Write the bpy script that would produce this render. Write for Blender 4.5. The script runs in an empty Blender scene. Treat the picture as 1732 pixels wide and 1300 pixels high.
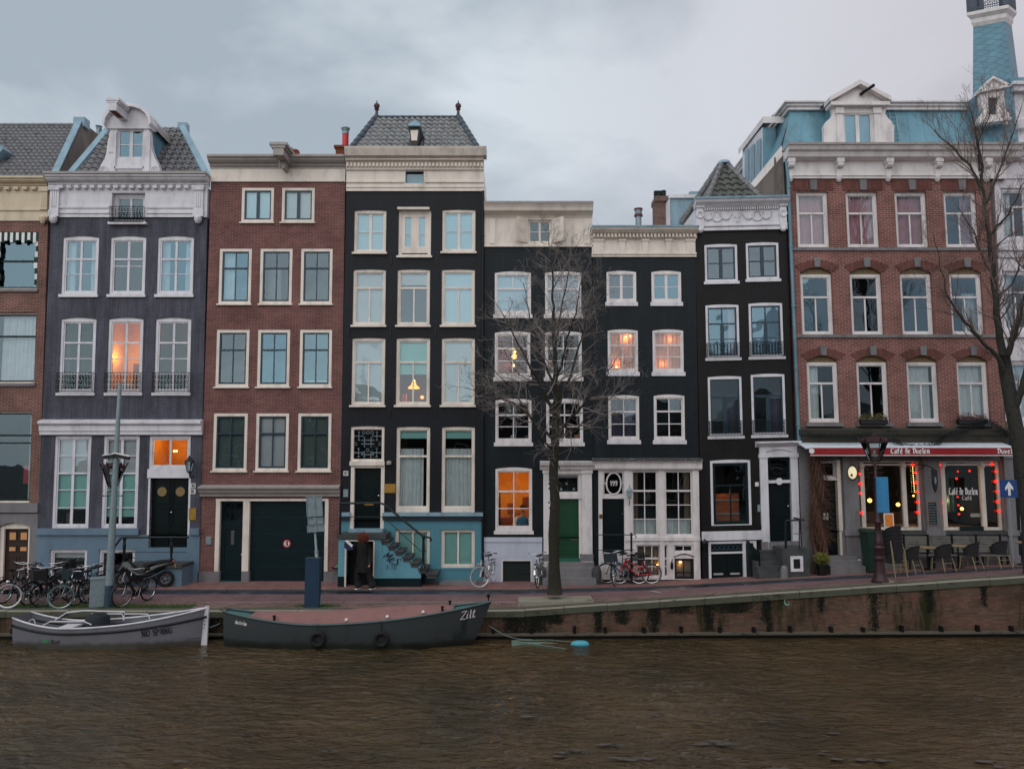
import bpy,math,random
from mathutils import Vector,Matrix,noise as mnoise
R=math.radians
scene=bpy.context.scene
COL=scene.collection
# ------------------------------------------------------------------ camera
F=1300.0; PITCH=R(5.49); HC=4.18
cd=bpy.data.cameras.new("camera"); cam=bpy.data.objects.new("camera",cd); COL.objects.link(cam)
cd.sensor_width=36; cd.lens=36*F/1732.0
cd.clip_start=.1; cd.clip_end=3000
cam.location=(0,0,HC); cam.rotation_euler=(R(90)+PITCH,0,0)
scene.camera=cam
scene.render.resolution_x=1024; scene.render.resolution_y=768
# ------------------------------------------------------------------ colour management
scene.view_settings.view_transform='Standard'; scene.view_settings.look='None'
scene.view_settings.gamma=1; scene.view_settings.exposure=0
# ------------------------------------------------------------------ sky (overcast: Nishita under procedural cloud)
SUN_EL,SUN_AZ=R(38),R(200)      # behind the camera, slightly to its left
w=bpy.data.worlds.new("World"); scene.world=w; w.use_nodes=True
nt=w.node_tree; nt.nodes.clear()
def N(t,**k):
 n=nt.nodes.new(t)
 for a,b in k.items(): setattr(n,a,b)
 return n
out=N('ShaderNodeOutputWorld'); bg=N('ShaderNodeBackground'); sky=N('ShaderNodeTexSky',sky_type='NISHITA')
sky.sun_disc=False; sky.sun_elevation=SUN_EL; sky.sun_rotation=SUN_AZ; sky.air_density=1.2; sky.dust_density=2
tc=N('ShaderNodeTexCoord'); mp=N('ShaderNodeMapping'); mp.inputs['Scale'].default_value=(1,1,1.8)
mp.inputs['Location'].default_value=(.35,.1,.45)
nz=N('ShaderNodeTexNoise'); nz.inputs['Scale'].default_value=2.7; nz.inputs['Detail'].default_value=8; nz.inputs['Roughness'].default_value=.5; nz.inputs['Distortion'].default_value=.25
rp=N('ShaderNodeValToRGB'); rp.color_ramp.elements[0].position=.4; rp.color_ramp.elements[1].position=.6
rp.color_ramp.elements[0].color=(4.3,5.05,5.75,1); rp.color_ramp.elements[1].color=(7.5,8.2,8.8,1)
sx=N('ShaderNodeSeparateXYZ'); mr=N('ShaderNodeMapRange'); mr.inputs['From Min'].default_value=-.05; mr.inputs['From Max'].default_value=.6
rp2=N('ShaderNodeValToRGB'); rp2.color_ramp.elements[0].position=.32; rp2.color_ramp.elements[1].position=.7
rp2.color_ramp.elements[0].color=(5.0,4.75,5.35,1); rp2.color_ramp.elements[1].color=(6.9,6.55,7.1,1)
mx=N('ShaderNodeMixRGB'); mx2=N('ShaderNodeMixRGB'); mx2.inputs[0].default_value=.93
L=nt.links.new
L(tc.outputs['Generated'],mp.inputs[0]); L(mp.outputs[0],nz.inputs[0]); L(nz.outputs[0],rp.inputs[0]); L(nz.outputs[0],rp2.inputs[0])
L(tc.outputs['Generated'],sx.inputs[0]); L(sx.outputs[0],mr.inputs[0]); L(mr.outputs[0],mx.inputs[0])
L(rp.outputs[0],mx.inputs[1]); L(rp2.outputs[0],mx.inputs[2])
L(sky.outputs[0],mx2.inputs[1]); L(mx.outputs[0],mx2.inputs[2]); L(mx2.outputs[0],bg.inputs[0]); L(bg.outputs[0],out.inputs[0])
bg.inputs[1].default_value=.095
# ------------------------------------------------------------------ sun behind thick cloud
sl=bpy.data.lights.new("sun",'SUN'); sl.energy=1.35; sl.angle=R(90); sl.color=(1,.96,.92)
so=bpy.data.objects.new("sun",sl); COL.objects.link(so)
so.rotation_euler=(R(90)-SUN_EL,0,R(180)-SUN_AZ); so.location=(0,-20,40)
# ------------------------------------------------------------------ photograph pixel -> place in the world
def ray(u,v):
 dx,dy=(u-866)/F,-(v-650)/F
 c,s=math.cos(PITCH),math.sin(PITCH)
 return Vector((dx,c-dy*s,s+dy*c))
def at(u,v,Y):
 r=ray(u,v); t=Y/r.y
 return Vector((r.x*t,Y,HC+r.z*t))
YF=26.5; WZ=-.74
def edge_y(x): return 21.6+max(0,x)*.02
def zs(x,y):
 e=max(0,x)*.0615; f=max(0,x-4.5)*.048
 t=min(1,max(0,(y-edge_y(x))/(YF-21.6)))
 return e*(1-t)+f*t
def ground(u,v):
 r=ray(u,v); y=24.
 z=0
 for i in range(12):
  y=(z-HC)/r.z*r.y; y=min(max(y,20),27); z=zs(r.x*y/r.y,y)
 return Vector((r.x*y/r.y,y,z))
# ------------------------------------------------------------------ object bookkeeping
def tagit(o,label=None,cat=None,group=None,kind=None):
 if label: o['label']=label
 if cat: o['category']=cat
 if group: o['group']=group
 if kind: o['kind']=kind
 return o
def empty(name,loc,label,cat,group=None,rz=0):
 o=bpy.data.objects.new(name,None); COL.objects.link(o); o.location=loc; o.rotation_euler=(0,0,rz)
 o.empty_display_size=.1
 return tagit(o,label,cat,group)
class Ctx: origin=Vector((0,0,0)); warp=None
def nocontext():
 Ctx.origin=Vector((0,0,0)); Ctx.warp=None
SPLIT={'brick_arches','keystones','pilaster','stoop_footing','guard_stone','portal_foot','door_post_foot','door_glass','bollards','door_rosette','house_number','letterbox','cover_toggle','thwart','bolts','grips','chimney_pot','flue_cap','number_plate','awning_lettering','door_frame','ridge_tiles','verge','hip_slope','timber_pegs'}
class MB:
 def __init__(s): s.v=[]; s.f=[]; s.m=[]; s.cm=0; s.sm=False
 def quadf(s,a,b,c,d):
  n=len(s.v); s.v+=[Vector(a),Vector(b),Vector(c),Vector(d)]; s.f.append((n,n+1,n+2,n+3)); s.m.append(s.cm); return s
 def poly(s,pts):
  n=len(s.v); s.v+=[Vector(p) for p in pts]; s.f.append(tuple(range(n,n+len(pts)))); s.m.append(s.cm); return s
 def box(s,x0,x1,y0,y1,z0,z1):
  if x0>x1: x0,x1=x1,x0
  if y0>y1: y0,y1=y1,y0
  if z0>z1: z0,z1=z1,z0
  n=len(s.v)
  s.v+=[Vector(p) for p in ((x0,y0,z0),(x1,y0,z0),(x1,y1,z0),(x0,y1,z0),(x0,y0,z1),(x1,y0,z1),(x1,y1,z1),(x0,y1,z1))]
  for f in ((0,1,5,4),(1,2,6,5),(2,3,7,6),(3,0,4,7),(4,5,6,7),(3,2,1,0)):
   s.f.append(tuple(n+i for i in f)); s.m.append(s.cm)
  return s
 def cbox(s,c,d,rot=None):
  n=len(s.v); s.box(-d[0]/2,d[0]/2,-d[1]/2,d[1]/2,-d[2]/2,d[2]/2)
  M=Matrix.Translation(Vector(c)) @ (rot.to_4x4() if rot else Matrix.Identity(4))
  for i in range(n,len(s.v)): s.v[i]=M @ s.v[i]
  return s
 def tube(s,pts,rad,n=8,cap=True):
  pts=[Vector(p) for p in pts]; rr=rad if isinstance(rad,(list,tuple)) else [rad]*len(pts)
  base=len(s.v); up=Vector((0,0,1)); prev=None
  for i,p in enumerate(pts):
   d=(pts[min(i+1,len(pts)-1)]-pts[max(i-1,0)])
   if d.length<1e-9: d=Vector((0,0,1))
   d.normalize()
   if prev is None:
    a=d.cross(up)
    if a.length<1e-3: a=d.cross(Vector((1,0,0)))
   else:
    a=prev-d*prev.dot(d)
    if a.length<1e-6: a=d.orthogonal()
   a.normalize(); b=d.cross(a); prev=a
   for k in range(n):
    t=2*math.pi*k/n
    s.v.append(p+(a*math.cos(t)+b*math.sin(t))*rr[i])
  for i in range(len(pts)-1):
   for k in range(n):
    k2=(k+1) % n
    s.f.append((base+i*n+k,base+i*n+k2,base+(i+1)*n+k2,base+(i+1)*n+k)); s.m.append(s.cm)
  if cap:
   s.f.append(tuple(base+k for k in range(n))); s.m.append(s.cm)
   s.f.append(tuple(base+(len(pts)-1)*n+n-1-k for k in range(n))); s.m.append(s.cm)
  return s
 def lathe(s,c,prof,n=16,axis='z',sq=None):
  c=Vector(c); base=len(s.v)
  for r,h in prof:
   for k in range(n):
    t=2*math.pi*(k+(.5 if n<=8 else 0))/n
    a,b=r*math.cos(t),r*math.sin(t)
    s.v.append(c+(Vector((a,b,h)) if axis=='z' else Vector((a,h,b)) if axis=='y' else Vector((h,a,b))))
  m=len(prof)
  for i in range(m-1):
   for k in range(n):
    k2=(k+1) % n
    s.f.append((base+i*n+k,base+i*n+k2,base+(i+1)*n+k2,base+(i+1)*n+k)); s.m.append(s.cm)
  s.f.append(tuple(base+n-1-k for k in range(n))); s.m.append(s.cm)
  s.f.append(tuple(base+(m-1)*n+k for k in range(n))); s.m.append(s.cm)
  return s
 def torus(s,c,R1,r,ax=Vector((0,1,0)),n=28,m=6,sx=1):
  ax=Vector(ax).normalized(); a=ax.orthogonal().normalized(); b=ax.cross(a); base=len(s.v); c=Vector(c)
  for i in range(n):
   t=2*math.pi*i/n; d=a*math.cos(t)+b*math.sin(t)
   for k in range(m):
    q=2*math.pi*k/m; s.v.append(c+d*(R1+r*math.cos(q))+ax*(r*math.sin(q)*sx))
  for i in range(n):
   for k in range(m):
    i2,k2=(i+1) % n,(k+1) % m
    s.f.append((base+i*m+k,base+i2*m+k,base+i2*m+k2,base+i*m+k2)); s.m.append(s.cm)
  return s
 def extr(s,pts,y0,y1):      # polygon in x-z, extruded along y
  n=len(pts); b=len(s.v)
  s.v+=[Vector((p[0],y0,p[1])) for p in pts]+[Vector((p[0],y1,p[1])) for p in pts]
  s.f.append(tuple(b+i for i in range(n))); s.m.append(s.cm)
  s.f.append(tuple(b+n+n-1-i for i in range(n))); s.m.append(s.cm)
  for i in range(n):
   j=(i+1) % n; s.f.append((b+i,b+n+i,b+n+j,b+j)); s.m.append(s.cm)
  return s
 def mould(s,x0,x1,Y,prof,ret=True):   # profile (out, z) run along x at facade Y, out is towards the camera
  n=len(prof); b=len(s.v)
  for x in (x0,x1):
   for o,z in prof: s.v.append(Vector((x,Y-o,z)))
  for i in range(n-1):
   s.f.append((b+i,b+n+i,b+n+i+1,b+i+1)); s.m.append(s.cm)
  for k in (0,1):
   q=len(s.v)
   for o,z in prof: s.v.append(Vector(((x0,x1)[k],Y-o,z)))
   s.v+=[Vector(((x0,x1)[k],Y+.05,prof[-1][1])),Vector(((x0,x1)[k],Y+.05,prof[0][1]))]
   s.f.append(tuple(range(q,q+n+2))); s.m.append(s.cm)
  return s
 def add(s,o,M=None):
  n=len(s.v); s.v+=[(M @ v if M else v) for v in o.v]; s.f+=[tuple(i+n for i in f) for f in o.f]; s.m+=o.m; return s
 def build(s,name,mats,parent=None,label=None,smooth=False,autos=None):
  if name in SPLIT:
   ps=s.pieces()
   if len(ps)>1: return [p._build(name,mats,parent,label,smooth,autos) for p in ps][0]
  return s._build(name,mats,parent,label,smooth,autos)
 def pieces(s,gap=.03):
  par=list(range(len(s.v)))
  def fd(a):
   while par[a] != a: par[a]=par[par[a]]; a=par[a]
   return a
  for f in s.f:
   for k in f[1:]: par[fd(k)]=fd(f[0])
  cl={}
  for i in range(len(s.v)): cl.setdefault(fd(i),[]).append(i)
  bx=[[c,[min(s.v[i][k] for i in c)-gap for k in range(3)],[max(s.v[i][k] for i in c)+gap for k in range(3)]] for c in cl.values()]
  ch=True
  while ch:
   ch=False
   for i in range(len(bx)):
    for j in range(len(bx)-1,i,-1):
     a,b=bx[i],bx[j]
     if all(a[1][k]<b[2][k] and b[1][k]<a[2][k] for k in range(3)):
      bx[i]=[a[0]+b[0],[min(a[1][k],b[1][k]) for k in range(3)],[max(a[2][k],b[2][k]) for k in range(3)]]; bx.pop(j); ch=True
  out=[]
  for c,lo,hi in bx:
   m={v: i for i,v in enumerate(c)}; q=MB(); q.v=[s.v[i] for i in c]
   for f,mm in zip(s.f,s.m):
    if f[0] in m: q.f.append(tuple(m[i] for i in f)); q.m.append(mm)
   out.append(q)
  return out
 def _build(s,name,mats,parent=None,label=None,smooth=False,autos=None):
  me=bpy.data.meshes.new(name); O=Ctx.origin; wf=Ctx.warp
  vs=[((wf(v) if wf else v)-O)[:] for v in s.v]
  me.from_pydata(vs,[],s.f)
  if not isinstance(mats,(list,tuple)): mats=[mats]
  for m in mats: me.materials.append(m)
  if len(mats)>1: me.polygons.foreach_set('material_index',s.m)
  if smooth: me.polygons.foreach_set('use_smooth',[True]*len(s.f))
  me.validate(); me.update()
  o=bpy.data.objects.new(name,me); COL.objects.link(o)
  if parent: o.parent=parent
  if autos:
   me.set_sharp_from_angle(angle=R(autos))
   me.polygons.foreach_set('use_smooth',[True]*len(me.polygons))
  if label: o['label']=label
  return o
# ------------------------------------------------------------------ materials
def lin(c): c /= 255; return c/12.92 if c<=.04045 else ((c+.055)/1.055) ** 2.4
def rgb(r,g,b,k=1):
 c=(lin(r)*k*1.03,lin(g)*k*.985,lin(b)*k*.95); y=c[0]*.3+c[1]*.55+c[2]*.15
 g=min(1.12,max(.42,(max(y,.004)/.55) ** .2))
 return tuple(min(.86,(q+(y-q)*.04)*g) for q in c)+(1,)
_mc={}
def newmat(name):
 m=bpy.data.materials.new(name); m.use_nodes=True
 n=m.node_tree; b=n.nodes['Principled BSDF']; return m,n,b
def nd(n,t,**k):
 x=n.nodes.new(t)
 for a,v in k.items(): setattr(x,a,v)
 return x
def plain(name,col,rough=.6,metal=0,var=.12,scale=6,bump=.0,spec=.5,coat=0,streak=0,dirt=None):
 """painted / metal / cloth surface: base colour broken by two noises, optional streaking dirt and bump"""
 if name in _mc: return _mc[name]
 m,n,b=newmat(name); l=n.links.new
 b.inputs['Roughness'].default_value=rough; b.inputs['Metallic'].default_value=metal
 b.inputs['Specular IOR Level'].default_value=spec; b.inputs['Coat Weight'].default_value=coat
 tc=nd(n,'ShaderNodeTexCoord'); nz=nd(n,'ShaderNodeTexNoise'); nz.inputs['Scale'].default_value=scale; nz.inputs['Detail'].default_value=6; nz.inputs['Roughness'].default_value=.65
 mp=nd(n,'ShaderNodeMapping'); mp.inputs['Scale'].default_value=(1,1,.35 if streak else 1)
 l(tc.outputs['Object'],mp.inputs[0]); l(mp.outputs[0],nz.inputs[0])
 rp=nd(n,'ShaderNodeValToRGB'); rp.color_ramp.elements[0].position=.3; rp.color_ramp.elements[1].position=.7
 d=dirt or tuple(c*(1-var*1.6) for c in col[:3])
 rp.color_ramp.elements[0].color=(*d[:3],1); rp.color_ramp.elements[1].color=tuple(min(.95,c*(1+var*.6)) for c in col[:3])+(1,)
 e=rp.color_ramp.elements.new(.42 if dirt else .5); e.color=col
 l(nz.outputs[0],rp.inputs[0]); l(rp.outputs[0],b.inputs['Base Color'])
 if bump:
  n2=nd(n,'ShaderNodeTexNoise'); n2.inputs['Scale'].default_value=scale*5; n2.inputs['Detail'].default_value=4
  bp=nd(n,'ShaderNodeBump'); bp.inputs['Strength'].default_value=bump; bp.inputs['Distance'].default_value=.02
  l(tc.outputs['Object'],n2.inputs[0]); l(n2.outputs[0],bp.inputs['Height']); l(bp.outputs[0],b.inputs['Normal'])
 _mc[name]=m; return m
def brick(name,c1,c2,mortar,bw=.22,bh=.062,msz=.011,painted=False,stain=None,stain_z=None,rough=.85,arch=False):
 m,n,b=newmat(name); l=n.links.new; b.inputs['Roughness'].default_value=rough; b.inputs['Specular IOR Level'].default_value=.3 if painted else .2
 tc=nd(n,'ShaderNodeTexCoord'); s=nd(n,'ShaderNodeSeparateXYZ'); c=nd(n,'ShaderNodeCombineXYZ'); ad=nd(n,'ShaderNodeMath',operation='ADD')
 l(tc.outputs['Object'],s.inputs[0]); l(s.outputs[0],ad.inputs[0]); l(s.outputs[1],ad.inputs[1])
 l(ad.outputs[0],c.inputs[0]); l(s.outputs[2],c.inputs[1])
 bt=nd(n,'ShaderNodeTexBrick'); bt.inputs['Scale'].default_value=1; bt.inputs['Brick Width'].default_value=bw; bt.inputs['Row Height'].default_value=bh
 bt.inputs['Mortar Size'].default_value=msz; bt.inputs['Mortar Smooth'].default_value=.3; bt.inputs['Bias'].default_value=-.1
 bt.inputs['Color1'].default_value=c1; bt.inputs['Color2'].default_value=c2; bt.inputs['Mortar'].default_value=mortar
 l(c.outputs[0],bt.inputs['Vector'])
 nz=nd(n,'ShaderNodeTexNoise'); nz.inputs['Scale'].default_value=.9; nz.inputs['Detail'].default_value=8; nz.inputs['Roughness'].default_value=.7; l(tc.outputs['Object'],nz.inputs[0])
 rp=nd(n,'ShaderNodeValToRGB'); rp.color_ramp.elements[0].position=.32; rp.color_ramp.elements[1].position=.72
 lo,hi=(.62,1.25) if not painted else (.78,1.25)
 rp.color_ramp.elements[0].color=(lo,lo,lo,1); rp.color_ramp.elements[1].color=(hi,hi,hi,1)
 l(nz.outputs[0],rp.inputs[0])
 mu=nd(n,'ShaderNodeMixRGB',blend_type='MULTIPLY'); mu.inputs[0].default_value=1
 l(bt.outputs['Color'],mu.inputs[1]); l(rp.outputs[0],mu.inputs[2]); cur=mu.outputs[0]
 if painted:
  n4=nd(n,'ShaderNodeTexNoise'); n4.inputs['Scale'].default_value=1.6; n4.inputs['Detail'].default_value=9; n4.inputs['Roughness'].default_value=.75
  m4=nd(n,'ShaderNodeMapping'); m4.inputs['Scale'].default_value=(2.2,1,.22); l(tc.outputs['Object'],m4.inputs[0]); l(m4.outputs[0],n4.inputs[0])
  r4=nd(n,'ShaderNodeMapRange'); r4.inputs['From Min'].default_value=.35; r4.inputs['From Max'].default_value=.7; r4.inputs['To Min'].default_value=.6; r4.inputs['To Max'].default_value=1.75; l(n4.outputs[0],r4.inputs[0])
  k4=nd(n,'ShaderNodeMixRGB',blend_type='MULTIPLY'); k4.inputs[0].default_value=1; l(cur,k4.inputs[1]); l(r4.outputs[0],k4.inputs[2]); cur=k4.outputs[0]
  n5=nd(n,'ShaderNodeTexNoise'); n5.inputs['Scale'].default_value=3.1; n5.inputs['Detail'].default_value=12; n5.inputs['Roughness'].default_value=.8; l(tc.outputs['Object'],n5.inputs[0])
  r5=nd(n,'ShaderNodeMapRange'); r5.inputs['From Min'].default_value=.68; r5.inputs['From Max'].default_value=.74; l(n5.outputs[0],r5.inputs[0])
  k5=nd(n,'ShaderNodeMixRGB'); l(r5.outputs[0],k5.inputs[0]); l(cur,k5.inputs[1]); k5.inputs[2].default_value=tuple(q*2.2+.03 for q in c1[:3])+(1,); cur=k5.outputs[0]
 if stain:   # algae / weathering stain with its own irregular shape
  n3=nd(n,'ShaderNodeTexNoise'); n3.inputs['Scale'].default_value=1.0; n3.inputs['Detail'].default_value=9; n3.inputs['Roughness'].default_value=.72
  mp=nd(n,'ShaderNodeMapping'); mp.inputs['Scale'].default_value=(1.6,1,.35); l(tc.outputs['Object'],mp.inputs[0]); l(mp.outputs[0],n3.inputs[0])
  r3=nd(n,'ShaderNodeMapRange'); r3.inputs['From Min'].default_value=.5; r3.inputs['From Max'].default_value=.62
  l(n3.outputs[0],r3.inputs[0]); ms=nd(n,'ShaderNodeMixRGB'); l(r3.outputs[0],ms.inputs[0]); l(cur,ms.inputs[1]); ms.inputs[2].default_value=stain; cur=ms.outputs[0]
 l(cur,b.inputs['Base Color'])
 bp=nd(n,'ShaderNodeBump'); bp.inputs['Strength'].default_value=.5 if not painted else .8; bp.inputs['Distance'].default_value=.012 if not painted else .02; bp.invert=True
 l(bt.outputs['Fac'],bp.inputs['Height']); l(bp.outputs[0],b.inputs['Normal'])
 return m
def glassmat(name,refl=.3,tint=(.75,.88,.95,1),wav=.012):
 m,n,b=newmat(name); l=n.links.new; n.nodes.remove(b); o=n.nodes['Material Output']
 t=nd(n,'ShaderNodeBsdfTransparent'); t.inputs[0].default_value=(.82,.88,.88,1)
 g=nd(n,'ShaderNodeBsdfGlossy'); g.inputs['Roughness'].default_value=.015; g.inputs['Color'].default_value=tint
 mix=nd(n,'ShaderNodeMixShader'); lw=nd(n,'ShaderNodeLayerWeight'); lw.inputs[0].default_value=.25
 mr=nd(n,'ShaderNodeMapRange'); mr.inputs['To Min'].default_value=refl; mr.inputs['To Max'].default_value=1; l(lw.outputs['Fresnel'],mr.inputs[0])
 tc=nd(n,'ShaderNodeTexCoord'); nz=nd(n,'ShaderNodeTexNoise'); nz.inputs['Scale'].default_value=1.4; nz.inputs['Detail'].default_value=1; l(tc.outputs['Object'],nz.inputs[0])
 bp=nd(n,'ShaderNodeBump'); bp.inputs['Strength'].default_value=.5; bp.inputs['Distance'].default_value=wav; l(nz.outputs[0],bp.inputs['Height'])
 l(bp.outputs[0],g.inputs['Normal']); l(mr.outputs[0],mix.inputs[0]); l(t.outputs[0],mix.inputs[1]); l(g.outputs[0],mix.inputs[2]); l(mix.outputs[0],o.inputs[0])
 return m
def emis(name,col,st):
 m,n,b=newmat(name); b.inputs['Base Color'].default_value=col; b.inputs['Emission Color'].default_value=col; b.inputs['Emission Strength'].default_value=st; return m
M={}
M['white']=plain('white_paint',rgb(196,194,196,1.25),.45,var=.17,scale=3,streak=1,bump=.05)
M['white2']=plain('cool_white_paint',rgb(190,192,200,1.25),.45,var=.17,scale=3,streak=1,bump=.05)
M['cream']=plain('cream_paint',rgb(196,190,182,1.3),.5,var=.17,scale=3,streak=1,bump=.05)
M['yellow']=plain('yellowed_cream_paint',rgb(190,178,154,1.2),.5,var=.12,scale=3,streak=1)
M['gutter']=plain('grey_gutter_paint',rgb(150,146,144,1.25),.5,var=.12,scale=4,streak=1)
M['teal']=plain('dark_teal_sash',rgb(18,56,74,1.4),.35,var=.1,scale=5)
M['dgreen']=plain('dark_green_door',rgb(12,38,44,1.4),.4,spec=.25,var=.15,scale=5)
M['door']=plain('near_black_door',rgb(10,30,34,1.3),.35,spec=.25,var=.15,scale=5)
M['green']=plain('green_door',rgb(14,84,52,1.05),.4,var=.12,scale=3,streak=1)
M['lead']=plain('lead_sheet',rgb(128,162,180,1.1),.5,var=.25,scale=2.5,streak=1,bump=.15)
M['zinc']=plain('blue_patina_sheet',rgb(96,144,164,1.15),.5,var=.32,scale=1.6,streak=1,bump=.15)
M['bluebase']=plain('blue_grey_base_paint',rgb(98,126,148,1.15),.6,var=.12,scale=2,streak=1,bump=.1)
M['turq']=plain('turquoise_base_paint',rgb(72,132,150,1.2),.6,var=.2,scale=1.3,streak=1,bump=.1,dirt=rgb(44,96,112,1.2))
M['turqdk']=plain('dark_blue_ledge',rgb(30,46,62,1.2),.6,var=.2)
M['stone']=plain('grey_stone',rgb(118,118,122,1.2),.8,var=.22,scale=2.4,bump=.3,streak=1)
M['stonedk']=plain('dark_bluestone',rgb(72,76,78,1.2),.8,var=.25,scale=3,bump=.3)
M['moss']=plain('mossy_stone',rgb(92,88,76,1.15),.9,var=.4,scale=3.2,bump=.6,dirt=rgb(34,38,30,1.1))
M['coping']=plain('coping_stone',rgb(132,130,118,1.2),.85,var=.25,scale=2.6,bump=.35,dirt=rgb(76,86,62,1.1))
M['copface']=plain('algae_coping_face',rgb(84,88,74,1.1),.85,var=.35,scale=2.2,bump=.5,dirt=rgb(28,36,26,1.1))
M['tile']=plain('grey_pantile',rgb(108,110,114,1.3),.55,var=.45,scale=4.5,bump=.2,dirt=rgb(44,50,50,1.1))
M['tileg']=plain('green_glazed_pantile',rgb(122,126,128,1.35),.35,var=.4,scale=5,bump=.15)
M['tilem']=plain('mossy_pantile',rgb(92,96,92,1.15),.7,var=.45,scale=5,bump=.3,dirt=rgb(50,54,46,1.1))
M['tilegrey']=plain('blue_grey_ridge_tile',rgb(74,88,104,1.15),.5,var=.3,scale=6)
M['terra']=plain('terracotta',rgb(150,74,52,1.2),.8,var=.4,scale=9,bump=.3)
M['iron']=plain('black_iron',rgb(18,24,28,1.2),.45,metal=.3,var=.2)
M['irong']=plain('green_black_iron',rgb(14,38,44,1.2),.4,metal=.2,var=.2)
M['ironw']=plain('pale_iron',rgb(150,160,166,1.2),.5,var=.2)
M['ironm']=plain('maroon_cast_iron',rgb(66,36,42,1.2),.45,metal=.2,var=.25,scale=9,bump=.1)
M['steel']=plain('galvanised_steel',rgb(132,152,160,1.15),.42,metal=.3,var=.14,scale=8)
M['steeldk']=plain('blue_grey_steel',rgb(56,84,100,1.15),.45,metal=.2,var=.14,scale=8)
M['chrome']=plain('chrome',rgb(205,210,214),.2,metal=1,var=.05)
M['rubber']=plain('black_rubber',rgb(26,28,30),.8,var=.2)
M['blackp']=plain('black_plastic',rgb(20,24,28),.45,var=.2)
M['brass']=plain('brass_plate',rgb(178,140,62,1.2),.35,metal=.6,var=.1)
M['red']=plain('red_paint',rgb(196,26,40,1.2),.4,var=.1)
M['redc']=plain('red_awning_cloth',rgb(168,10,26,1.0),.7,var=.12,scale=5)
M['whitecloth']=plain('white_cloth',rgb(205,208,210,1.2),.8,var=.08)
M['drape']=plain('pale_blue_white_drape',rgb(206,218,218,1.3),.9,var=.08,scale=5)
M['drapegrey']=plain('grey_white_drape',rgb(150,156,160,1.2),.9,var=.1,scale=5)
M['drapepink']=plain('pink_drape',rgb(196,140,150,1.25),.9,var=.12,scale=4)
M['drapepeach']=plain('peach_drape',rgb(226,150,110,1.2),.9,var=.12,scale=4)
M['drapebeige']=plain('beige_drape',rgb(140,122,104,1.1),.9,var=.12,scale=4)
M['blind']=plain('roller_blind',rgb(198,214,214,1.3),.9,var=.04,scale=1)
M['blindw']=plain('grey_white_blind',rgb(190,190,196,1.3),.9,var=.04,scale=1)
M['blindt']=plain('teal_tinted_blind',rgb(146,194,190,1.4),.9,var=.04,scale=1)
M['blindgrey']=plain('grey_green_blind',rgb(108,124,120,1.1),.9,var=.08,scale=1)
M['net']=plain('mauve_net_curtain',rgb(104,100,124,1.1),.9,var=.15,scale=3)
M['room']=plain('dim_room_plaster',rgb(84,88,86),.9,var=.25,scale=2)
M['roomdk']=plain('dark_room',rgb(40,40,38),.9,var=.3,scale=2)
M['roomwarm']=plain('ochre_room_plaster',rgb(220,168,96),.9,var=.15,scale=2)
M['roomred']=plain('red_brown_room',rgb(130,70,46),.9,var=.2,scale=2)
M['wood']=plain('brown_wood',rgb(64,40,28),.6,var=.3,scale=7)
M['woodor']=plain('orange_wood_shutter',rgb(190,98,52),.6,var=.3,scale=6)
M['bark']=plain('bark',rgb(56,54,42,1.0),.95,var=.6,scale=7,bump=1,dirt=rgb(22,26,16))
M['twig']=plain('grey_twig',rgb(134,128,124,1.1),.9,var=.3,scale=8)
M['barkdk']=plain('dark_wet_bark',rgb(60,60,55,1.1),.9,var=.45,scale=10,bump=.8)
M['twigdk']=plain('brown_twig',rgb(118,100,94,1.1),.9,var=.3,scale=8)
M['vine']=plain('dry_brown_vine',rgb(104,76,60,1.1),.95,var=.4,scale=12,bump=.6)
M['glass']=glassmat('window_glass',.27,(.42,.63,.74,1),.02)
M['glassdk']=glassmat('clear_window_glass',.11,(.6,.78,.86,1))
M['glass1']=glassmat('window_glass_grey',.2,(.48,.6,.68,1),.03); M['glass2']=glassmat('window_glass_deep',.31,(.34,.54,.66,1),.045)
M['lampglass']=glassmat('lantern_glass',.18)
M['wallpink']=plain('aged_render',rgb(120,112,108,1.1),.9,var=.25,scale=2,bump=.2,streak=1)
M['brick1']=brick('brown_red_brick',rgb(132,84,76,1.2),rgb(104,68,62,1.2),rgb(150,132,124,1.1))
M['brick3']=brick('plum_brick',rgb(122,80,78,1.3),rgb(98,66,68,1.3),rgb(140,112,106,1.2))
M['brick8']=brick('orange_red_brick',rgb(138,86,82,1.2),rgb(108,70,70,1.2),rgb(158,130,122,1.2),bh=.07,msz=.013)
M['arch8']=brick('rubbed_red_brick',rgb(128,82,77,1.15),rgb(106,68,66,1.15),rgb(118,84,78,1.2),bw=.075,bh=.4,msz=.014)
M['slate']=brick('slate_painted_brick',rgb(80,82,96,1.35),rgb(74,76,90,1.35),rgb(62,64,78,1.3),painted=True,rough=.6)
M['black4']=brick('blue_black_painted_brick',rgb(30,34,45,1.3),rgb(25,29,39,1.3),rgb(15,18,25,1.2),painted=True,rough=.5)
M['black5']=brick('teal_black_painted_brick',rgb(22,38,48,1.35),rgb(18,33,42,1.35),rgb(12,22,29,1.2),painted=True,rough=.5)
M['black7']=brick('brown_black_painted_brick',rgb(30,30,34,1.25),rgb(25,25,29,1.25),rgb(16,16,19,1.2),painted=True,rough=.5)
M['quaybrick']=brick('quay_brick',rgb(124,90,80,1.2),rgb(94,74,62,1.2),rgb(98,92,78,1.1),bw=.2,bh=.06,stain=rgb(60,60,36,1.0))
M['sooty']=plain('sooty_ledge',rgb(70,68,60,1.1),.9,var=.5,scale=4,bump=.6,dirt=rgb(28,34,26))
M['whiteR']=plain('white_render',rgb(186,186,194,1.25),.6,var=.1,scale=1.5,streak=1,bump=.1)
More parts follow.
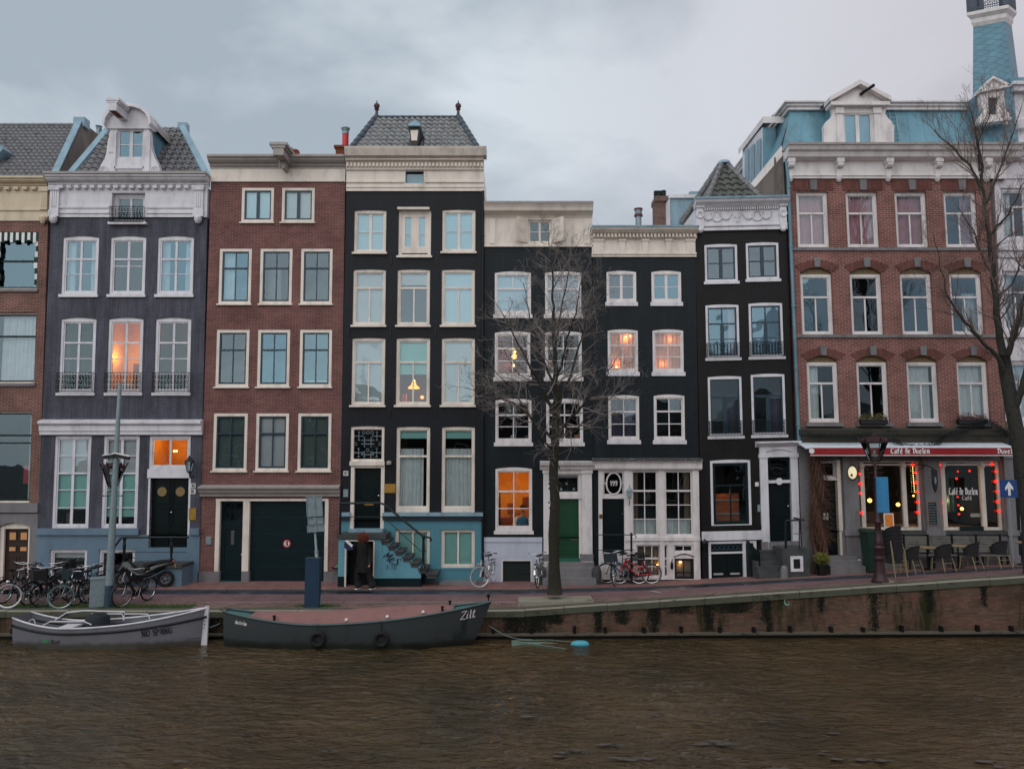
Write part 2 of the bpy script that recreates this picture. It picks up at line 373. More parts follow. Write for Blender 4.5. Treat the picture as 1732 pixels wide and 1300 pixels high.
M['whitebase']=plain('white_base_render',rgb(168,178,194,1.25),.6,var=.12,scale=1.5,streak=1,bump=.1)
# ------------------------------------------------------------------ house kit
GD=.25
class House:
 def __init__(s,name,label,cat,left,right,base_v,Y=YF,tilt=0,uc=None):
  s.Y=Y; s.tilt=tilt; s.holes=[]
  um=uc or (left[2]+right[2])/2
  p=at(um,base_v,Y); s.z0=p.z; s.xc=p.x; s.k=0
  ks=[]
  for a in (left,right):
   t,b=at(a[0],a[1],Y),at(a[2],a[3],Y); ks.append((t.x-b.x)/(t.z-b.z))
  s.k=sum(ks)/2
  s.xl=.5*(s.X(left[0],left[1])[0]+s.X(left[2],left[3])[0]); s.xr=.5*(s.X(right[0],right[1])[0]+s.X(right[2],right[3])[0])
  s.root=empty(name,(s.xc,Y,s.z0),label,cat); s.on()
 def on(s): Ctx.origin=Vector((s.xc,s.Y,s.z0)); Ctx.warp=s.warp
 def X(s,u,v,Y=None):
  p=at(u,v,Y or s.Y); x=p.x-s.k*(p.z-s.z0); return x,p.z-s.tilt*(x-s.xc)
 def x(s,u,v=600,Y=None): return s.X(u,v,Y)[0]
 def z(s,v,u=None,Y=None): return s.X(u if u is not None else s.um(),v,Y)[1]
 def um(s): return 866+(s.xc/s.Y)*F
 def warp(s,v):
  z=v.z+s.tilt*(v.x-s.xc); return Vector((v.x+s.k*(z-s.z0),v.y,z))
 def rect(s,u0,v0,u1,v1,Y=None):
  um,vm=(u0+u1)/2,(v0+v1)/2
  return s.X(u0,vm,Y)[0],s.X(u1,vm,Y)[0],s.X(um,v1,Y)[1],s.X(um,v0,Y)[1]
 def hole(s,r,arch=0): s.holes.append((*r,arch)); return r
 def wall(s,name,mat,x0,x1,z0,z1,proud=0,t=.2,parent=None,depth=9):
  hs=[h for h in s.holes if h[0]<x1-.01 and h[1]>x0+.01 and h[2]<z1-.01 and h[3]>z0+.01]
  xs=sorted({x0,x1,*[min(max(a,x0),x1) for h in hs for a in h[:2]]}); zz=sorted({z0,z1,*[min(max(a,z0),z1) for h in hs for a in h[2:4]]})
  b=MB(); y=s.Y-proud
  for i in range(len(xs)-1):
   for j in range(len(zz)-1):
    cx,cz=(xs[i]+xs[i+1])/2,(zz[j]+zz[j+1])/2
    if xs[i+1]-xs[i]<1e-4 or zz[j+1]-zz[j]<1e-4: continue
    if any(h[0]<cx<h[1] and h[2]<cz<h[3] for h in hs): continue
    b.quadf((xs[i],y,zz[j]),(xs[i+1],y,zz[j]),(xs[i+1],y,zz[j+1]),(xs[i],y,zz[j+1]))
  for h in hs:
   a0,a1,c0,c1,ar=h; c0=max(c0,z0); c1=min(c1,z1)
   yb=s.Y+t
   b.quadf((a0,y,c0),(a0,yb,c0),(a0,yb,c1),(a0,y,c1)); b.quadf((a1,yb,c0),(a1,y,c0),(a1,y,c1),(a1,yb,c1))
   b.quadf((a0,y,c0),(a1,y,c0),(a1,yb,c0),(a0,yb,c0))
   if ar:
    n=8; mx=(a0+a1)/2; hw=(a1-a0)/2
    P=[(a0+(a1-a0)*i/n,c1-ar*(((a0+(a1-a0)*i/n)-mx)/hw) ** 2) for i in range(n+1)]
    for i in range(n):
     (xa,za),(xb,zb)=P[i],P[i+1]
     b.quadf((xa,y,za),(xb,y,zb),(xb,y,c1),(xa,y,c1)); b.quadf((xa,yb,za),(xb,yb,zb),(xb,y,zb),(xa,y,za))
   else: b.quadf((a0,yb,c1),(a1,yb,c1),(a1,y,c1),(a0,y,c1))
  yd=s.Y+depth
  b.quadf((x0,yd,z0),(x0,y,z0),(x0,y,z1),(x0,yd,z1)); b.quadf((x1,y,z0),(x1,yd,z0),(x1,yd,z1),(x1,y,z1))
  b.quadf((x0,y,z1),(x1,y,z1),(x1,yd,z1),(x0,yd,z1)); b.quadf((x1,yd,z0),(x0,yd,z0),(x0,yd,z1),(x1,yd,z1))
  return b.build(name,mat,parent or s.root)
 def box(s,name,mat,x0,x1,z0,z1,out,back=.05,label=None,parent=None):
  return MB().box(x0,x1,s.Y-out,s.Y+back,z0,z1).build(name,mat,parent or s.root,label)
def lamp(name,loc,power,col=(1,.56,.18),r=.08):
 l=bpy.data.lights.new(name,'POINT'); l.energy=power; l.color=col; l.shadow_soft_size=r
 o=bpy.data.objects.new(name,l); COL.objects.link(o); o.location=loc; return o
def tubes_rail(b,x0,x1,z0,z1,y,curl=True,r=.008,step=.11):
 b.tube([(x0,y,z1),(x1,y,z1)],r*1.5,5); b.tube([(x0,y,z0),(x1,y,z0)],r*1.5,5)
 n=max(2,round((x1-x0)/step)); h=z1-z0
 for i in range(n+1):
  x=x0+(x1-x0)*i/n; b.tube([(x,y,z0),(x,y,z1)],r,4)
  if i<n and curl:
   xm=x+(x1-x0)/n/2; rr=min((x1-x0)/n/2,h/5)*.85
   for q in ((.22,.5,.78) if h>.3 else (.5,)): b.torus((xm,y,z0+h*q),rr,r*.8,n=10,m=4)
def railing(H,x0,x1,z0,z1,out=.22,mat=None,parent=None,curl=True):
 b=MB(); y=H.Y-out; tubes_rail(b,x0,x1,z0,z1,y,curl)
 for x in (x0,x1):
  b.tube([(x,y,z1),(x,H.Y+.02,z1)],.01,4); b.tube([(x,y,z0),(x,H.Y+.02,z0)],.01,4); b.tube([(x,H.Y-out/2,z0),(x,H.Y-out/2,z1)],.008,4)
 return b.build('railing',mat or M['iron'],parent or H.root)
def drape(x0,x1,z0,z1,y,mat,parent,amp=.035,wl=.14,name='curtain',seed=0):
 b=MB(); n=max(8,int((x1-x0)/wl*8)); rnd=random.Random(seed+x0)
 ph=rnd.random()*6; rows=6; P=[]
 for j in range(rows+1):
  row=[]
  for i in range(n+1):
   x=x0+(x1-x0)*i/n; t=j/rows
   yy=y+amp*(math.sin(x/wl*6.283+ph+.8*math.sin(t*3+ph))*.7+math.sin(x/wl*2.9+ph*2+t)*.4)
   row.append(Vector((x,yy,z0+(z1-z0)*t)))
  P.append(row)
 b.v=[p for r in P for p in r]
 for j in range(rows):
  for i in range(n):
   a=j*(n+1)+i; b.f.append((a,a+1,a+n+2,a+n+1)); b.m.append(0)
 return b.build(name,mat,parent,smooth=True)
V2=[('v',.5,0,1,.07)]
def bars_T(t=.33): return [('h',t,0,1,.07),('v',.5,t,1,.05)]
def bars_X(t=.33,w=.035): return [('h',t,0,1,.055),('v',.5,0,1,w)]
def bars_grid(cols,hs,w=.03,thick=None):
 r=[('v',(i+1)/cols,0,1,w if cols>2 else w*1.3) for i in range(cols-1)]
 return r+[('h',h,0,1,.06 if (thick is not None and abs(h-thick)<.01) else w) for h in hs]
def win(H,u0,v0,u1,v1,fr='white',sash=None,fw=.085,sw=.045,bars=V2,arch=0,rec=.03,sill=None,sillh=.1,sillout=.07,fill=(),glass='glass',room='room',light=None,label=None,bottom=None,rail=None,depth=1.3,cut=True,rectw=None):
 r=rectw or H.rect(u0,v0,u1,v1); x0,x1,z0,z1=r
 if cut: H.hole(r,arch)
 y=H.Y+rec; b=MB(); b.sm=0; yb=y+.11
 zt=z1-arch
 b.box(x0,x0+fw,y,yb,z0,zt-fw*.99); b.box(x1-fw,x1,y,yb,z0,zt-fw*.99)
 bt=bottom if bottom is not None else fw
 b.box(x0+fw,x1-fw,y+.004,yb,z0,z0+bt)
 if arch:
  n=8; mx=(x0+x1)/2; hw=(x1-x0)/2
  b.extr([(x0,zt-fw)]+[(x1,zt-fw)]+[(x1-(x1-x0)*i/n,z1-arch*((x1-(x1-x0)*i/n-mx)/hw) ** 2) for i in range(n+1)],y,yb)
 else: b.box(x0,x1,y,yb,zt-fw,z1)
 ix0,ix1,iz0,iz1=x0+fw,x1-fw,z0+bt,zt-fw
 sb=b if sash is None else MB(); ys,ye=y+.03,y+.085
 for a in ((ix0,ix0+sw,iz0,iz1),(ix1-sw,ix1,iz0,iz1),(ix0+sw,ix1-sw,iz0,iz0+sw*1.2),(ix0+sw,ix1-sw,iz1-sw,iz1)): sb.box(a[0],a[1],ys,ye,a[2],a[3])
 gx0,gx1,gz0,gz1=ix0+sw,ix1-sw,iz0+sw*1.2,iz1-sw
 for k,(t,f,a,c,wd) in enumerate(bars):
  dy=.003*(k % 7)
  if t=='v':
   x=gx0+(gx1-gx0)*f; sb.box(x-wd/2,x+wd/2,ys+.008+dy,ye-dy*.5,gz1-(gz1-gz0)*c,gz1-(gz1-gz0)*a)
  else:
   z=gz1-(gz1-gz0)*f; sb.box(gx0+(gx1-gx0)*a,gx0+(gx1-gx0)*c,ys-(.012 if wd>.05 else -.006)+dy,ye-dy*.5,z-wd/2,z+wd/2)
 o=b.build('window',M[fr],H.root,label)
 if sash: sb.build('sash',M[sash],o)
 # glass, each light set a hair out of true as old panes are
 rnd=random.Random(int(u0*13+v0)); g=MB(); yg=y+.058
 hs=sorted({0,1,*[f for (t,f,a,c,wd) in bars if t=='h' and wd>.05]}); vs=sorted({0,1,*[f for (t,f,a,c,wd) in bars if t=='v']})
 for i in range(len(hs)-1):
  for j in range(len(vs)-1):
   a0,a1=gx0+(gx1-gx0)*vs[j],gx0+(gx1-gx0)*vs[j+1]; c1,c0=gz1-(gz1-gz0)*hs[i],gz1-(gz1-gz0)*hs[i+1]
   t1,t2=rnd.gauss(0,.004),rnd.gauss(0,.006)
   a0 -= .012 if j==0 else 0; a1+=.012 if j==len(vs)-2 else 0; c0 -= .012 if i==len(hs)-2 else 0; c1+=.012 if i==0 else 0
   g.quadf((a0,yg-t1*.5,c0),(a1,yg+t1*.5,c0),(a1,yg+t1*.5+t2*.5,c1),(a0,yg-t1*.5+t2*.5,c1))
 if glass=='glass': glass=rnd.choice(['glass','glass1','glass2'])
 g.build('pane',M[glass],o)
 yi=yb+.001
 q=MB(); e=.02
 q.quadf((x0-e,yi,z0-e),(x0-e,yi+depth,z0-e),(x0-e,yi+depth,z1+e),(x0-e,yi,z1+e)); q.quadf((x1+e,yi+depth,z0-e),(x1+e,yi,z0-e),(x1+e,yi,z1+e),(x1+e,yi+depth,z1+e))
 q.quadf((x0-e,yi+depth,z0-e),(x1+e,yi+depth,z0-e),(x1+e,yi+depth,z1+e),(x0-e,yi+depth,z1+e)); q.quadf((x0-e,yi,z0-e),(x1+e,yi,z0-e),(x1+e,yi+depth,z0-e),(x0-e,yi+depth,z0-e)); q.quadf((x0-e,yi+depth,z1+e),(x1+e,yi+depth,z1+e),(x1+e,yi,z1+e),(x0-e,yi,z1+e))
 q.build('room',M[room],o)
 for f in fill:
  k=f[0]
  if k=='blind': # (blind, top frac, bottom frac, mat[, x0 frac, x1 frac])
   fx0,fx1=(f[4],f[5]) if len(f)>4 else (0,1)
   MB().box(x0+.03+(x1-x0-.06)*fx0,x0+.03+(x1-x0-.06)*fx1,y+.135,y+.145,z1-(z1-z0)*f[2],z1-(z1-z0)*f[1]).build('blind',M[f[3]],o)
  elif k=='drape': # (drape, x0,x1, top, bottom, mat)
   drape(x0+.02+(x1-x0-.04)*f[1],x0+.02+(x1-x0-.04)*f[2],z1-(z1-z0)*f[4],z1-(z1-z0)*f[3],y+.2,M[f[5]],o)
  elif k=='box': # generic furnishings (box, x0,x1,top,bottom,ydist,mat,name)
   MB().box(x0+(x1-x0)*f[1],x0+(x1-x0)*f[2],y+f[5],y+f[5]+.12,z1-(z1-z0)*f[4],z1-(z1-z0)*f[3]).build(f[7],M[f[6]],o)
  elif k=='bulb': # (bulb, xf, zf, dist, radius, strength)
   px,pz=x0+(x1-x0)*f[1],z1-(z1-z0)*f[2]
   MB().lathe((px,y+f[3],pz),[(.001,-f[4]),(f[4]*.7,-f[4]*.7),(f[4],0),(f[4]*.7,f[4]*.7),(.001,f[4])],12).build('lamp_bulb',emis('lit_bulb',(1,.5,.13,1),f[5]) if 'b%s' % f[5] not in _mc else _mc['b%s' % f[5]],o,smooth=True)
  elif k=='pendant':
   px,pz=x0+(x1-x0)*f[1],z1-(z1-z0)*f[2]; s=f[4]
   MB().lathe((px,y+f[3],pz),[(.03*s,.26*s),(.06*s,.22*s),(.09*s,.1*s),(.2*s,0),(.21*s,-.03*s),(.18*s,-.03*s),(.07*s,.08*s)],16).build('lamp_shade',emis('lit_lamp_shade',(1,.38,.05,1),f[5]),o,smooth=True)
   MB().tube([(px,y+f[3],pz+.25*s),(px,y+f[3],z1)],.008,5).build('lamp_cord',M['blackp'],o)
 if light:
  for q in (light if isinstance(light,list) else [light]):
   p=H.warp(Vector((x0+(x1-x0)*q[0],y+q[2],z1-(z1-z0)*q[1])))
   l_=lamp('room_or_added_lamp',p-Ctx.origin,q[3],q[4] if len(q)>4 else (1,.5,.12)); l_.parent=o
 if sill:
  MB().box(x0-.05,x1+.05,H.Y-sillout,H.Y+rec+.05,z0-sillh,z0-.002).build('sill',M[sill],o)
 if rail:
  rb=railing(H,x0+.0,x1-.0,z0+.02+rail[0],z0+rail[1],rail[2],M[rail[3]] if len(rail)>3 else None,o)
 return o
def panel(b,x0,x1,z0,z1,y,w=.04,d=.02):
 for a in ((x0,x1,z0,z0+w),(x0,x1,z1-w,z1)): b.box(a[0],a[1],y-d,y+.01,a[2],a[3])
 for a in ((x0,x0+w,z0+w,z1-w),(x1-w,x1,z0+w,z1-w)): b.box(a[0],a[1],y-d,y+.01,a[2],a[3])
def door(H,u0,v0,u1,v1,mat,rec=.16,panels=((.15,.85,.08,.42),(.15,.85,.5,.7),(.15,.85,.76,.93)),handle='chrome',hside=.88,slot=None,double=False,cut=True,knob_z=.5,label=None):
 x0,x1,z0,z1=H.rect(u0,v0,u1,v1)
 if cut: H.hole((x0,x1,z0,z1))
 y=H.Y+rec; b=MB(); b.box(x0,x1,y,y+.06,z0,z1); W,Hh=x1-x0,z1-z0
 for p in panels: panel(b,x0+W*p[0],x0+W*p[1],z1-Hh*p[3],z1-Hh*p[2],y)
 if double: b.box((x0+x1)/2-.012,(x0+x1)/2+.012,y-.015,y,z0,z1)
 o=b.build('door',M[mat],H.root,label)
 if handle:
  hx=x0+W*hside; hz=z0+Hh*knob_z
  MB().lathe((hx,y-.07,hz),[(.012,0),(.03,.0),(.034,.02),(.015,.035),(.012,.07)],10,'y').build('handle',M[handle],o,smooth=True)
 if slot: MB().box(x0+W*slot[0],x0+W*slot[1],y-.03,y,z1-Hh*slot[3],z1-Hh*slot[2]).build('letterbox',M[slot[4] if len(slot)>4 else 'chrome'],o)
 return o
def cornice(H,x0,x1,z0,z1,out,mat,name='cornice',e=.0):
 h=z1-z0
 pr=[(0.0,z0),(out*.18,z0),(out*.18,z0+h*.14),(out*.34,z0+h*.2),(out*.36,z0+h*.34),(out*.62,z0+h*.42),(out*.8,z0+h*.58),(out*.82,z0+h*.68),(out,z0+h*.8),(out,z1),(-.3,z1)]
 return MB().mould(x0-e,x1+e,H.Y,pr).build(name,M[mat],H.root)
def dentils(H,x0,x1,z0,z1,out,step,mat,name='dentils'):
 b=MB(); n=int((x1-x0)/step)
 for i in range(n):
  x=x0+(i+.5)*(x1-x0)/n; b.box(x-step*.28,x+step*.28,H.Y-out,H.Y,z0,z1)
 return b.build(name,M[mat],H.root)
def tiles(O,U,Vv,w,h,left,right,mat,parent,name='roof',tw=.24,th=.3,amp=.035,lift=.04):
 """pantiles: O eave corner, U along the eave, Vv up the slope (unit); left(t)/right(t) are the u limits, t = 0..1 up the slope"""
 U,Vv=Vector(U).normalized(),Vector(Vv).normalized(); Nn=U.cross(Vv).normalized(); b=MB()
 rows=max(1,round(h/th)); rh=h/rows
 def wave(u): t=(u/tw) % 1; return amp*(math.sin(t*2*math.pi)+.35*math.sin(t*4*math.pi+.6))
 for r in range(rows):
  t0,t1=r/rows,min(1,(r+1.08)/rows); a0,a1,c0,c1=left(t0),left(t1),right(t0),right(t1)
  n=max(2,int(max(c0-a0,.05)/tw*8)); k=len(b.v); j=(r % 2)*.0
  for i in range(n+1):
   f=i/n; u=a0+(c0-a0)*f; q=a1+(c1-a1)*f
   z=wave(u+j); z2=wave(q+j)
   b.v.append(O+U*u+Vv*(h*t0)+Nn*(z*.4-.015)); b.v.append(O+U*u+Vv*(h*t0)+Nn*(z+lift)); b.v.append(O+U*q+Vv*(h*t1)+Nn*(z2))
  for i in range(n):
   p=k+i*3
   b.f+=[(p,p+3,p+4,p+1),(p+1,p+4,p+5,p+2)]; b.m+=[0,0]
 return b.build(name,mat,parent)
def ridge(b,A,B,r=.1,step=.32):
 A,B=Vector(A),Vector(B); L=(B-A).length; n=max(1,round(L/step)); d=(B-A)/n
 for i in range(n): b.tube([A+d*i,A+d*(i+1.06)],[r*1.12,r*.92],8)
 return b
# ------------------------------------------------------------------ pen lettering (broad-nib strokes)
G={
'C': [[(.55,.85),(.3,1),(.05,.75),(.05,.25),(.3,0),(.6,.15)]],'a': [[(.1,.6),(.4,.65),(.4,.1),(.5,0)],[(.4,.4),(.08,.3),(.08,.08),(.25,0),(.4,.12)]],
'f': [[(.45,.95),(.25,.95),(.18,.8),(.18,0)],[(.02,.62),(.4,.62)]],'é': [[(.08,.33),(.42,.42),(.35,.65),(.12,.6),(.06,.15),(.2,0),(.45,.08)],[(.2,.8),(.4,1)]],
'e': [[(.08,.33),(.42,.42),(.35,.65),(.12,.6),(.06,.15),(.2,0),(.45,.08)]],'d': [[(.15,1),(.4,.85),(.42,.12),(.22,0),(.05,.15),(.06,.5),(.25,.65),(.42,.5)]],
'D': [[(.02,.9),(.3,1),(.6,.75),(.6,.25),(.35,0),(.05,.08)],[(.2,.95),(.2,.05)]],'o': [[(.25,.65),(.05,.5),(.05,.15),(.25,0),(.45,.15),(.45,.5),(.25,.65)]],
'l': [[(.1,1),(.15,.9),(.15,.1),(.28,0)]],'n': [[(.06,.65),(.12,.55),(.12,0)],[(.12,.5),(.35,.65),(.42,.5),(.42,.08),(.5,0)]],
'u': [[(.06,.65),(.1,.55),(.1,.12),(.25,0),(.42,.12),(.42,.65)],[(.42,.1),(.5,0)]],'v': [[(.05,.65),(.22,0),(.45,.6)]],'i': [[(.12,.62),(.1,.05),(.25,.05)],[(.15,.8),(.17,.88)]],
't': [[(.2,.95),(.14,.1),(.3,.0),(.42,.15)],[(.0,.64),(.4,.7)]],'Z': [[(.05,.88),(.3,.98),(.65,.95),(.05,.02),(.35,.06),(.65,.0)]],
'A': [[(0,0),(.35,1),(.6,0)],[(.15,.35),(.55,.35)]],'m': [[(.05,.6),(.08,0)],[(.08,.45),(.28,.62),(.3,0)],[(.3,.45),(.5,.62),(.55,0)]],'s': [[(.4,.55),(.2,.65),(.1,.48),(.4,.2),(.25,0),(.05,.08)]],'r': [[(.08,.62),(.1,0)],[(.1,.4),(.3,.65),(.4,.55)]],
'M': [[(0,.1),(.12,.95),(.32,.35),(.6,1),(.62,0)]],'S': [[(.5,.85),(.3,1),(.08,.8),(.25,.55),(.5,.35),(.4,.05),(.05,.05)]],
'N': [[(.1,0),(.1,1),(.6,0),(.6,1)],[(0,1),(.15,1)],[(0,0),(.2,0)],[(.5,1),(.72,1)]],'O': [[(.35,1),(.1,.8),(.05,.45),(.15,.1),(.38,0),(.62,.15),(.68,.5),(.6,.85),(.35,1)]],
'P': [[(.1,0),(.1,1),(.45,1),(.58,.78),(.45,.5),(.1,.5)],[(0,0),(.22,0)]],'G': [[(.62,.8),(.4,1),(.12,.8),(.05,.4),(.2,.05),(.5,.02),(.62,.15),(.62,.42),(.42,.42)]],'R': [[(.1,0),(.1,1),(.45,1),(.55,.8),(.42,.55),(.1,.55)],[(.3,.55),(.6,0)]],
'1': [[(.1,.8),(.28,1),(.28,0)]],'7': [[(.05,1),(.5,1),(.2,0)]],'9': [[(.5,.6),(.3,.45),(.1,.6),(.12,.9),(.35,1),(.5,.8),(.45,.2),(.2,0)]],'2': [[(.08,.8),(.3,1),(.5,.8),(.1,0),(.55,0)]],' ': [],'x': [[(.05,.6),(.4,0)],[(.4,.6),(.05,0)]],
'3': [[(.1,.95),(.4,1),(.45,.75),(.22,.55),(.5,.35),(.4,.02),(.05,.05)]],'5': [[(.5,1),(.15,1),(.1,.6),(.45,.55),(.5,.2),(.3,0),(.05,.08)]]}
WID={'l': .36,'i': .34,' ': .35,'m': .72,'M': .78,'C': .68,'D': .74,'Z': .72,'N': .84,'O': .84,'G': .8,'P': .72,'A': .72,'S': .62,'R': .7,'1': .45}
def pen(text,size,nib=(.05,.05),th=.004,slant=0,width=None):
 """returns an MB of strokes in the x-z plane, front facing -y"""
 b=MB(); cx=0; strokes=[]
 for ch in text:
  for st in G.get(ch,[]): strokes.append([(cx+p[0]+slant*p[1],p[1]) for p in st])
  cx+=WID.get(ch,.58)
 sx=(width/cx) if width else size
 nx,nz=nib; k=0
 for st in strokes:
  P=[]
  for i in range(len(st)-1):
   for q in range(3): t=q/3; P.append((st[i][0]*(1-t)+st[i+1][0]*t,st[i][1]*(1-t)+st[i+1][1]*t))
  P.append(st[-1])
  for i in range(len(P)-1):
   a,c=Vector((P[i][0]*sx,0,P[i][1]*size)),Vector((P[i+1][0]*sx,0,P[i+1][1]*size)); d=(c-a)
   if d.length<1e-6: continue
   pr=Vector((-d.z,0,d.x)).normalized()*size*min(nx,nz)*.5; o=Vector((nx*size/2,0,nz*size/2))+pr*.6
   if abs(d.normalized().dot(o.normalized()))>.93: o=pr*1.6
   dd=Vector((0,-.0004*(k % 9),0)); k+=1
   e=d.normalized()*size*.015
   b.extr([((a-e+o).x,(a-e+o).z),((c+e+o).x,(c+e+o).z),((c+e-o).x,(c+e-o).z),((a-e-o).x,(a-e-o).z)],-th+dd.y,0)
 return b,cx*sx
# ================================================================== HOUSE 1: brick house with striped frill, cut by the frame
def house1():
 H=House('brick_house','brown brick canal house at the far left with cream frieze and green striped awning','house',(-110,300,-140,950),(84,300,62,950),988,Y=YF+.02)
 x0,x1=H.xl,H.xr; z=H.z; uz=30
 ztop,zf,zw=z(303,uz),z(318,uz),z(374,uz)
 cc=dict(fr='cream',fw=.06,rec=.12,bars=[('h',.42,0,1,.06)],sash='dgreen',room='roomdk')
 w1=win(H,-14,392,64,489,**{**cc,'bars': [('h',.5,0,1,.06)]},sill='stone',fill=[('drape',.8,.95,.1,.95,'drapegrey')])
 # striped awning frill round the upper window
 a,b_,c,d=H.rect(-14,392,64,489); fr=MB(); fr2=MB(); n=16; yy=H.Y+.1
 for i in range(n):
  xa,xb=a+(b_-a)*i/n,a+(b_-a)*(i+1)/n; q=fr if i % 2 else fr2; hh=.34-.05*math.sin(i*1.7)
  q.box(xa,xb,yy-.09,yy-.07,d-hh,d-.02)
 for s_ in (0,1):
  for i in range(8):
   za,zb=d-.3-i*.2,d-.3-(i+1)*.2; q=fr if i % 2 else fr2; xx=b_-.2 if s_ else a+.05
   wv=.03*math.sin(i*1.3)
   if zb>c: q.box(xx+.06+wv if s_ else xx,xx+.16 if s_ else xx+.2+wv,yy-.06,yy-.045,zb,za)
 fr2.build('awning_frill',M['whitecloth'],H.root); fr.build('awning_frill',plain('green_awning_cloth',rgb(20,72,62,1.1),.8),H.root)
 win(H,-14,528,60,648,**{**cc,'bars': [('h',.32,0,1,.06)]},sill='stone',fill=[('drape',.1,.98,.0,1,'drape')])
 win(H,-16,695,52,850,**{**cc,'bars': [('h',.25,0,1,.06),('h',.34,0,1,.05)]},fill=[('drape',.84,.97,0,1,'drape'),('box',.55,.7,.6,.8,.5,'red','vase')],glass='glassdk')
 # ornate basement door under a stone arch
 r=H.hole(H.rect(-4,884,50,990),.12); xd0,xd1,zd0,zd1=r
 H.wall('wall',M['brick1'],x0,x1,z(868,uz),zw)
 H.wall('plinth',M['stone'],x0,x1,-.3,z(868,uz),proud=.03)
 H.box('stone_band',M['stone'],x0,x1+.01,z(866,uz),z(850,uz),.09)
 b=MB(); b.extr([(xd0+.02,zd0),(xd0+.16,zd0),(xd0+.16,zd1-.2),(xd1-.1,zd1-.2),(xd1-.1,zd0),(xd1,zd0),(xd1,zd1-.1),((xd0+xd1)/2,zd1),(xd0+.02,zd1-.1)],H.Y+.06,H.Y+.14); b.build('door_frame',M['cream'],H.root)
 b=MB(); b.box(xd0+.16,xd1-.1,H.Y+.17,H.Y+.22,zd0,zd1-.2)
 W=xd1-xd0-.26
 for i in (0,1):
  for (p,q) in ((.04,.22),(.3,.42),(.5,.95)): panel(b,xd0+.16+W*(.08+.46*i),xd0+.16+W*(.46+.46*i),zd1-.2-(zd1-zd0-.2)*q,zd1-.2-(zd1-zd0-.2)*p,H.Y+.17,.03)
 do=b.build('door',M['wood'],H.root); b=MB()
 for i in (0,1):
  b.box(xd0+.16+W*(.14+.46*i),xd0+.16+W*(.4+.46*i),H.Y+.165,H.Y+.168,zd1-.2-(zd1-zd0-.2)*.2,zd1-.2-(zd1-zd0-.2)*.07)
  b.box(xd0+.16+W*(.14+.46*i),xd0+.16+W*(.4+.46*i),H.Y+.165,H.Y+.168,zd1-.2-(zd1-zd0-.2)*.4,zd1-.2-(zd1-zd0-.2)*.33)
 b.build('door_glass',emis('warm_door_glass',(.6,.3,.12,1),.04),do)
 H.wall('frieze',M['yellow'],x0,x1,zw,zf,proud=.04)
 H.box('frieze_moulding',M['yellow'],x0,x1,z(357,uz),z(353,uz),.08)
 b=MB()
 xp=H.x(77,340)
 b.box(xp-.13,xp+.13,H.Y-.13,H.Y,z(356,uz),z(318,uz)); b.box(xp-.16,xp+.16,H.Y-.17,H.Y,z(326,uz),z(318,uz))
 for i in range(3): b.box(xp-.09+i*.07,xp-.05+i*.07,H.Y-.145,H.Y-.12,z(352,uz),z(328,uz))
 b.lathe((xp,H.Y-.12,z(381,uz)),[(.001,0),(.06,.03),(.11,.14),(.13,.24),(.1,.3)],10); b.build('console',M['yellow'],H.root)
 cornice(H,x0,x1-.02,zf,ztop,.34,'yellow'); dentils(H,x0,x1,zf-.1,zf,.16,.3,'yellow')
 # tiled roof with its lead-covered verge and party wall
 ze=ztop+.02; ye=H.Y+.2; top=at(30,213,H.Y+3.1); hz=top.z-ze; dy=2.9; sl=math.hypot(hz,dy); Vd=Vector((0,dy,hz))/sl
 xe=x1-.12; xtop_r=at(130,213,H.Y+3.1).x
 def rt(t): return (H.X(80,300)[0]+(H.X(128,214,H.Y+3.1)[0]-H.X(80,300)[0])*t)-x0
 tiles(Vector((x0,ye,ze)),(1,0,0),Vd,0,sl,lambda t: 0,rt,M['tile'],H.root,'roof',tw=.2,th=.26)
 b=MB(); ridge(b,(x0,ye+dy,ze+hz+.03),(x0+rt(1),ye+dy,ze+hz+.03),.08,.3); b.build('ridge_tiles',M['tile'],H.root)
 A=Vector((x0+rt(0),ye-.1,ze)); B=Vector((x0+rt(1),ye+dy,ze+hz+.15)); b=MB(); wd=Vector((.26,0,0)); up=Vector((0,0,.12))
 b.quadf(A+up,A+wd+up,B+wd+up,B+up); b.quadf(A-up,A+wd-up,A+wd+up,A+up); b.quadf(A+up,B+up,B-up,A-up)
 b.box(B.x-.05,B.x+.4,B.y-.1,B.y+.3,B.z-.2,B.z+.18); b.quadf(A+wd+up,A+wd-up,B+wd-up,B+wd+up)
 b.build('verge',M['lead'],H.root)
 b=MB(); C=A+wd; D=B+wd; b.poly([C,D,D+Vector((0,3,0)),Vector((D.x,D.y+3,ze-.5)),Vector((C.x,C.y,ze-.5))]); b.poly([C+Vector((.02,0,0)),D+Vector((.02,0,0)),D+Vector((.02,3,0)),Vector((D.x+.02,D.y+3,ze-.5)),Vector((C.x+.02,C.y,ze-.5))])
 b.build('party_wall',M['wallpink'],H.root)
 b=MB(); px,pz=H.X(-6,262,H.Y+1.4); b.cbox((px-.25,H.Y+1.2,pz),(1.5,.9,1.1),Matrix.Rotation(R(38),3,'Y')); b.build('skylight',M['lead'],H.root)
 # chimney between the houses
 b=MB(); cx,cz=H.X(158,262,H.Y+5); b.box(cx-.32,cx+.42,H.Y+4.8,H.Y+5.4,cz-2,H.X(160,231,H.Y+5)[1]); b.box(cx-.62,cx-.28,H.Y+4.7,H.Y+5.2,cz-2,H.X(150,237,H.Y+5)[1])
 ch=b.build('chimney',M['roomred'],H.root); b=MB()
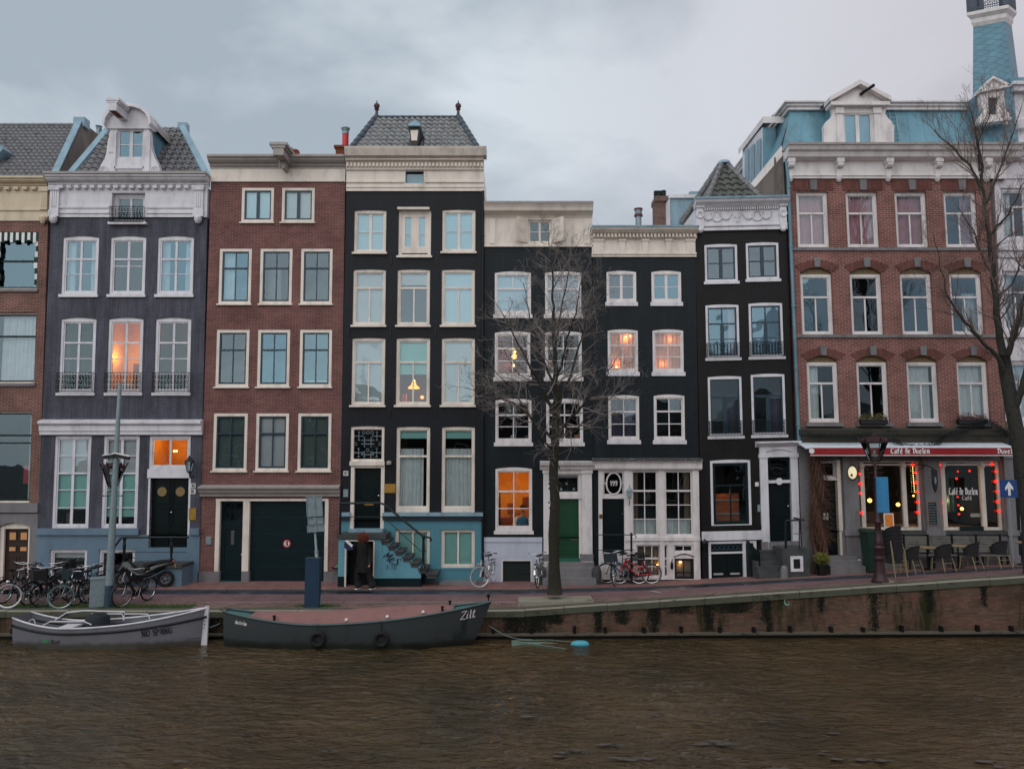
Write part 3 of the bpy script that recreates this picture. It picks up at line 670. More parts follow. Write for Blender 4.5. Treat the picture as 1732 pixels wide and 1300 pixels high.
 for (uu,vb,vt,rr) in ((167,232,214,.12),(172,234,222,.1),(154,236,228,.09),(147,239,231,.09)):
  q=H.X(uu,vb,H.Y+5); q2=H.X(uu,vt,H.Y+5); b.lathe((q[0],H.Y+5,q[1]),[(rr*.8,0),(rr*.8,(q2[1]-q[1])*.75),(rr,(q2[1]-q[1])*.77),(rr,(q2[1]-q[1])*.85),(rr*.6,(q2[1]-q[1])*.9),(rr*1.2,(q2[1]-q[1]))],12)
 b.build('chimney_pot',M['steel'],ch,smooth=False)
# ================================================================== HOUSE 2: slate painted, neck gable dormer
def house2():
 H=House('slate_house','slate grey painted canal house with white frieze, neck-gable dormer and blue-grey base','house',(88,300,62,950),(353,300,336,950),988,Y=YF)
 x0,x1=H.xl,H.xr; z=H.z; Y=H.Y
 W=[(105,166),(186,246),(266,327)]
 b1=[('v',.5,0,1,.08),('h',.36,0,1,.06),('h',.66,0,1,.025)]
 for i,(a,c) in enumerate(W):
  win(H,a,399,c,498,fr='white2',bars=b1 if i != 1 else b1[:2]+[('h',.5,0,1,.025)],arch=.06,sill='white2',bottom=.09,fill=[('drape',.05,.28,0,1,'drape'),('drape',.72,.95,0,1,'drape')] if i != 1 else (),room='room')
 W=[(101,161),(182,241),(262,322)]
 b2=[('v',.5,0,1,.08),('h',.3,0,1,.06),('h',.54,0,1,.028),('h',.77,0,1,.028)]
 for i,(a,c) in enumerate(W):
  kw=dict(fr='white2',bars=b2,arch=.06,sill='white2',rail=(.02,.68,.16,'iron'))
  if i==0: win(H,a,537,c,664,**kw,fill=[('drape',.03,.18,.3,1,'net')],glass='glassdk',room='roomdk')
  if i==1: win(H,a,537,c,664,**kw,glass='glassdk',room='roomwarm',light=[(.2,.5,.5,17),(.85,.38,.95,5)],fill=[('box',.45,.95,.58,1.0,.7,'roomred','wardrobe'),('bulb',.3,.82,.5,.04,6),('box',.1,.6,.86,.92,.35,'whitecloth','book_row')])
  if i==2: win(H,a,537,c,664,**kw,glass='glassdk',room='roomred',light=(.5,.1,.8,3),fill=[('drape',.86,.98,.5,1,'drapebeige'),('box',.15,.45,.86,.97,.4,'drapegrey','cushion')])
 # small hatch window in the frieze
 hw=win(H,190,327,246,377,fr='white2',fw=.12,bars=V2,rec=.12)
 zl=z(709); zlb=z(735); uz=z(893); ub=z(904)
 gb=[('v',.5,0,1,.09),('h',.19,0,1,.03),('h',.4,0,1,.06),('h',.6,0,1,.03),('h',.81,0,1,.03)]
 win(H,90,737,152,893,fr='white2',bars=gb,fw=.09,fill=[('blind',0,.42,'blindw'),('blind',.42,.8,'blindt'),('box',.2,.3,.84,.97,.4,'drapebeige','vase'),('bulb',.26,.86,.5,.03,.6)],room='roomdk',glass='glassdk')
 win(H,173,737,234,893,fr='white2',bars=gb,fw=.09,fill=[('blind',0,.42,'blindw'),('blind',.42,.88,'blindt')],room='roomdk',glass='glassdk')
 win(H,252,737,322,793,fr='white2',bars=V2,fw=.09,room='roomwarm',light=(.4,.2,.6,11),glass='glassdk',fill=[('bulb',.32,.45,.9,.035,12),('bulb',.38,.45,.9,.035,12)])
 H.box('door_transom',M['white2'],*H.rect(250,793,321,808),.04)
 do=door(H,253,808,318,926,'door',double=True,panels=((.06,.46,.05,.38),(.54,.94,.05,.38),(.06,.46,.42,.7),(.54,.94,.42,.7),(.06,.46,.76,.94),(.54,.94,.76,.94)),handle='chrome',hside=.53)
 r=H.rect(253,808,318,926); b=MB()
 for f in (.26,.74):
  cx=r[0]+(r[1]-r[0])*f; cz=r[3]-(r[3]-r[2])*.2; b.lathe((cx,Y+.135,cz),[(.16,0),(.16,.03)],20,'y')
 b.build('door_rosette',plain('amber_leaded_glass',rgb(150,128,82),.4,var=.6,scale=30),do)
 rr=MB(); rr.box(r[0]-.07,r[0],Y-.01,Y+.14,r[2],r[3]); rr.box(r[1],r[1]+.07,Y-.01,Y+.14,r[2],r[3]); rr.build('door_frame',M['white2'],H.root)
 for (a,c) in ((84,147),(167,228)):
  win(H,a,929,c,988,fr='white2',fw=.07,bars=[],glass='glassdk',room='roomdk',fill=[('blind',0,.25,'blindw')] if a==84 else ())
 H.wall('wall',M['slate'],x0,x1,ub,z(368)); H.wall('base',M['bluebase'],x0-.0,x1,-.2,ub,proud=.02)
 H.wall('frieze',M['white2'],x0-.01,x1+.01,z(368),z(318),proud=.05)
 xs=x0+.05; H.box('base_ledge',M['bluebase'],x0,H.x(236,900),ub,uz,.1); H.box('base_ledge',M['bluebase'],H.x(322,900),x1,ub,uz,.1)
 b=MB(); b.mould(x0-.02,x1+.02,Y,[(0,zlb),(.1,zlb),(.1,zlb+.12),(.14,zlb+.13),(.14,zlb+.3),(.24,zlb+.38),(.24,zl-.07),(.0,zl)]); b.build('shop_cornice',M['white2'],H.root)
 for a,c in ((349,353),(359,362)):
  for u0,u1 in ((100,186),(250,333)): H.box('frieze_moulding',M['white2'],H.x(u0,355),H.x(u1,355),z(c),z(a),.09)
 railing(H,H.x(190,360),H.x(246,360),z(377),z(352),.18,M['irong'],None)
 b=MB(); b.box(H.x(186,380),H.x(250,380),Y-.16,Y,z(381),z(377)); b.build('hatch_sill',M['white2'],H.root)
 for uu in (95,338):
  xp=H.x(uu,340); b=MB(); b.box(xp-.16,xp+.16,Y-.13,Y,z(357),z(318)); b.box(xp-.19,xp+.19,Y-.19,Y,z(324),z(316)); b.box(xp-.18,xp+.18,Y-.16,Y,z(368),z(357))
  for i in range(3): b.box(xp-.1+i*.07,xp-.06+i*.07,Y-.15,Y-.12,z(352),z(326))
  b.lathe((xp,Y-.12,z(380)),[(.001,0),(.07,.02),(.12,.1),(.14,.2),(.1,.27)],10); b.build('console',M['white2'],H.root)
 cornice(H,x0,x1,z(317),z(301),.4,'white2',e=.06); dentils(H,x0,x1,z(321),z(316),.2,.27,'white2')
 H.box('gutter',M['gutter'],x0-.08,x1+.08,z(301)+.002,z(299)+.03,.46,.3)
 # roof
 ze=z(299)+.05; yr=Y+.3; dy=1.9; pl=H.X(183,226,Y+2.2); pr=H.X(302,216,Y+2.2); hz=pr[1]-ze; sl=math.hypot(hz,dy); Vd=Vector((0,dy,hz))/sl
 el,er=H.X(112,299)[0],H.X(341,299)[0]
 tiles(Vector((el,yr,ze)),(1,0,0),Vd,0,sl,lambda t: (pl[0]-el)*t*1.0,lambda t: (er-el)+(pr[0]-er)*t,M['tile'],H.root,'roof',tw=.27,th=.31,amp=.045,lift=.05)
 for (A,B,wd,nm) in (((el-.22,yr-.05,ze-.02),(pl[0]-.05,yr+dy,ze+hz),.24,'verge'),((er,yr-.05,ze-.02),(pr[0],yr+dy,ze+hz),.24,'verge')):
  A,B=Vector(A),Vector(B); wv=Vector((wd,0,0)); up=Vector((0,-.02,.1)); b=MB()
  b.quadf(A+up,A+wv+up,B+wv+up,B+up); b.quadf(A,A+wv,A+wv+up,A+up); b.quadf(A+wv-up,B+wv-up,B+wv+up,A+wv+up); b.quadf(A+up,B+up,B-up,A-up); b.box(B.x-.05,B.x+.3,B.y,B.y+.3,B.z-.3,B.z+.22); b.build(nm,M['lead'],H.root)
 # side slope to the right of the verge
 b=MB(); b.poly([(er+.24,yr+.1,ze),(x1+.02,yr+.2,ze-.05),(pr[0]+.3,yr+dy,ze+hz)]); b.build('side_roof',M['roomred'],H.root)
 b=MB(); b.quadf((pl[0],yr+dy,ze+hz),(pr[0],yr+dy,ze+hz),(pr[0]-.5,yr+dy+3,ze+hz-.3),(pl[0],yr+dy+3,ze+hz-.3)); b.build('flat_roof',M['lead'],H.root)
 # neck gable dormer
 yd=Y+.12; ue=lambda u,v: H.X(u,v,yd)
 b=MB(); L=[(168,299),(167,288),(171,278),(177,268),(180,258),(181,248),(183,236),(186,226),(186,215),(252,215),(253,230),(254,243),(257,255),(261,266),(267,277),(270,288),(269,299)]
 xc0,xc1,zc0,zc1=H.rect(198,218,243,268,yd)
 pts=[ue(u,v) for u,v in L]
 # facade ring cut round the window: left, right, below, above pieces
 zl_=pts[0][1]
 lp=[p for p in pts[:9]]; b.extr([(xc0,zl_),(xc0,zc1)]+[(xc0,pts[8][1])]+lp[::-1],yd,yd+.25)
 rp_=pts[9:]; b.extr([(xc1,pts[9][1])]+rp_+[(xc1,zl_)],yd,yd+.25)
 b.box(xc0,xc1,yd+.003,yd+.247,zl_,zc0); b.box(xc0,xc1,yd+.003,yd+.247,zc1,pts[8][1])
 b.box(xc0-.1,xc0-.01,yd-.05,yd,zl_,pts[8][1]-.2); b.box(xc1+.01,xc1+.25,yd-.05,yd,zl_,pts[8][1]-.2); b.box(xc0-.28,xc0-.1,yd-.03,yd,zl_+.9,pts[8][1]-.2)
 b.box(xc0-.05,xc1+.05,yd-.05,yd,zl_+.28,zl_+.36)
 for q in (ue(176,289),ue(262,289)):
  for rr in (.16,.09): b.torus((q[0],yd-.005,q[1]),rr,.03,n=18,m=5)
 # curved pediment with the hoist hood
 cx=(pts[8][0]+pts[9][0])/2; hw=(pts[9][0]-pts[8][0])/2+.1; zb=pts[8][1]; n=10
 zc=ue(213,182)[1]
 def crown(th_,s_): return [(cx+hw*s_*math.cos(math.pi-math.pi*i/n),zb-.05+th_+(zc-zb)*(math.sin(math.pi*i/n) ** .8)) for i in range(n+1)]
 c1=crown(0,1); c2=crown(.12,1.08)
 b.extr([(cx+hw,zb-.08),(cx-hw,zb-.08)]+c1,yd-.06,yd+.25)
 for i in range(n): b.extr([c1[i],c1[i+1],c2[i+1],c2[i]],yd-.24,yd+.35)
 dorm=b.build('dormer',M['white2'],H.root)
 b=MB(); dx,dz_=ue(214,198); b.cbox((dx-.06,yd-.42,dz_+.02),(.28,.9,.36)); b.cbox((dx-.06,yd-.5,dz_+.25),(.48,.8,.1)); b.cbox((dx-.06,yd-.48,dz_+.17),(.38,.8,.08)); b.build('hoist_beam',M['white2'],dorm)
 MB().box(dx-.16,dx+.04,yd-.85,yd-.3,dz_-.175,dz_-.163).build('hoist_soffit',M['roomred'],dorm)
 win(H,0,0,0,0,rectw=(xc0,xc1,zc0,zc1),cut=False,fr='white2',fw=.03,bars=[('v',.5,0,1,.12),('h',.52,0,1,.03)],rec=yd-Y+.03,depth=.9,fill=[])
 b=MB(); x_r=pts[9][0]-.02
 b.quadf((x_r-.05,yd+.25,zl_),(x_r,yd+1.9,zl_+1.0),(x_r,yd+2.4,zb+.1),(x_r-.05,yd+.25,zb+.1)); b.quadf((cx-hw+.05,yd+.25,zl_),(cx-hw+.05,yd+2.4,zl_+1),(cx-hw+.05,yd+2.4,zb),(cx-hw+.05,yd+.25,zb))
 b.build('dormer_cheek',M['zinc'],dorm)
 b=MB(); rc=[(x,zz+.1) for x,zz in c1]
 for i in range(n): b.quadf((rc[i][0],yd+.3,rc[i][1]),(rc[i+1][0],yd+.3,rc[i+1][1]),(rc[i+1][0],yd+2.8,rc[i+1][1]-.15),(rc[i][0],yd+2.8,rc[i][1]-.15))
 b.build('dormer_roof',M['gutter'],dorm)
 # stoop with railings
 sx0,sx1=H.x(232,950),H.x(328,950); zp=z(948); b=MB()
 b.box(sx0,sx1,Y-1.0,Y+.0,zp-.1,zp); sd=b.build('stoop_slab',M['stonedk'],H.root)
 MB().box(sx0+.06,sx1-.02,Y-.9,Y-.03,-.05,zp-.1).build('stoop',M['bluebase'],H.root)
 b=MB()
 for i in range(3): b.box(sx0-.28*(i+1),sx0-.28*i,Y-.95,Y-.03,-.05,zp-.1-.22*(i+1))
 b.build('steps',M['stonedk'],H.root)
 b=MB(); zt=z(891); yp=Y-.95; xa,xb=H.x(234,920),H.x(311,920); zt2=zp+.88
 for xx in (xa,xb):
  b.lathe((xx,yp,zp),[(.09,0),(.09,.05),(.04,.12),(.035,.3),(.055,.6),(.04,.75),(.06,.82),(.06,.88)],10)
 b.tube([(xa-.62,yp,zp+.15),(xa-.12,yp,zt2-.02),(xa,yp,zt2),(xb+.55,yp,zt2)],.035,8)
 b.tube([(xa-.55,yp,zp-.25),(xa-.15,yp,zp+.4),(xb+.5,yp,zp+.4)],.012,5)
 b.build('stoop_railing',M['irong'],H.root)
 # wall lantern, plates, plaque
 lx,lz=H.X(320,790,Y-.25); b=MB(); b.tube([(lx+.06,Y,lz-.28),(lx+.02,Y-.1,lz-.36),(lx,Y-.22,lz-.25),(lx,Y-.25,lz-.18)],.018,6); b.lathe((lx,Y-.25,lz-.18),[(.05,0),(.08,.03),(.08,.05)],6); b.lathe((lx,Y-.25,lz+.18),[(.16,0),(.15,.03),(.07,.12),(.04,.16),(.015,.22)],6)
 for i in range(6):
  t=math.pi/3*(i+.5); b.tube([(lx+.07*math.cos(t),Y-.25+.07*math.sin(t),lz-.14),(lx+.14*math.cos(t),Y-.25+.14*math.sin(t),lz+.19)],.008,4)
 wl=b.build('wall_lantern',M['irong'],H.root); MB().lathe((lx,Y-.25,lz-.14),[(.065,0),(.135,.32)],6).build('lantern_glass',M['lampglass'],wl)
 b=MB(); b.box(*H.rect(323,817,331,825)[:2],Y-.02,Y,*H.rect(323,817,331,825)[2:]); b.box(*H.rect(322,827,331,835)[:2],Y-.02,Y,*H.rect(322,827,331,835)[2:]); pl_=b.build('number_plate',M['white'],H.root)
 for k,tx in ((0,'113'),(1,'115')):
  rr=H.rect(323-k,817+10*k,331,825+10*k); g,gw=pen(tx,.1,(.12,.12),width=.11); g2=MB(); g2.add(g,Matrix.Translation((rr[0]+.025,Y-.021,rr[2]+.03))); g2.build('house_number',M['blackp'],pl_)
 r=H.rect(320,859,332,879); MB().box(r[0],r[1],Y-.03,Y,r[2],r[3]).build('plaque',M['brass'],H.root)
# ================================================================== HOUSE 3: plum brick with garage
def house3():
 H=House('plum_brick_house','plum brown brick canal house with cream cornice, dark garage door and eleven white framed windows','house',(355,300,338,960),(586,300,572,960),988,Y=YF+.03)
 x0,x1=H.xl,H.xr; z=H.z; Y=H.Y
 kw=dict(fr='cream',sash='teal',fw=.095,sw=.05,rec=-.01,sill='cream',sillh=.05,sillout=.08)
 for i,(a,c) in enumerate(((409,463),(477,532))): win(H,a,318,c,376,**kw,bars=[('v',.5,0,1,.11)],fill=[('blind',0,1,'blind')])
 rows=[((371,425),(440,494),(509,562),421,514),((366,421),(436,490),(507,561),558,654),((361,418),(433,488),(504,560),699,796)]
 for j,(a,b_,c,v0,v1) in enumerate(rows):
  for i,(p,q) in enumerate((a,b_,c)):
   f=()
   if j==0: f=[('drape',.05,.45,0,1,'drape')] if i==0 else ([('box',.1,.5,.3,.95,.6,'drapegrey','wardrobe')] if i==1 else [('drape',.88,.97,0,1,'drape')])
   if j==1: f=[('box',.1,.95,.88,.97,.2,'whitecloth','sill_clutter')] if i==2 else ()
   if j==2: f=[('blind',0,.93,'blindgrey')] if i==0 else ([('blind',0,1,'blindw')] if i==1 else [('blind',0,.93,'blindgrey')])
   win(H,p,v0,q,v1,**kw,bars=bars_X(.33),fill=f,room='room',glass='glass' if j<2 else 'glassdk')
 # ground floor: brick piers, white frame, door and garage door
 zt=z(843); zb=0
 ra=H.rect(373,847,411,886); 
 H.hole((H.x(364,900),H.x(555,900),-.25,zt))
 win(H,0,0,0,0,rectw=H.rect(371,847,412,885),cut=False,fr='dgreen',fw=.04,bars=bars_grid(3,[.5],.02),rec=.1,glass='glassdk',room='roomdk',depth=.6)
 door(H,371,885,411,986,'dgreen',rec=.1,cut=False,panels=((.12,.88,.08,.8),(.2,.8,.84,.95)),slot=(.44,.58,.12,.36),hside=.93,knob_z=.47)
 b=MB(); r=H.rect(421,847,549,987); 
 n=5
 for i in range(n):
  za,zb_=r[2]+(r[3]-r[2])*i/n,r[2]+(r[3]-r[2])*(i+1)/n-.012
  b.box(r[0],r[1],Y+.12,Y+.16,za,zb_)
 for f in (.18,.58): b.box(r[0]+(r[1]-r[0])*f,r[0]+(r[1]-r[0])*(f+.16),Y+.112,Y+.12,r[2]+.52,r[2]+.535)
 gd=b.build('garage_door',M['dgreen'],H.root); b=MB()
 for i in range(1,n): zz=r[2]+(r[3]-r[2])*i/n; b.box(r[0]+.04,r[1]-.04,Y+.123,Y+.15,zz-.012,zz-.001)
 b.build('panel_joints',M['teal'],gd)
 s=H.X(485,919,Y+.1); b=MB(); b.lathe((s[0],Y+.11,s[1]),[(.128,0),(.135,.006),(.135,.01)][::-1] and [(.135,0),(.135,.012)],26,'y'); sg=b.build('roundel',M['red'],gd)
 MB().lathe((s[0],Y+.106,s[1]),[(.098,0),(.098,.01)],24,'y').build('roundel_face',M['white'],sg)
 g,gw=pen('R',.13,(.16,.16),width=.08); g2=MB(); g2.add(g,Matrix.Translation((s[0]-.03,Y+.104,s[1]-.06))); g2.build('roundel_mark',M['blackp'],sg)
 b=MB(); zz=-.1
 for (u0,u1,dd) in ((364,371,0),(410,421,.01),(549,555,0)):
  xa,xb=H.x(u0,915),H.x(u1,915); b.box(xa,xb,Y-.03+dd,Y+.14,.38,zt-.08)
 xa,xb=H.x(364,900),H.x(555,900); b.box(xa,xb,Y-.034,Y+.14,zt-.08,zt); b.build('door_frame',M['cream'],H.root)
 b=MB()
 for (u0,u1) in ((362,372),(409,422),(548,557)): b.box(H.x(u0,970),H.x(u1,970),Y-.045,Y+.13,-.1,.38)
 b.build('door_post_foot',M['stone'],H.root)
 MB().box(H.x(371,980),H.x(411,980),Y-.02,Y+.1,-.1,.05).build('threshold',plain('green_threshold',rgb(30,104,110,1.1),.6),H.root)
 H.wall('wall',M['brick3'],x0,x1,-.2,z(308)); 
 H.box('plinth',M['stone'],x0,H.x(363,960),-.1,.36,.05); H.box('plinth',M['stone'],H.x(556,960),x1,-.1,.36,.05)
 zl0,zl1=z(839),z(824); b=MB(); b.mould(x0,x1,Y,[(0,zl0),(.1,zl0),(.12,zl0+.08),(.2,zl0+.14),(.22,zl0+.2),(.3,zl1-.03),(.3,zl1),(.0,zl1+.07)]); b.build('lintel_cornice',M['gutter'],H.root)
 MB().mould(x0,x1,Y,[(.31,zl1+.004),(.31,zl1+.02),(0,zl1+.09)]).build('lead_flashing',M['gutter'],H.root)
 H.wall('frieze',M['cream'],x0,x1,z(308),z(284),proud=.05); cornice(H,x0,x1,z(286),z(268),.4,'gutter',e=.02); 
 b=MB(); hx,hz=H.X(480,272,Y-.4); b.cbox((hx,Y-.55,hz+.12),(.36,1.0,.34)); b.cbox((hx,Y-.55,hz+.34),(.6,1.1,.1)); b.cbox((hx,Y-.55,hz+.24),(.48,1.05,.08)); b.extr([(hx-.1,hz-.05),(hx+.1,hz-.05),(hx+.07,hz-.3),(hx-.05,hz-.3)],Y-.5,Y-.1); b.tube([(hx-.06,Y-.7,hz),(hx-.06,Y-.7,hz-.38)],.02,6)
 b.build('hoist_beam',M['gutter'],H.root)
 b=MB(); tx,tz=H.X(489,266,Y+1.2); ridge(b,(tx-.35,Y+.9,tz+.1),(tx,Y+1.6,tz+.35),.12,.2); ridge(b,(tx+.35,Y+.9,tz+.05),(tx,Y+1.6,tz+.35),.12,.2); ridge(b,(tx+.0,Y+.8,tz+.1),(tx+.3,Y+1.2,tz+.15),.12,.2); b.lathe((tx-.02,Y+1.5,tz-.1),[(.4,0),(.2,.35),(.1,.5),(.03,.6)],10); b.build('hip_tiles',M['terra'],H.root)
 r=H.rect(349,907,358,920); i_=MB().box(r[0],r[1],Y-.04,Y,r[2],r[3]).build('intercom',M['steel'],H.root)
 # chimney with red flue
 b=MB(); cx,cz=H.X(577,262,Y+1.6); b.box(cx-.14,cx+.3,Y+1.3,Y+1.9,cz-1,cz+.15); b.box(cx-.2,cx+.36,Y+1.24,Y+1.96,cz+.15,cz+.24); ch=b.build('chimney',M['roomred'],H.root)
 q=H.X(584,254,Y+1.6); b=MB(); b.lathe((q[0],Y+1.6,q[1]),[(.12,0),(.12,.62)],14); b.build('flue',M['red'],ch,smooth=False)
 b=MB(); b.lathe((q[0],Y+1.6,q[1]+.62),[(.13,0),(.13,.1),(.1,.1),(.1,.14),(.13,.14),(.13,.2)],14); b.lathe((q[0],Y+1.6,q[1]+.82),[(.17,0),(.17,.04),(.05,.1)],14); b.build('flue_cap',M['steel'],ch)
# ================================================================== HOUSE 4: tall blue-black house with turquoise base
def house4():
 H=House('tall_black_house','tallest blue-black canal house with hipped tile roof, stone stoop and turquoise base','house',(586,320,573,950),(818.5,320,817,950),988,Y=YF-.01)
 x0,x1=H.xl,H.xr; z=H.z; Y=H.Y
 kw=dict(fr='cream',fw=.075,sw=.04,rec=.04,sill='cream',sillh=.07,sillout=.1)
 win(H,599,355,653,427,**kw,bars=[('v',.5,0,1,.09),('h',.5,0,1,.025)],fill=[('blind',0,1,'blind')],arch=.03)
 win(H,748,354,804,426,**kw,bars=[('v',.5,0,1,.09),('h',.5,0,1,.025)],fill=[('blind',0,1,'blind')],arch=.03)
 win(H,674,356,729,433,**kw,bars=[('v',.02,0,1,.18),('v',.98,0,1,.18),('v',.5,0,1,.3),('h',.5,0,1,.025),('h',.94,0,1,.3),('h',.04,0,1,.1)],fill=[('blind',0,1,'blind')])
 H.box('hatch_awning',M['cream'],H.x(673,356),H.x(727,356),z(356),z(352.5),.16)
 for (a,c) in ((597,652),(672,727),(747,803)):
  win(H,a,455,c,550,**kw,bars=bars_T(.3),fill=[('blind',0,1,'blind')] if a != 672 else [('blind',0,.27,'blind')],arch=.03)
 for (a,c) in ((595,651),(670,727),(747,803)):
  if a==670: win(H,a,571,c,685,**kw,bars=bars_T(.34),arch=.03,fill=[('blind',0,.54,'blindt'),('pendant',.47,.72,.5,1.0,2.2),('bulb',.47,.62,.5,.045,14),('bulb',.71,.86,.7,.07,1.2),('box',.12,.25,.82,.98,.5,'woodor','figurine')],room='roomred',light=(.5,.8,.5,9),glass='glassdk')
  else: win(H,a,571,c,685,**kw,bars=bars_T(.34),fill=[('blind',0,1,'blindt' if 0 else 'blind')],arch=.03)
 for (a,c) in ((670,727),(747,803)):
  win(H,a,721,c,866,fr='cream',fw=.075,sw=.04,rec=.04,arch=.03,bars=[('h',.34,0,1,.07)],fill=[('blind',0,.14,'blindt'),('drape',.08,.8 if a==670 else .95,.26,1,'drape')],room='roomdk',bottom=.16,glass='glassdk')
 # ornate fanlight
 o=win(H,593,720,650,781,fr='cream',fw=.08,rec=.04,sw=.02,bars=[],arch=.03,room='roomdk',glass='glassdk',depth=.5)
 r=H.rect(596,724,647,777); b=MB(); gx,gz=r[1]-r[0],r[3]-r[2]
 def cross(fx,fz,s):
  cx,cz=r[0]+gx*fx,r[2]+gz*fz; y=Y+.06
  b.tube([(cx-s,y,cz),(cx+s,y,cz)],.012,4); b.tube([(cx,y,cz-s),(cx,y,cz+s)],.012,4)
  for dx,dz in ((s,0),(-s,0),(0,s),(0,-s)):
   b.tube([(cx+dx*.95-dz*.28,y,cz+dz*.95-dx*.28),(cx+dx*.95+dz*.28,y,cz+dz*.95+dx*.28)],.01,4)
 for fx in (.2,.8):
  for fz in (.22,.75): cross(fx,fz,.15)
 for fx in (.39,.61):
  for fz in (.16,.5,.62): cross(fx,fz,.1)
 for fx,fz in ((.5,.86),(.5,.3),(.36,.86),(.64,.86),(.09,.5),(.91,.5)): b.torus((r[0]+gx*fx,Y+.06,r[2]+gz*fz),.05,.01,n=10,m=4)
 b.build('grille',M['steel'],o)
 H.box('door_transom',M['cream'],*H.rect(592,780,651,787),.09)
 # front door
 r=H.hole(H.rect(593,787,650,893)); b=MB(); b.box(r[0],r[0]+.12,Y-.02,Y+.14,r[2],r[3]); b.box(r[1]-.12,r[1],Y-.02,Y+.14,r[2],r[3]); b.box(r[0]+.12,r[1]-.12,Y-.017,Y+.14,r[3]-.08,r[3]); b.build('door_frame',M['cream'],H.root)
 do=door(H,599.5,791,644,892,'door',cut=False,panels=((.15,.85,.08,.58),(.15,.85,.66,.76),(.15,.85,.82,.95)),slot=(.35,.7,.6,.63,'brass'),hside=.9,knob_z=.53,handle='chrome')
 q=H.X(621.5,826,Y+.15); b=MB(); b.torus((q[0],Y+.15,q[1]-.05),.26,.02,n=26,m=5); do2=b.build('door_oval',M['dgreen'],do,smooth=True)
 # basement windows
 zl=z(866); zlb=z(879)
 for (a,c) in ((668,727),(746,803)):
  win(H,a,895,c,960,fr='cream',fw=.08,sw=.03,rec=.07,bars=[('v',.5,0,1,.06)],fill=[('blind',0,1,'blindt'),],arch=0,room='roomdk',glass='glassdk',sill='turq',sillh=.06,sillout=.03)
 H.hole(H.rect(583,913,632,990))
 H.wall('wall',M['black4'],x0,x1,zlb,z(324)); H.wall('base',M['turq'],x0,x1,-.2,zlb,proud=.01)
 H.box('base_ledge',M['turqdk'],H.x(648,870),x1,zlb,zl-.12,.1); H.box('base_ledge_top',M['lead'],H.x(648,868),x1,zl-.12,zl,.15); H.box('base_ledge_top',M['lead'],x0,H.x(593,870),zl-.12,zl,.15); H.box('base_ledge',M['turqdk'],x0,H.x(593,870),zlb,zl-.12,.1)
 # stoop
 zp=z(900,612,Y-1.0); za=H.z(901,612,Y-1)
 X=lambda u,v=950: H.X(u,v,Y-1.0)[0]; Z=lambda v,u=612: H.X(u,v,Y-1.0)[1]
 zp=Z(903); b=MB(); b.box(X(570,905),X(653,905),Y-1.05,Y-.03,Z(911),zp); b.build('stoop_slab',M['stonedk'],H.root)
 b=MB(); b.box(H.X(593,896)[0]+.0,H.X(650,896)[0],Y-.35,Y-.0,zp,z(893)); b.build('door_step',M['lead'],H.root)
 b=MB(); zs_=Z(911)
 b.box(X(572),X(583),Y-1.0,Y-.03,.35,zs_); b.box(X(634),X(646),Y-1.0,Y-.03,.3,zs_); b.box(X(583),X(634),Y-1.0,Y-.6,Z(915),zs_)
 us=[646,657.5,670,683,697,712]; vt=[913,922,931,941,951]
 for i in range(5): b.box(X(us[i]),X(us[i+1]),Y-.98,Y-.03,.3,Z(vt[i]+6) )
 st=b.build('stoop',plain('pale_turquoise_stoop',rgb(88,150,170,1.2),.6,var=.12,scale=2,streak=1),H.root)
 b=MB(); b.box(X(572),X(583),Y-1.02,Y-.03,-.05,.36); b.box(X(634),X(712),Y-1.0,Y-.03,-.05,.3); b.build('stoop_footing',M['dgreen'],H.root)
 b=MB(); b.box(X(583),X(585.5),Y-1.01,Y-.9,0,Z(915)); b.box(X(631),X(633.5),Y-1.01,Y-.9,0,Z(915)); b.box(X(585),X(632),Y-1.008,Y-.9,Z(915),Z(913)); b.build('cellar_frame',M['cream'],H.root)
 MB().box(X(585.5),X(631),Y-.62,Y-.58,-.05,Z(914)).build('cellar_door',M['door'],H.root)
 vt=[912,921.5,930.5,940.5,950,960,969]; us=[644,656,668,681,694.5,708,721,739]
 for i in range(7): b=MB(); b.box(X(us[i]-1),X(us[i+1]+1.5),Y-1.04,Y-.03,Z(vt[i]+3),Z(vt[i])); b.box(X(us[i]+1),X(us[i+1]-.5),Y-1.0,Y-.03,Z(vt[i]+9),Z(vt[i]+3)); b.build('step',M['stonedk'],H.root)
 b=MB(); b.box(X(741,983),X(805,983),Y-.6,Y-.02,-.05,.1); b.build('kerb_slab',M['stone'],H.root)
 yp=Y-1.0; b=MB(); top=[(X(573),yp,Z(851)),(X(641),yp,Z(850)),(X(649),yp,Z(853)),(X(716),yp,Z(907.5)),(X(722),yp,Z(908)),(X(727),yp,Z(909)),(X(729),yp,Z(912)),(X(727),yp,Z(915))]
 b.tube(top,.035,8); b.tube([(X(573),yp,Z(874)),(X(648),yp,Z(874)),(X(712),yp,Z(932)),(X(721),yp,Z(932))],.014,6)
 b.lathe((X(716),yp,Z(960)),[(.1,0),(.08,.06),(.045,.12),(.04,.3),(.05,.6),(.04,.9),(.06,1.0),(.05,1.06)],10); b.tube([(X(574),yp,zp),(X(574),yp,Z(850))],.04,8)
 b.build('stoop_railing',M['irong'],H.root)
 # graffiti
 g,gw=pen('MeS',.27,(.1,.06),slant=.25); g2=MB(); g2.add(g,Matrix.Translation((X(647),Y-1.002,Z(943))) @ Matrix.Rotation(R(30),4,'Y')); g2.build('graffiti',plain('graffiti_ink',rgb(18,24,60),.7),st)
 g,gw=pen('xSx',.2,(.05,.05),slant=.3); g2=MB(); g2.add(g,Matrix.Translation((X(652),Y-1.0015,Z(961))) @ Matrix.Rotation(R(5),4,'Y')); g2.build('graffiti',plain('faded_ink',rgb(66,110,140),.7),st)
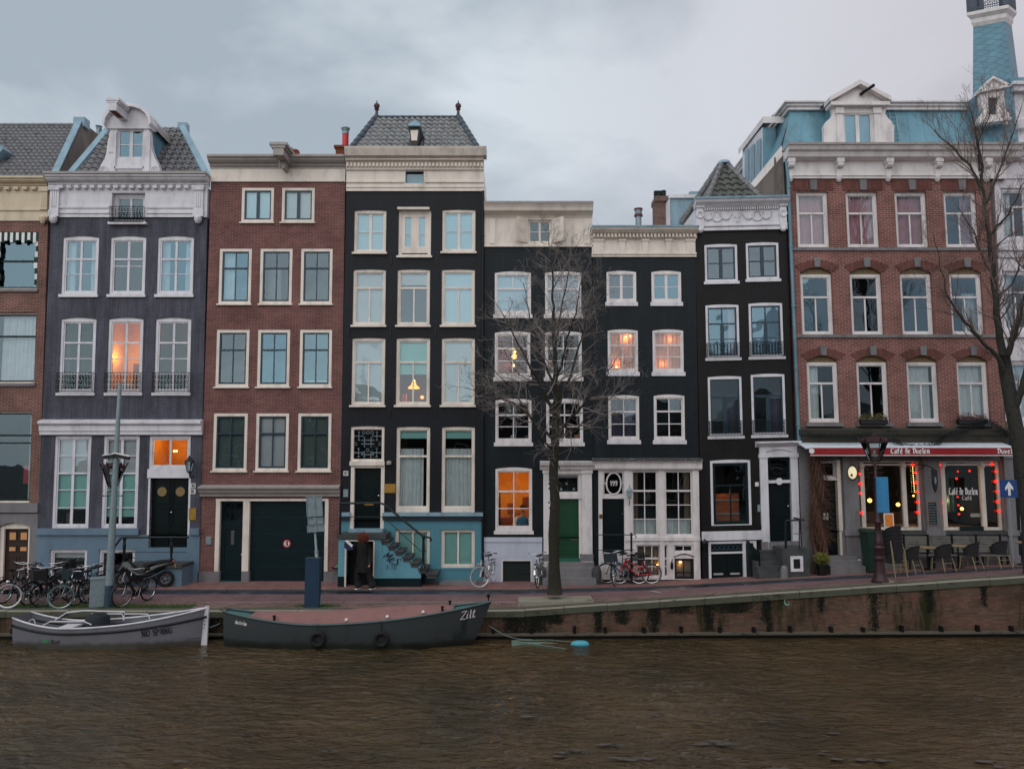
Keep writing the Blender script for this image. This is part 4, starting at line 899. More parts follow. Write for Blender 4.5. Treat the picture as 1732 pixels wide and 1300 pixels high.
 r=H.rect(581,796,589,804); np_=MB().box(r[0],r[1],Y-.02,Y,r[2],r[3]).build('number_plate',M['white'],H.root); g,gw=pen('117',.1,(.12,.12),width=.12); g2=MB(); g2.add(g,Matrix.Translation((r[0]+.02,Y-.021,r[2]+.03))); g2.build('house_number',M['blackp'],np_)
 r=H.rect(581,827,589,840); MB().box(r[0],r[1],Y-.04,Y,r[2],r[3]).build('intercom',M['steel'],H.root)
 r=H.rect(650,818,669,833); MB().box(r[0],r[1],Y-.02,Y,r[2],r[3]).build('plaque',M['brass'],H.root)
 q=H.X(658,782,Y-.1); MB().lathe((q[0],Y-.1,q[1]-.08),[(.06,0),(.085,.02),(.085,.1),(.06,.14)],12).build('wall_light',M['gutter'],H.root)
 # frieze, dentils, cornice
 fw_=H.rect(686,288,717,311); H.holes.append((*fw_,0))
 H.wall('frieze',M['cream'],x0,x1,z(324),z(290),proud=.05)
 win(H,0,0,0,0,rectw=fw_,cut=False,fr='zinc',fw=.02,sw=.01,rec=.06,bars=[],glass='glass',room='zinc',depth=.1)
 H.box('frieze_moulding',M['cream'],x0,x1,z(318),z(315.5),.08); H.box('frieze_moulding',M['cream'],x0,H.x(684,309),z(310),z(307),.1); H.box('frieze_moulding',M['cream'],H.x(719,309),x1,z(310),z(307),.1)
 zc0,zc1=z(290),z(257); dentils(H,x0,x1,z(285),z(279),.22,.13,'cream'); dentils(H,x0,x1,z(276),z(273),.3,.05,'cream')
 b=MB(); b.mould(x0,x1,Y,[(0,z(291)),(.12,z(289)),(.14,z(279)),(.2,z(277)),(.24,z(272)),(.4,z(270)),(.46,z(264)),(.5,z(260)),(.52,z(257)),(-.3,z(256))]); b.build('cornice',M['cream'],H.root)
 b=MB(); b.box(x1,x1+.1,Y-.52,Y-.1,z(272),z(257)); b.build('cornice_return',M['gutter'],H.root)
 # hipped roof
 ze=z(256)+.02; yr=Y+.15; pl=H.X(637,198,Y+1.9); pr=H.X(775,196,Y+1.9); el,er=H.X(590,257,Y+.15)[0],H.X(811,257,Y+.15)[0]; dy=1.75; hz=pl[1]-ze; sl=math.hypot(dy,hz); Vd=Vector((0,dy,hz))/sl
 tiles(Vector((el,yr,ze)),(1,0,0),Vd,0,sl,lambda t: (pl[0]-el)*t,lambda t: (er-el)+(pr[0]-er)*t,M['tileg'],H.root,'roof',tw=.22,th=.3,amp=.03,lift=.035)
 b=MB(); b.poly([(el,yr,ze),(pl[0],yr+dy,ze+hz),(el,yr+2*dy+3,ze)]); b.poly([(er,yr,ze),(pr[0],yr+dy,ze+hz),(er,yr+2*dy+3,ze)]); b.build('hip_slope',M['tileg'],H.root)
 b=MB(); ridge(b,(el,yr,ze+.06),(pl[0],yr+dy,ze+hz+.04),.1,.34); ridge(b,(er,yr,ze+.06),(pr[0],yr+dy,ze+hz+.04),.1,.34); ridge(b,(pl[0],yr+dy,ze+hz),(pr[0],yr+dy,ze+hz),.06,.3); b.build('ridge_tiles',M['tilegrey'],H.root)
 for p in (pl,pr):
  MB().lathe((p[0],yr+dy,ze+hz),[(.12,0),(.06,.1),(.05,.25),(.1,.3),(.06,.33),(.1,.38),(.12,.44),(.1,.5),(.03,.56),(.01,.66)],10).build('finial',plain('maroon_finial',rgb(96,54,66,1.1),.5),H.root)
 q=H.X(702,240,Y+.1); b=MB(); 
 b.extr([(q[0]-.19,q[1]+.45),(q[0]+.19,q[1]+.45),(q[0]+.14,q[1]-.1),(q[0]+.05,q[1]-.33),(q[0]-.05,q[1]-.33),(q[0]-.14,q[1]-.1)][::-1],Y-.12,Y+.8); lt=b.build('roof_lantern',M['blackp'],H.root)
 b=MB(); b.extr([(q[0]-.14,q[1]+.33),(q[0]+.14,q[1]+.33),(q[0]+.1,q[1]-.05),(q[0]-.1,q[1]-.05)],Y-.14,Y-.1); b.build('lantern_face',M['cream'],lt)
 b=MB(); zz=q[1]+.45; b.v+=[Vector((q[0]-.25,Y-.25,zz)),Vector((q[0]+.25,Y-.25,zz)),Vector((q[0]+.25,Y+.9,zz)),Vector((q[0]-.25,Y+.9,zz)),Vector((q[0],Y+.1,zz+.38))]; n=0
 b.f+=[(0,1,4),(1,2,4),(2,3,4),(3,0,4),(3,2,1,0)]; b.m+=[0]*5; b.build('lantern_roof',M['lead'],lt)
 b=MB(); b.tube([(x1-.03,Y-.07,z(324)),(x1-.03,Y-.07,z(620)),(x1+.0,Y-.07,z(975))],.045,8)
 for v in (400,520,640,760,880): b.lathe((x1-.03,Y-.07,z(v)),[(.06,0),(.06,.05)],8)
 b.build('rain_pipe',M['iron'],H.root)
 b=MB()
 for uu,vv in ((662,440),(738,440),(661,560),(737,561),(660,700),(736,700),(590,560),(810,560)): q=H.X(uu,vv); b.extr([(q[0]-.02,q[1]-.16),(q[0]+.02,q[1]-.16),(q[0]+.02,q[1]+.16),(q[0]-.02,q[1]+.16)],Y-.03,Y)
 b.build('wall_anchors',M['iron'],H.root)
house1(); house2(); house3(); house4()
# ================================================================== HOUSE 5: low black house with white portal
G6=lambda: bars_grid(2,[.333,.667],.03,.333)
def house5():
 H=House('teal_black_house','teal-black canal house with open cream shutters at the top and green front door','house',(818.5,420,818,950),(1002,420,1006,950),986,Y=YF+.02)
 x0,x1=H.xl,H.xr; z=H.z; Y=H.Y
 kw=dict(fr='white',fw=.07,sw=.035,rec=.0,arch=.06,bottom=.1,sill='white',sillh=.13,sillout=.05)
 for a,c in ((837,898),(922,983)):
  win(H,a,459,c,532,**kw,bars=[('v',.5,0,.37,.03),('h',.37,0,1,.07),('h',.68,0,1,.015)],fill=[('blind',0,1,'blindw')])
 win(H,837,560,897,638,**kw,bars=G6(),room='roomred',glass='glassdk',fill=[('bulb',.55,.5,.6,.1,2.2),('bulb',.53,.7,.6,.05,8),('bulb',.57,.4,.6,.05,4),('box',.0,.5,.62,.95,1.0,'roomred','cupboard')],light=(.5,.5,.5,26))
 win(H,922,560,984,638,**kw,bars=G6(),room='roomdk',glass='glassdk',fill=[('box',.12,.35,.62,.85,.5,'brass','vase')],light=(.1,.4,.8,2.5))
 win(H,838,674,899,748,**kw,bars=G6(),room='roomdk',glass='glassdk',fill=[('box',.02,.14,.93,.98,.2,'red','flower_pot'),('box',.82,.96,.84,.97,.2,'drapebeige','vase')])
 win(H,924,674,986,748,**kw,bars=G6(),room='roomdk',glass='glassdk',fill=[('box',.78,.95,.82,.97,.2,'drapepeach','flower_pot'),('box',.6,.72,.92,.98,.2,'blindw','bowl')])
 w=win(H,838,790,900,897,fr='white',fw=.07,sw=.035,rec=.0,arch=.06,bottom=.12,sill='white',sillh=.12,sillout=.05,bars=bars_grid(2,[.36,.68],.03,.36),room='roomwarm',glass='glassdk',fill=[('blind',0,.08,'drapebeige'),('box',.02,.13,.38,.98,.9,'roomdk','bookcase'),('box',.32,.5,.6,.78,1.1,'roomred','picture'),('box',.75,.97,.5,.7,1.1,'roomred','picture'),('box',.0,.98,.83,.98,.9,'roomred','sideboard')],light=[(.25,.45,.7,15),(.9,.3,.9,5)],depth=1.6)
 win(H,893,372,933,411,fr='cream',fw=.05,sw=.03,rec=.04,bars=[('v',.5,0,1,.07),('h',.5,0,1,.025)],glass='glassdk',room='room')
 # portal
 xp0,xp1,zt=H.x(917,860),H.x(1001,860),z(795)
 H.hole((H.x(936,870),H.x(984,870),z(985),zt))
 b=MB()
 for u0,u1 in ((919,937),(984,1001)):
  a,c=H.x(u0,860),H.x(u1,860); b.box(a,c,Y-.1,Y+.14,.5,zt); b.box(a-.03,c+.03,Y-.14,Y+.1,zt-.1,zt); b.box(a-.03,c+.03,Y-.14,Y+.1,.5,.72)
 a,c=H.x(937,860),H.x(984,860); b.box(a,c,Y-.06,Y+.12,z(801),zt-.004); b.box(a,c,Y-.04,Y+.14,z(843),z(835))
 b.box(a,a+.1,Y+.0,Y+.14,.5,z(801)); b.box(c-.1,c,Y+.0,Y+.14,.5,z(801)); pd=b.build('portal',M['white'],H.root)
 MB().mould(H.x(913,790),H.x(1005,790),Y,[(.1,zt),(.16,zt+.04),(.18,zt+.12),(.3,zt+.18),(.34,z(781)),(.0,z(779))]).build('portal_cornice',M['white'],H.root)
 b=MB(); b.box(H.x(981,950),H.x(1003,950),Y-.13,Y+.1,.4,z(936)); b.box(H.x(917,950),H.x(935,950),Y-.13,Y+.1,.4,z(936)); b.build('portal_foot',M['stone'],H.root)
 win(H,0,0,0,0,rectw=H.rect(940,801,981,835),cut=False,fr='white',fw=.05,sw=.02,bars=[],rec=.06,glass='glassdk',room='room',depth=.5,fill=[('blind',0,.2,'blindw'),('box',.42,.5,.45,.55,.14,'whitecloth','paper_star'),('box',.2,.28,.72,.82,.14,'whitecloth','paper_star'),('box',.72,.8,.72,.82,.14,'whitecloth','paper_star')])
 door(H,941,843,980,944,'green',rec=.1,cut=False,panels=((.08,.92,.05,.6),(.1,.42,.68,.76),(.55,.92,.68,.76),(.1,.42,.84,.93),(.55,.92,.84,.93)),slot=(.62,.9,.685,.7),hside=.07)
 MB().box(H.x(938,947),H.x(983,947),Y-.08,Y+.14,z(949),z(944)).build('threshold',plain('green_threshold2',rgb(28,110,86,1.1),.5),H.root)
 xs0,xs1=H.x(916,965),H.x(1004,965)
 for i,(v,o) in enumerate(((949,.2),(956,.55),(969,.85))):
  zt_=z(v)-.02*i; MB().box(xs0+(.0 if i else .2),xs1,Y-o,Y+(.1 if i==0 else 0),-.05 if i==2 else z((956,969)[i])-.02*(i+1),zt_).build('step',M['stone'],H.root)
 b=MB()
 for u_,s_ in ((914,1),(1006,-1)): b.lathe((H.x(u_,970),Y-.6,-.05),[(.16,0),(.16,.5),(.13,.62),(.05,.7)],10)
 b.build('guard_stone',M['stonedk'],H.root)
 # cellar hatch
 r=H.hole(H.rect(848,946,900,990)); b=MB(); b.box(r[0],r[0]+.05,Y-.03,Y+.1,r[2],r[3]); b.box(r[1]-.05,r[1],Y-.03,Y+.1,r[2],r[3]); b.box(r[0]+.05,r[1]-.05,Y-.03,Y+.1,r[3]-.04,r[3]); b.build('hatch_frame',M['white'],H.root)
 b=MB(); b.box(r[0],r[1],Y+.12,Y+.16,r[2],r[3]); W_=r[1]-r[0]; Hh=r[3]-r[2]
 for f in (.06,.53):
  for g_ in (.12,.58): panel(b,r[0]+W_*f,r[0]+W_*(f+.41),r[2]+Hh*g_,r[2]+Hh*(g_+.34),Y+.12,.03)
 b.build('cellar_door',plain('bottle_green',rgb(14,48,44,1.1),.5),H.root)
 H.wall('wall',M['black5'],x0,x1,z(908),z(418)); 
 H.wall('base',M['whitebase'],x0,H.x(917,950),-.2,z(908),proud=.03); H.wall('wall',M['black5'],H.x(917,950),x1,-.2,z(908))
 b=MB(); H.box('base_band',M['whitebase'],x0,H.x(917,915),z(916),z(908),.06)
 H.wall('frieze',M['cream'],x0,x1+.02,z(418),z(362),proud=.03)
 H.box('frieze_moulding',M['cream'],x0,x1+.02,z(418),z(415),.07)
 for a,c in ((828,838),(988,998)): H.box('pilaster',M['cream'],H.x(a,390),H.x(c,390),z(413),z(372),.07)
 b=MB(); b.mould(x0,x1+.02,Y,[(0,z(372)),(.08,z(366)),(.2,z(363)),(.34,z(361)),(.38,z(356)),(.44,z(352)),(.46,z(349)),(-.3,z(348))]); b.build('cornice',M['cream'],H.root)
 MB().mould(x0,x1+.02,Y,[(.47,z(351)),(.48,z(347.5)),(-.4,z(347))]).build('gutter',M['gutter'],H.root)
 # open shutters
 for (ua,ub,sgn) in ((874,893,1),(933,952,-1)):
  xa,xb=H.x(ua,390),H.x(ub,390); b=MB(); zt_,zb_=z(371),z(411)
  hx,fx=(xb,xa) if sgn==1 else (xa,xb); yo=Y-.36
  b.poly([(hx,Y-.05,zb_),(fx,yo,zb_),(fx,yo,zt_),(hx,Y-.05,zt_)]); b.poly([(hx,Y-.01,zb_),(fx,yo+.04,zb_),(fx,yo+.04,zt_),(hx,Y-.01,zt_)]); b.poly([(fx,yo,zb_),(fx,yo+.04,zb_),(fx,yo+.04,zt_),(fx,yo,zt_)])
  b.poly([(hx,Y-.05,zb_),(fx,yo,zb_),(fx,yo+.04,zb_),(hx,Y-.01,zb_)]); b.poly([(hx,Y-.05,zt_),(fx,yo,zt_),(fx,yo+.04,zt_),(hx,Y-.01,zt_)])
  for f0,f1 in ((.08,.45),(.52,.92)):
   def L2(s,q): return (hx+(fx-hx)*s,Y-.05+(yo-Y+.05)*s-.012,zb_+(zt_-zb_)*q)
   for s0,s1,q0,q1 in ((.12,.88,f0,f0+.03),(.12,.88,f1-.03,f1),(.12,.17,f0,f1),(.83,.88,f0,f1)): b.quadf(L2(s0,q0),L2(s1,q0),L2(s1,q1),L2(s0,q1))
  b.build('shutter',M['cream'],H.root)
 return H
def seated_person(H):
 """the person in the blue waistcoat sitting behind the lit ground floor window"""
 nocontext(); p=at(884,905,YF+.45); x,zz=p.x,at(884,897,YF+.45).z
 root=empty('person',(x,YF+.5,zz-.1),'person in a blue waistcoat and white sleeves seated behind the lit ground floor window','person')
 skin_person(root,[((0,0,0),.15),((0,0,.25),.15),((0,0,.5),.17),((0,-.01,.63),.07),((0,-.02,.7),.055),((0,-.03,.76),.075),((0,-.03,.86),.09),((0,-.02,.93),.06)],
  [[(2,0),((-.2,0,.52),.07),((-.27,-.05,.3),.05),((-.15,-.2,.16),.04),((-.02,-.25,.18),.035)],[(2,0),((.2,0,.52),.07),((.27,-.05,.3),.05),((.15,-.2,.16),.04),((.03,-.26,.17),.035)],
  [(0,0),((-.12,-.2,-.03),.09),((-.12,-.42,-.05),.07),((-.12,-.42,-.4),.05)],[(0,0),((.12,-.2,-.03),.09),((.12,-.42,-.05),.07),((.12,-.42,-.4),.05)]],plain('skin',rgb(190,140,112),.6))
 b=MB(); b.lathe((0,0,-.02),[(.16,0),(.17,.1),(.175,.3),(.2,.48),(.16,.56),(.08,.62)],16); o=b.build('waistcoat',plain('blue_waistcoat',rgb(40,120,170,1.2),.8),root,smooth=True); o.scale=(1.15,.85,1)
 for s in (-1,1): MB().tube([(s*.15,0,.55),(s*.235,0,.48),(s*.285,-.05,.3),(s*.2,-.16,.2)],[.075,.085,.07,.06],10).build('sleeve',M['whitecloth'],root,smooth=True)
 MB().lathe((0,-.0,.84),[(.085,0),(.1,.05),(.095,.1),(.06,.14),(.01,.155)],14).build('hair',plain('brown_hair',rgb(70,48,34),.8),root,smooth=True)
 MB().box(-.22,.22,-.05,.3,-.5,-.12).build('seat',M['wood'],root) if 0 else None
def skin_person(root,spine,limbs,mat):
 me=bpy.data.meshes.new('body'); vs=[Vector(p) for p,r in spine]; rs=[r for p,r in spine]; ed=[(i,i+1) for i in range(len(vs)-1)]
 for lm in limbs:
  prev=lm[0][0]
  for p,r in lm[1:]: vs.append(Vector(p)); rs.append(r); ed.append((prev,len(vs)-1)); prev=len(vs)-1
 me.from_pydata([v[:] for v in vs],ed,[]); o=bpy.data.objects.new('body',me); COL.objects.link(o); o.parent=root
 sk=o.modifiers.new('skin','SKIN'); sk.use_smooth_shade=True
 for i,r in enumerate(rs): me.skin_vertices[0].data[i].radius=(r,r)
 me.skin_vertices[0].data[0].use_root=True
 sb=o.modifiers.new('sub','SUBSURF'); sb.levels=2; sb.render_levels=2; me.materials.append(mat); return o
# ================================================================== HOUSE 6
def house6():
 H=House('low_black_house','lowest black canal house with dentilled cream cornice and white wooden shop front','house',(1002,420,1006,950),(1177,420,1184,950),982,Y=YF-.02)
 x0,x1=H.xl,H.xr; z=H.z; Y=H.Y
 kw=dict(fr='white',fw=.07,sw=.035,rec=.0,arch=.05,bottom=.09,sill='white2',sillh=.14,sillout=.05)
 for a,c in ((1026,1076),(1102,1152)): win(H,a,458,c,511,**kw,bars=[('v',.5,0,1,.09),('h',.5,0,1,.025)],glass='glass',room='room')
 for i,(a,c) in enumerate(((1028,1079),(1104,1156))):
  win(H,a,557,c,629,**kw,bars=G6(),glass='glassdk',room='roomwarm',fill=[('drape',0,1,0,1,'drapepeach')]+([('bulb',.62,.16,.12,.028,22),('bulb',.77,.14,.12,.022,22),('bulb',.3,.87,.12,.03,22)] if i==0 else []),light=[(.6,.22,.12,1.6),(.35,.8,.12,1.6)])  # lights added between glass and opaque curtain to make the curtain glow
 win(H,1029,668,1081,744,**kw,bars=G6(),glass='glassdk',room='roomdk',fill=[('drape',0,1,0,1,'net')])
 win(H,1106,667,1158,744,**kw,bars=G6(),glass='glassdk',room='roomdk')
 # shop front in white wood
 xa,xb=H.x(1012,870),H.x(1182,870); zt,zb=z(779),z(979)
 b=MB(); Yf=Y-.1; yb=Y-.015
 Zc=lambda v,u=1097: H.X(u,v,Yf)[1]; Xc=lambda u,v=870: H.X(u,v,Yf)[0]
 zA=Zc(784,1097)
 ops=[(1020,797,1056,838),(1019,843,1056,936),(1069,796,1113,906),(1125,796,1172,906),(1076,921,1131,976),(1140,921,1173,934),(1141,944,1174,979)]
 R_=[H.rect(*o,Yf) for o in ops]
 for k in range(7): H.holes.append((*R_[k],0))
 H.wall('wall',M['black5'],x0,x1,-.2,z(435))
 xs=sorted({xa,xb,*[q for r in R_ for q in r[:2]]}); zz=sorted({zb,zA,*[q for r in R_ for q in r[2:]]})
 for i in range(len(xs)-1):
  for j in range(len(zz)-1):
   cx,cz=(xs[i]+xs[i+1])/2,(zz[j]+zz[j+1])/2
   if any(r[0]<cx<r[1] and r[2]<cz<r[3] for r in R_): continue
   b.quadf((xs[i],Yf,zz[j]),(xs[i+1],Yf,zz[j]),(xs[i+1],Yf,zz[j+1]),(xs[i],Yf,zz[j+1]))
 for r in R_:
  b.quadf((r[0],Yf,r[2]),(r[0],Y+.1,r[2]),(r[0],Y+.1,r[3]),(r[0],Yf,r[3])); b.quadf((r[1],Y+.1,r[2]),(r[1],Yf,r[2]),(r[1],Yf,r[3]),(r[1],Y+.1,r[3]))
  b.quadf((r[0],Yf,r[2]),(r[1],Yf,r[2]),(r[1],Y+.1,r[2]),(r[0],Y+.1,r[2])); b.quadf((r[0],Y+.1,r[3]),(r[1],Y+.1,r[3]),(r[1],Yf,r[3]),(r[0],Yf,r[3]))
 b.quadf((xa,Y,zb),(xa,Yf,zb),(xa,Yf,zA),(xa,Y,zA)); b.quadf((xb,Yf,zb),(xb,Y,zb),(xb,Y,zA),(xb,Yf,zA))
 for u in (1060,1119,1176): b.box(Xc(u)-.08,Xc(u)+.08,Yf-.03,Yf,zb if u>1100 else Zc(915),Zc(792))
 b.box(Xc(1062),xb,Yf-.05,Yf,Zc(914),Zc(908)); b.build('shop_front',M['white'],H.root)
 kf=dict(cut=False,fr='white',fw=.035,sw=.02,glass='glassdk',rec=-.06,depth=.9)
 H6h=[R_[k] for k in (2,3,4,5,6,0)]
 Yb=H.Y
 for k in (2,3):
  win(H,k,7,0,0,rectw=R_[k],**kf,bars=bars_grid(2,[.3,.53,.76],.025,.3),room='roomdk',fill=[('drape',.03,.97,.76,1,'drape'),('drape',.05,.25,0,.75,'drapebeige') if k==2 else ('drape',.75,.95,0,.75,'drapebeige')])
 win(H,4,7,0,0,rectw=R_[4],**kf,bars=bars_grid(4,[.42,.7],.03,.42),room='room',fill=[('drape',0,1,0,1,'drapebeige'),('bulb',.68,.63,.13,.02,20)],light=(.68,.6,.13,.6))
 win(H,5,7,0,0,rectw=R_[5],**kf,bars=[('v',.5,0,1,.03)],room='roomred')
 win(H,6,7,0,0,rectw=R_[6],**{**kf,'fr': 'blackp','fw': .06},bars=[('v',.5,0,1,.03),('h',.75,0,1,.03)],room='roomwarm',fill=[('blind',0,1,'drapebeige'),('bulb',.35,.2,.11,.03,25)],light=(.3,.35,.1,.9))
 o=win(H,8,7,0,0,rectw=R_[0],**kf,bars=[],room='roomdk')
 r=R_[0]; b=MB(); cx,cz=(r[0]+r[1])/2,(r[2]+r[3])/2; hw,hh=(r[1]-r[0])*.34,(r[3]-r[2])*.44; y=Yf-.0
 pts=[]
 for i in range(25):
  t=math.pi*2*i/24; s_=math.sin(t); c_=math.cos(t); pts.append((cx+hw*c_*(1 if abs(c_)<1 else 1),y,cz+hh*(abs(s_) ** .9)*(1 if s_>0 else -1)))
 b.tube(pts,.028,6); b.tube([(r[0],y,cz),(cx-hw,y,cz)],.02,5); b.tube([(cx+hw,y,cz),(r[1],y,cz)],.02,5); b.tube([(cx,y,cz+hh),(cx,y,r[3])],.02,5); b.tube([(cx,y,cz-hh),(cx,y,r[2])],.02,5); b.build('oval_glazing_bar',M['white'],o)
 g,gw=pen('199',.16,(.1,.1),width=.26); g2=MB(); g2.add(g,Matrix.Translation((cx-.13,y+.01,cz-.07))); g2.build('house_number',M['white'],o)
 # door
 r=R_[1]; b=MB(); b.box(r[0],r[1],Y-.02,Y+.04,r[2],r[3]); W_,Hh=r[1]-r[0],r[3]-r[2]
 for p in ((.15,.85,.07,.5),(.2,.8,.6,.7),(.2,.8,.76,.8),(.15,.85,.84,.95)): panel(b,r[0]+W_*p[0],r[0]+W_*p[1],r[3]-Hh*p[3],r[3]-Hh*p[2],Y-.02,.03)
 d=b.build('door',M['door'],H.root); MB().lathe((r[1]-.07,Y-.08,r[2]+Hh*.72),[(.012,0),(.025,.0),(.025,.02),(.012,.06)],10,'y').build('handle',M['chrome'],d)
 # ledge with peeling felt
 b=MB(); zl0,zl1=z(794),z(780); b.mould(H.x(1005,790),H.x(1185,790),Y,[(.1,zl0-.02),(.2,zl0+.0),(.24,zl0+.05),(.24,zl1-.05),(.3,zl1),(0,zl1)]); b.build('shop_fascia',M['white'],H.root)
 fm=plain('peeling_roof_felt',rgb(70,72,74,1.1),.9,var=.3,scale=14,bump=.4,dirt=rgb(196,204,206,1.2))
 MB().mould(H.x(1001,780),H.x(1186,780),Y,[(.31,zl1+.004),(.33,zl1+.02),(.33,zl1+.05),(0,z(774))]).build('shop_roof',fm,H.root)
 b=MB(); n=60; xa_,xb_=H.x(1001,780),H.x(1186,780)
 for i in range(n): b.tube([(xa_+(xb_-xa_)*i/n,Y-.33,zl1+.02),(xa_+(xb_-xa_)*i/n,Y-.345,zl1-.03)],.012,4)
 b.build('drip_edge',M['gutter'],H.root)
 # lantern, letter plate, door rail
 lx,lz=H.X(1065,836,Y-.3); b=MB(); b.tube([(lx,Y-.1,lz-.3),(lx,Y-.2,lz-.34),(lx,Y-.3,lz-.2),(lx,Y-.3,lz-.12)],.016,6); b.lathe((lx,Y-.3,lz+.12),[(.13,0),(.1,.04),(.04,.1),(.02,.14),(.03,.16),(.005,.22)],6); b.lathe((lx,Y-.3,lz-.14),[(.04,0),(.06,.02),(.06,.04)],6)
 for i in range(6): t=math.pi/3*(i+.5); b.tube([(lx+.055*math.cos(t),Y-.3+.055*math.sin(t),lz-.12),(lx+.11*math.cos(t),Y-.3+.11*math.sin(t),lz+.12)],.007,4)
 wl=b.build('wall_lantern',M['steel'],H.root); MB().lathe((lx,Y-.3,lz-.1),[(.052,0),(.1,.22)],6).build('lantern_glass',M['lampglass'],wl)
 b=MB(); ya=Y-.7; px=H.X(1068,930,ya)[0]; zr=H.X(1068,904,ya)[1]; zg=zs(px,ya); b.lathe((px,ya,zg),[(.06,0),(.04,.1),(.035,zr-zg-.05),(.05,zr-zg),(.02,zr-zg+.08)],8); lx0=H.X(1012,905,ya)[0]
 b.tube([(lx0,ya,zr),(px,ya,zr),(px+.12,ya,zr+.01),(px+.17,ya,zr-.06),(px+.12,ya,zr-.1)],.016,6); b.tube([(lx0,ya,zr-.5),(px,ya,zr-.5),(px+.1,ya,zr-.5)],.012,6); b.tube([(lx0,ya,zr),(lx0,Y-.1,zr)],.014,5); b.build('door_railing',M['irong'],H.root)
 r=H.rect(1013,869,1018,876); MB().box(r[0],r[1],Yf-.02,Yf,r[2],r[3]).build('number_plate',M['roomred'],H.root)
 q=H.X(1138,955,Y-.2); b=MB(); b.tube([(q[0],Y-.1,q[1]+.15),(q[0]-.02,Y-.25,q[1]+.2),(q[0]-.04,Y-.25,q[1]+.1)],.012,5); b.lathe((q[0]-.04,Y-.25,q[1]-.14),[(.03,0),(.05,.05),(.05,.18),(.02,.26)],8); b.build('wall_lantern',M['iron'],H.root)
 b=MB(); c0=[(R_[6][0]-.03+(R_[6][1]-R_[6][0]+.06)*i/8,Yf-.02,R_[6][3]+.05+.1*math.sin(math.pi*i/8)) for i in range(9)]; b.tube(c0,.015,5); b.build('hatch_arch',M['iron'],H.root)
 # frieze
 H.wall('frieze',M['cream'],x0-.04,x1,z(435),z(404),proud=.03); b=MB()
 for u0,u1 in ((1004,1020),(1047,1057),(1086,1096),(1125,1135),(1160,1174)): b.box(H.x(u0,415),H.x(u1,415),Y-.09,Y,z(428),z(408)); b.box(H.x(u0,415)-.03,H.x(u1,415)+.03,Y-.12,Y,z(409),z(405))
 b.build('pilaster',M['cream'],H.root); H.box('frieze_moulding',M['cream'],x0-.05,x1+.02,z(435),z(431),.06); H.box('frieze_moulding',M['cream'],x0-.05,x1+.02,z(431),z(428),.1)
 dentils(H,x0-.04,x1,z(403.5),z(398),.22,.125,'cream')
 b=MB(); b.mould(x0-.07,x1+.04,Y,[(0,z(405)),(.1,z(404)),(.1,z(399)),(.26,z(397)),(.38,z(393)),(.42,z(389)),(-.3,z(388))]); b.build('cornice',M['cream'],H.root)
 MB().mould(x0-.08,x1+.05,Y,[(.43,z(390)),(.44,z(387)),(-.5,z(386))]).build('gutter',M['lead'],H.root)
 # flue
 q=H.X(1080,386,Y+1.2); zt_=H.X(1080,353,Y+1.2)[1]; b=MB(); h=zt_-q[1]; b.lathe((q[0],Y+1.2,q[1]),[(.2,-.1),(.12,.08),(.11,.12),(.11,h*.62)],14); b.lathe((q[0],Y+1.2,q[1]+h*.7),[(.13,0),(.14,.04),(.12,.05),(.12,.1),(.14,.11),(.14,.15)],14); b.build('flue',M['steel'],H.root)
 b=MB(); b.lathe((q[0],Y+1.2,q[1]+h*.6),[(.16,0),(.16,.06),(.09,.07)],14); b.lathe((q[0],Y+1.2,q[1]+h*.93),[(.16,0),(.16,.05),(.05,.07)],14); b.build('flue_cap',plain('maroon_flue',rgb(110,44,56,1.1),.5),H.root)
 # rear chimney and lead clad dormer behind
 c=lambda u,v: H.X(u,v,Y+3.5)
 b=MB(); a,d=c(1107,386),c(1128,345); b.box(a[0],d[0]+.0,Y+3.2,Y+3.9,a[1]-1,d[1]); b.box(a[0]-.03,d[0]+.1,Y+3.1,Y+4,d[1],d[1]+.2); ch=b.build('chimney',plain('sooty_brick',rgb(124,100,94,1.0),.9,var=.3),H.root)
 b=MB(); e=c(1118,341); b.lathe((e[0]+.1,Y+3.5,e[1]),[(.12,0),(.1,.1),(.09,.45)],10); b.lathe((e[0]-.12,Y+3.5,e[1]),[(.1,0),(.1,.3)],10)
 for k in range(4): b.box(e[0]-.28,e[0]+.2,Y+3.4,Y+3.6,e[1]+.1*k+.08,e[1]+.1*k+.12)
 b.build('chimney_pot',M['iron'],ch)
 b=MB(); p0,p1=c(1118,386),c(1163,343); b.box(p0[0]+.25,p1[0]+.3,Y+3.0,Y+6,p0[1]-1,p1[1]); b.build('roof_box',M['lead'],H.root)
 b=MB(); b.poly([(p0[0],Y+3.6,p0[1]-.5),(p0[0]+.25,Y+2.9,p0[1]-.5),(p0[0]+.25,Y+2.9,p1[1]+.02),(p0[0],Y+3.6,p1[1]-.35)]); b.box(p0[0]+.2,p1[0]+.35,Y+2.9,Y+3.05,p1[1],p1[1]+.14); b.build('roof_box_trim',M['white2'],H.root)
 b=MB(); p0,p1=c(1165,386),c(1182,328); b.box(p0[0],p1[0]+.6,Y+3.2,Y+6,p0[1]-1,p1[1]); b.build('roof_box',M['lead'],H.root)
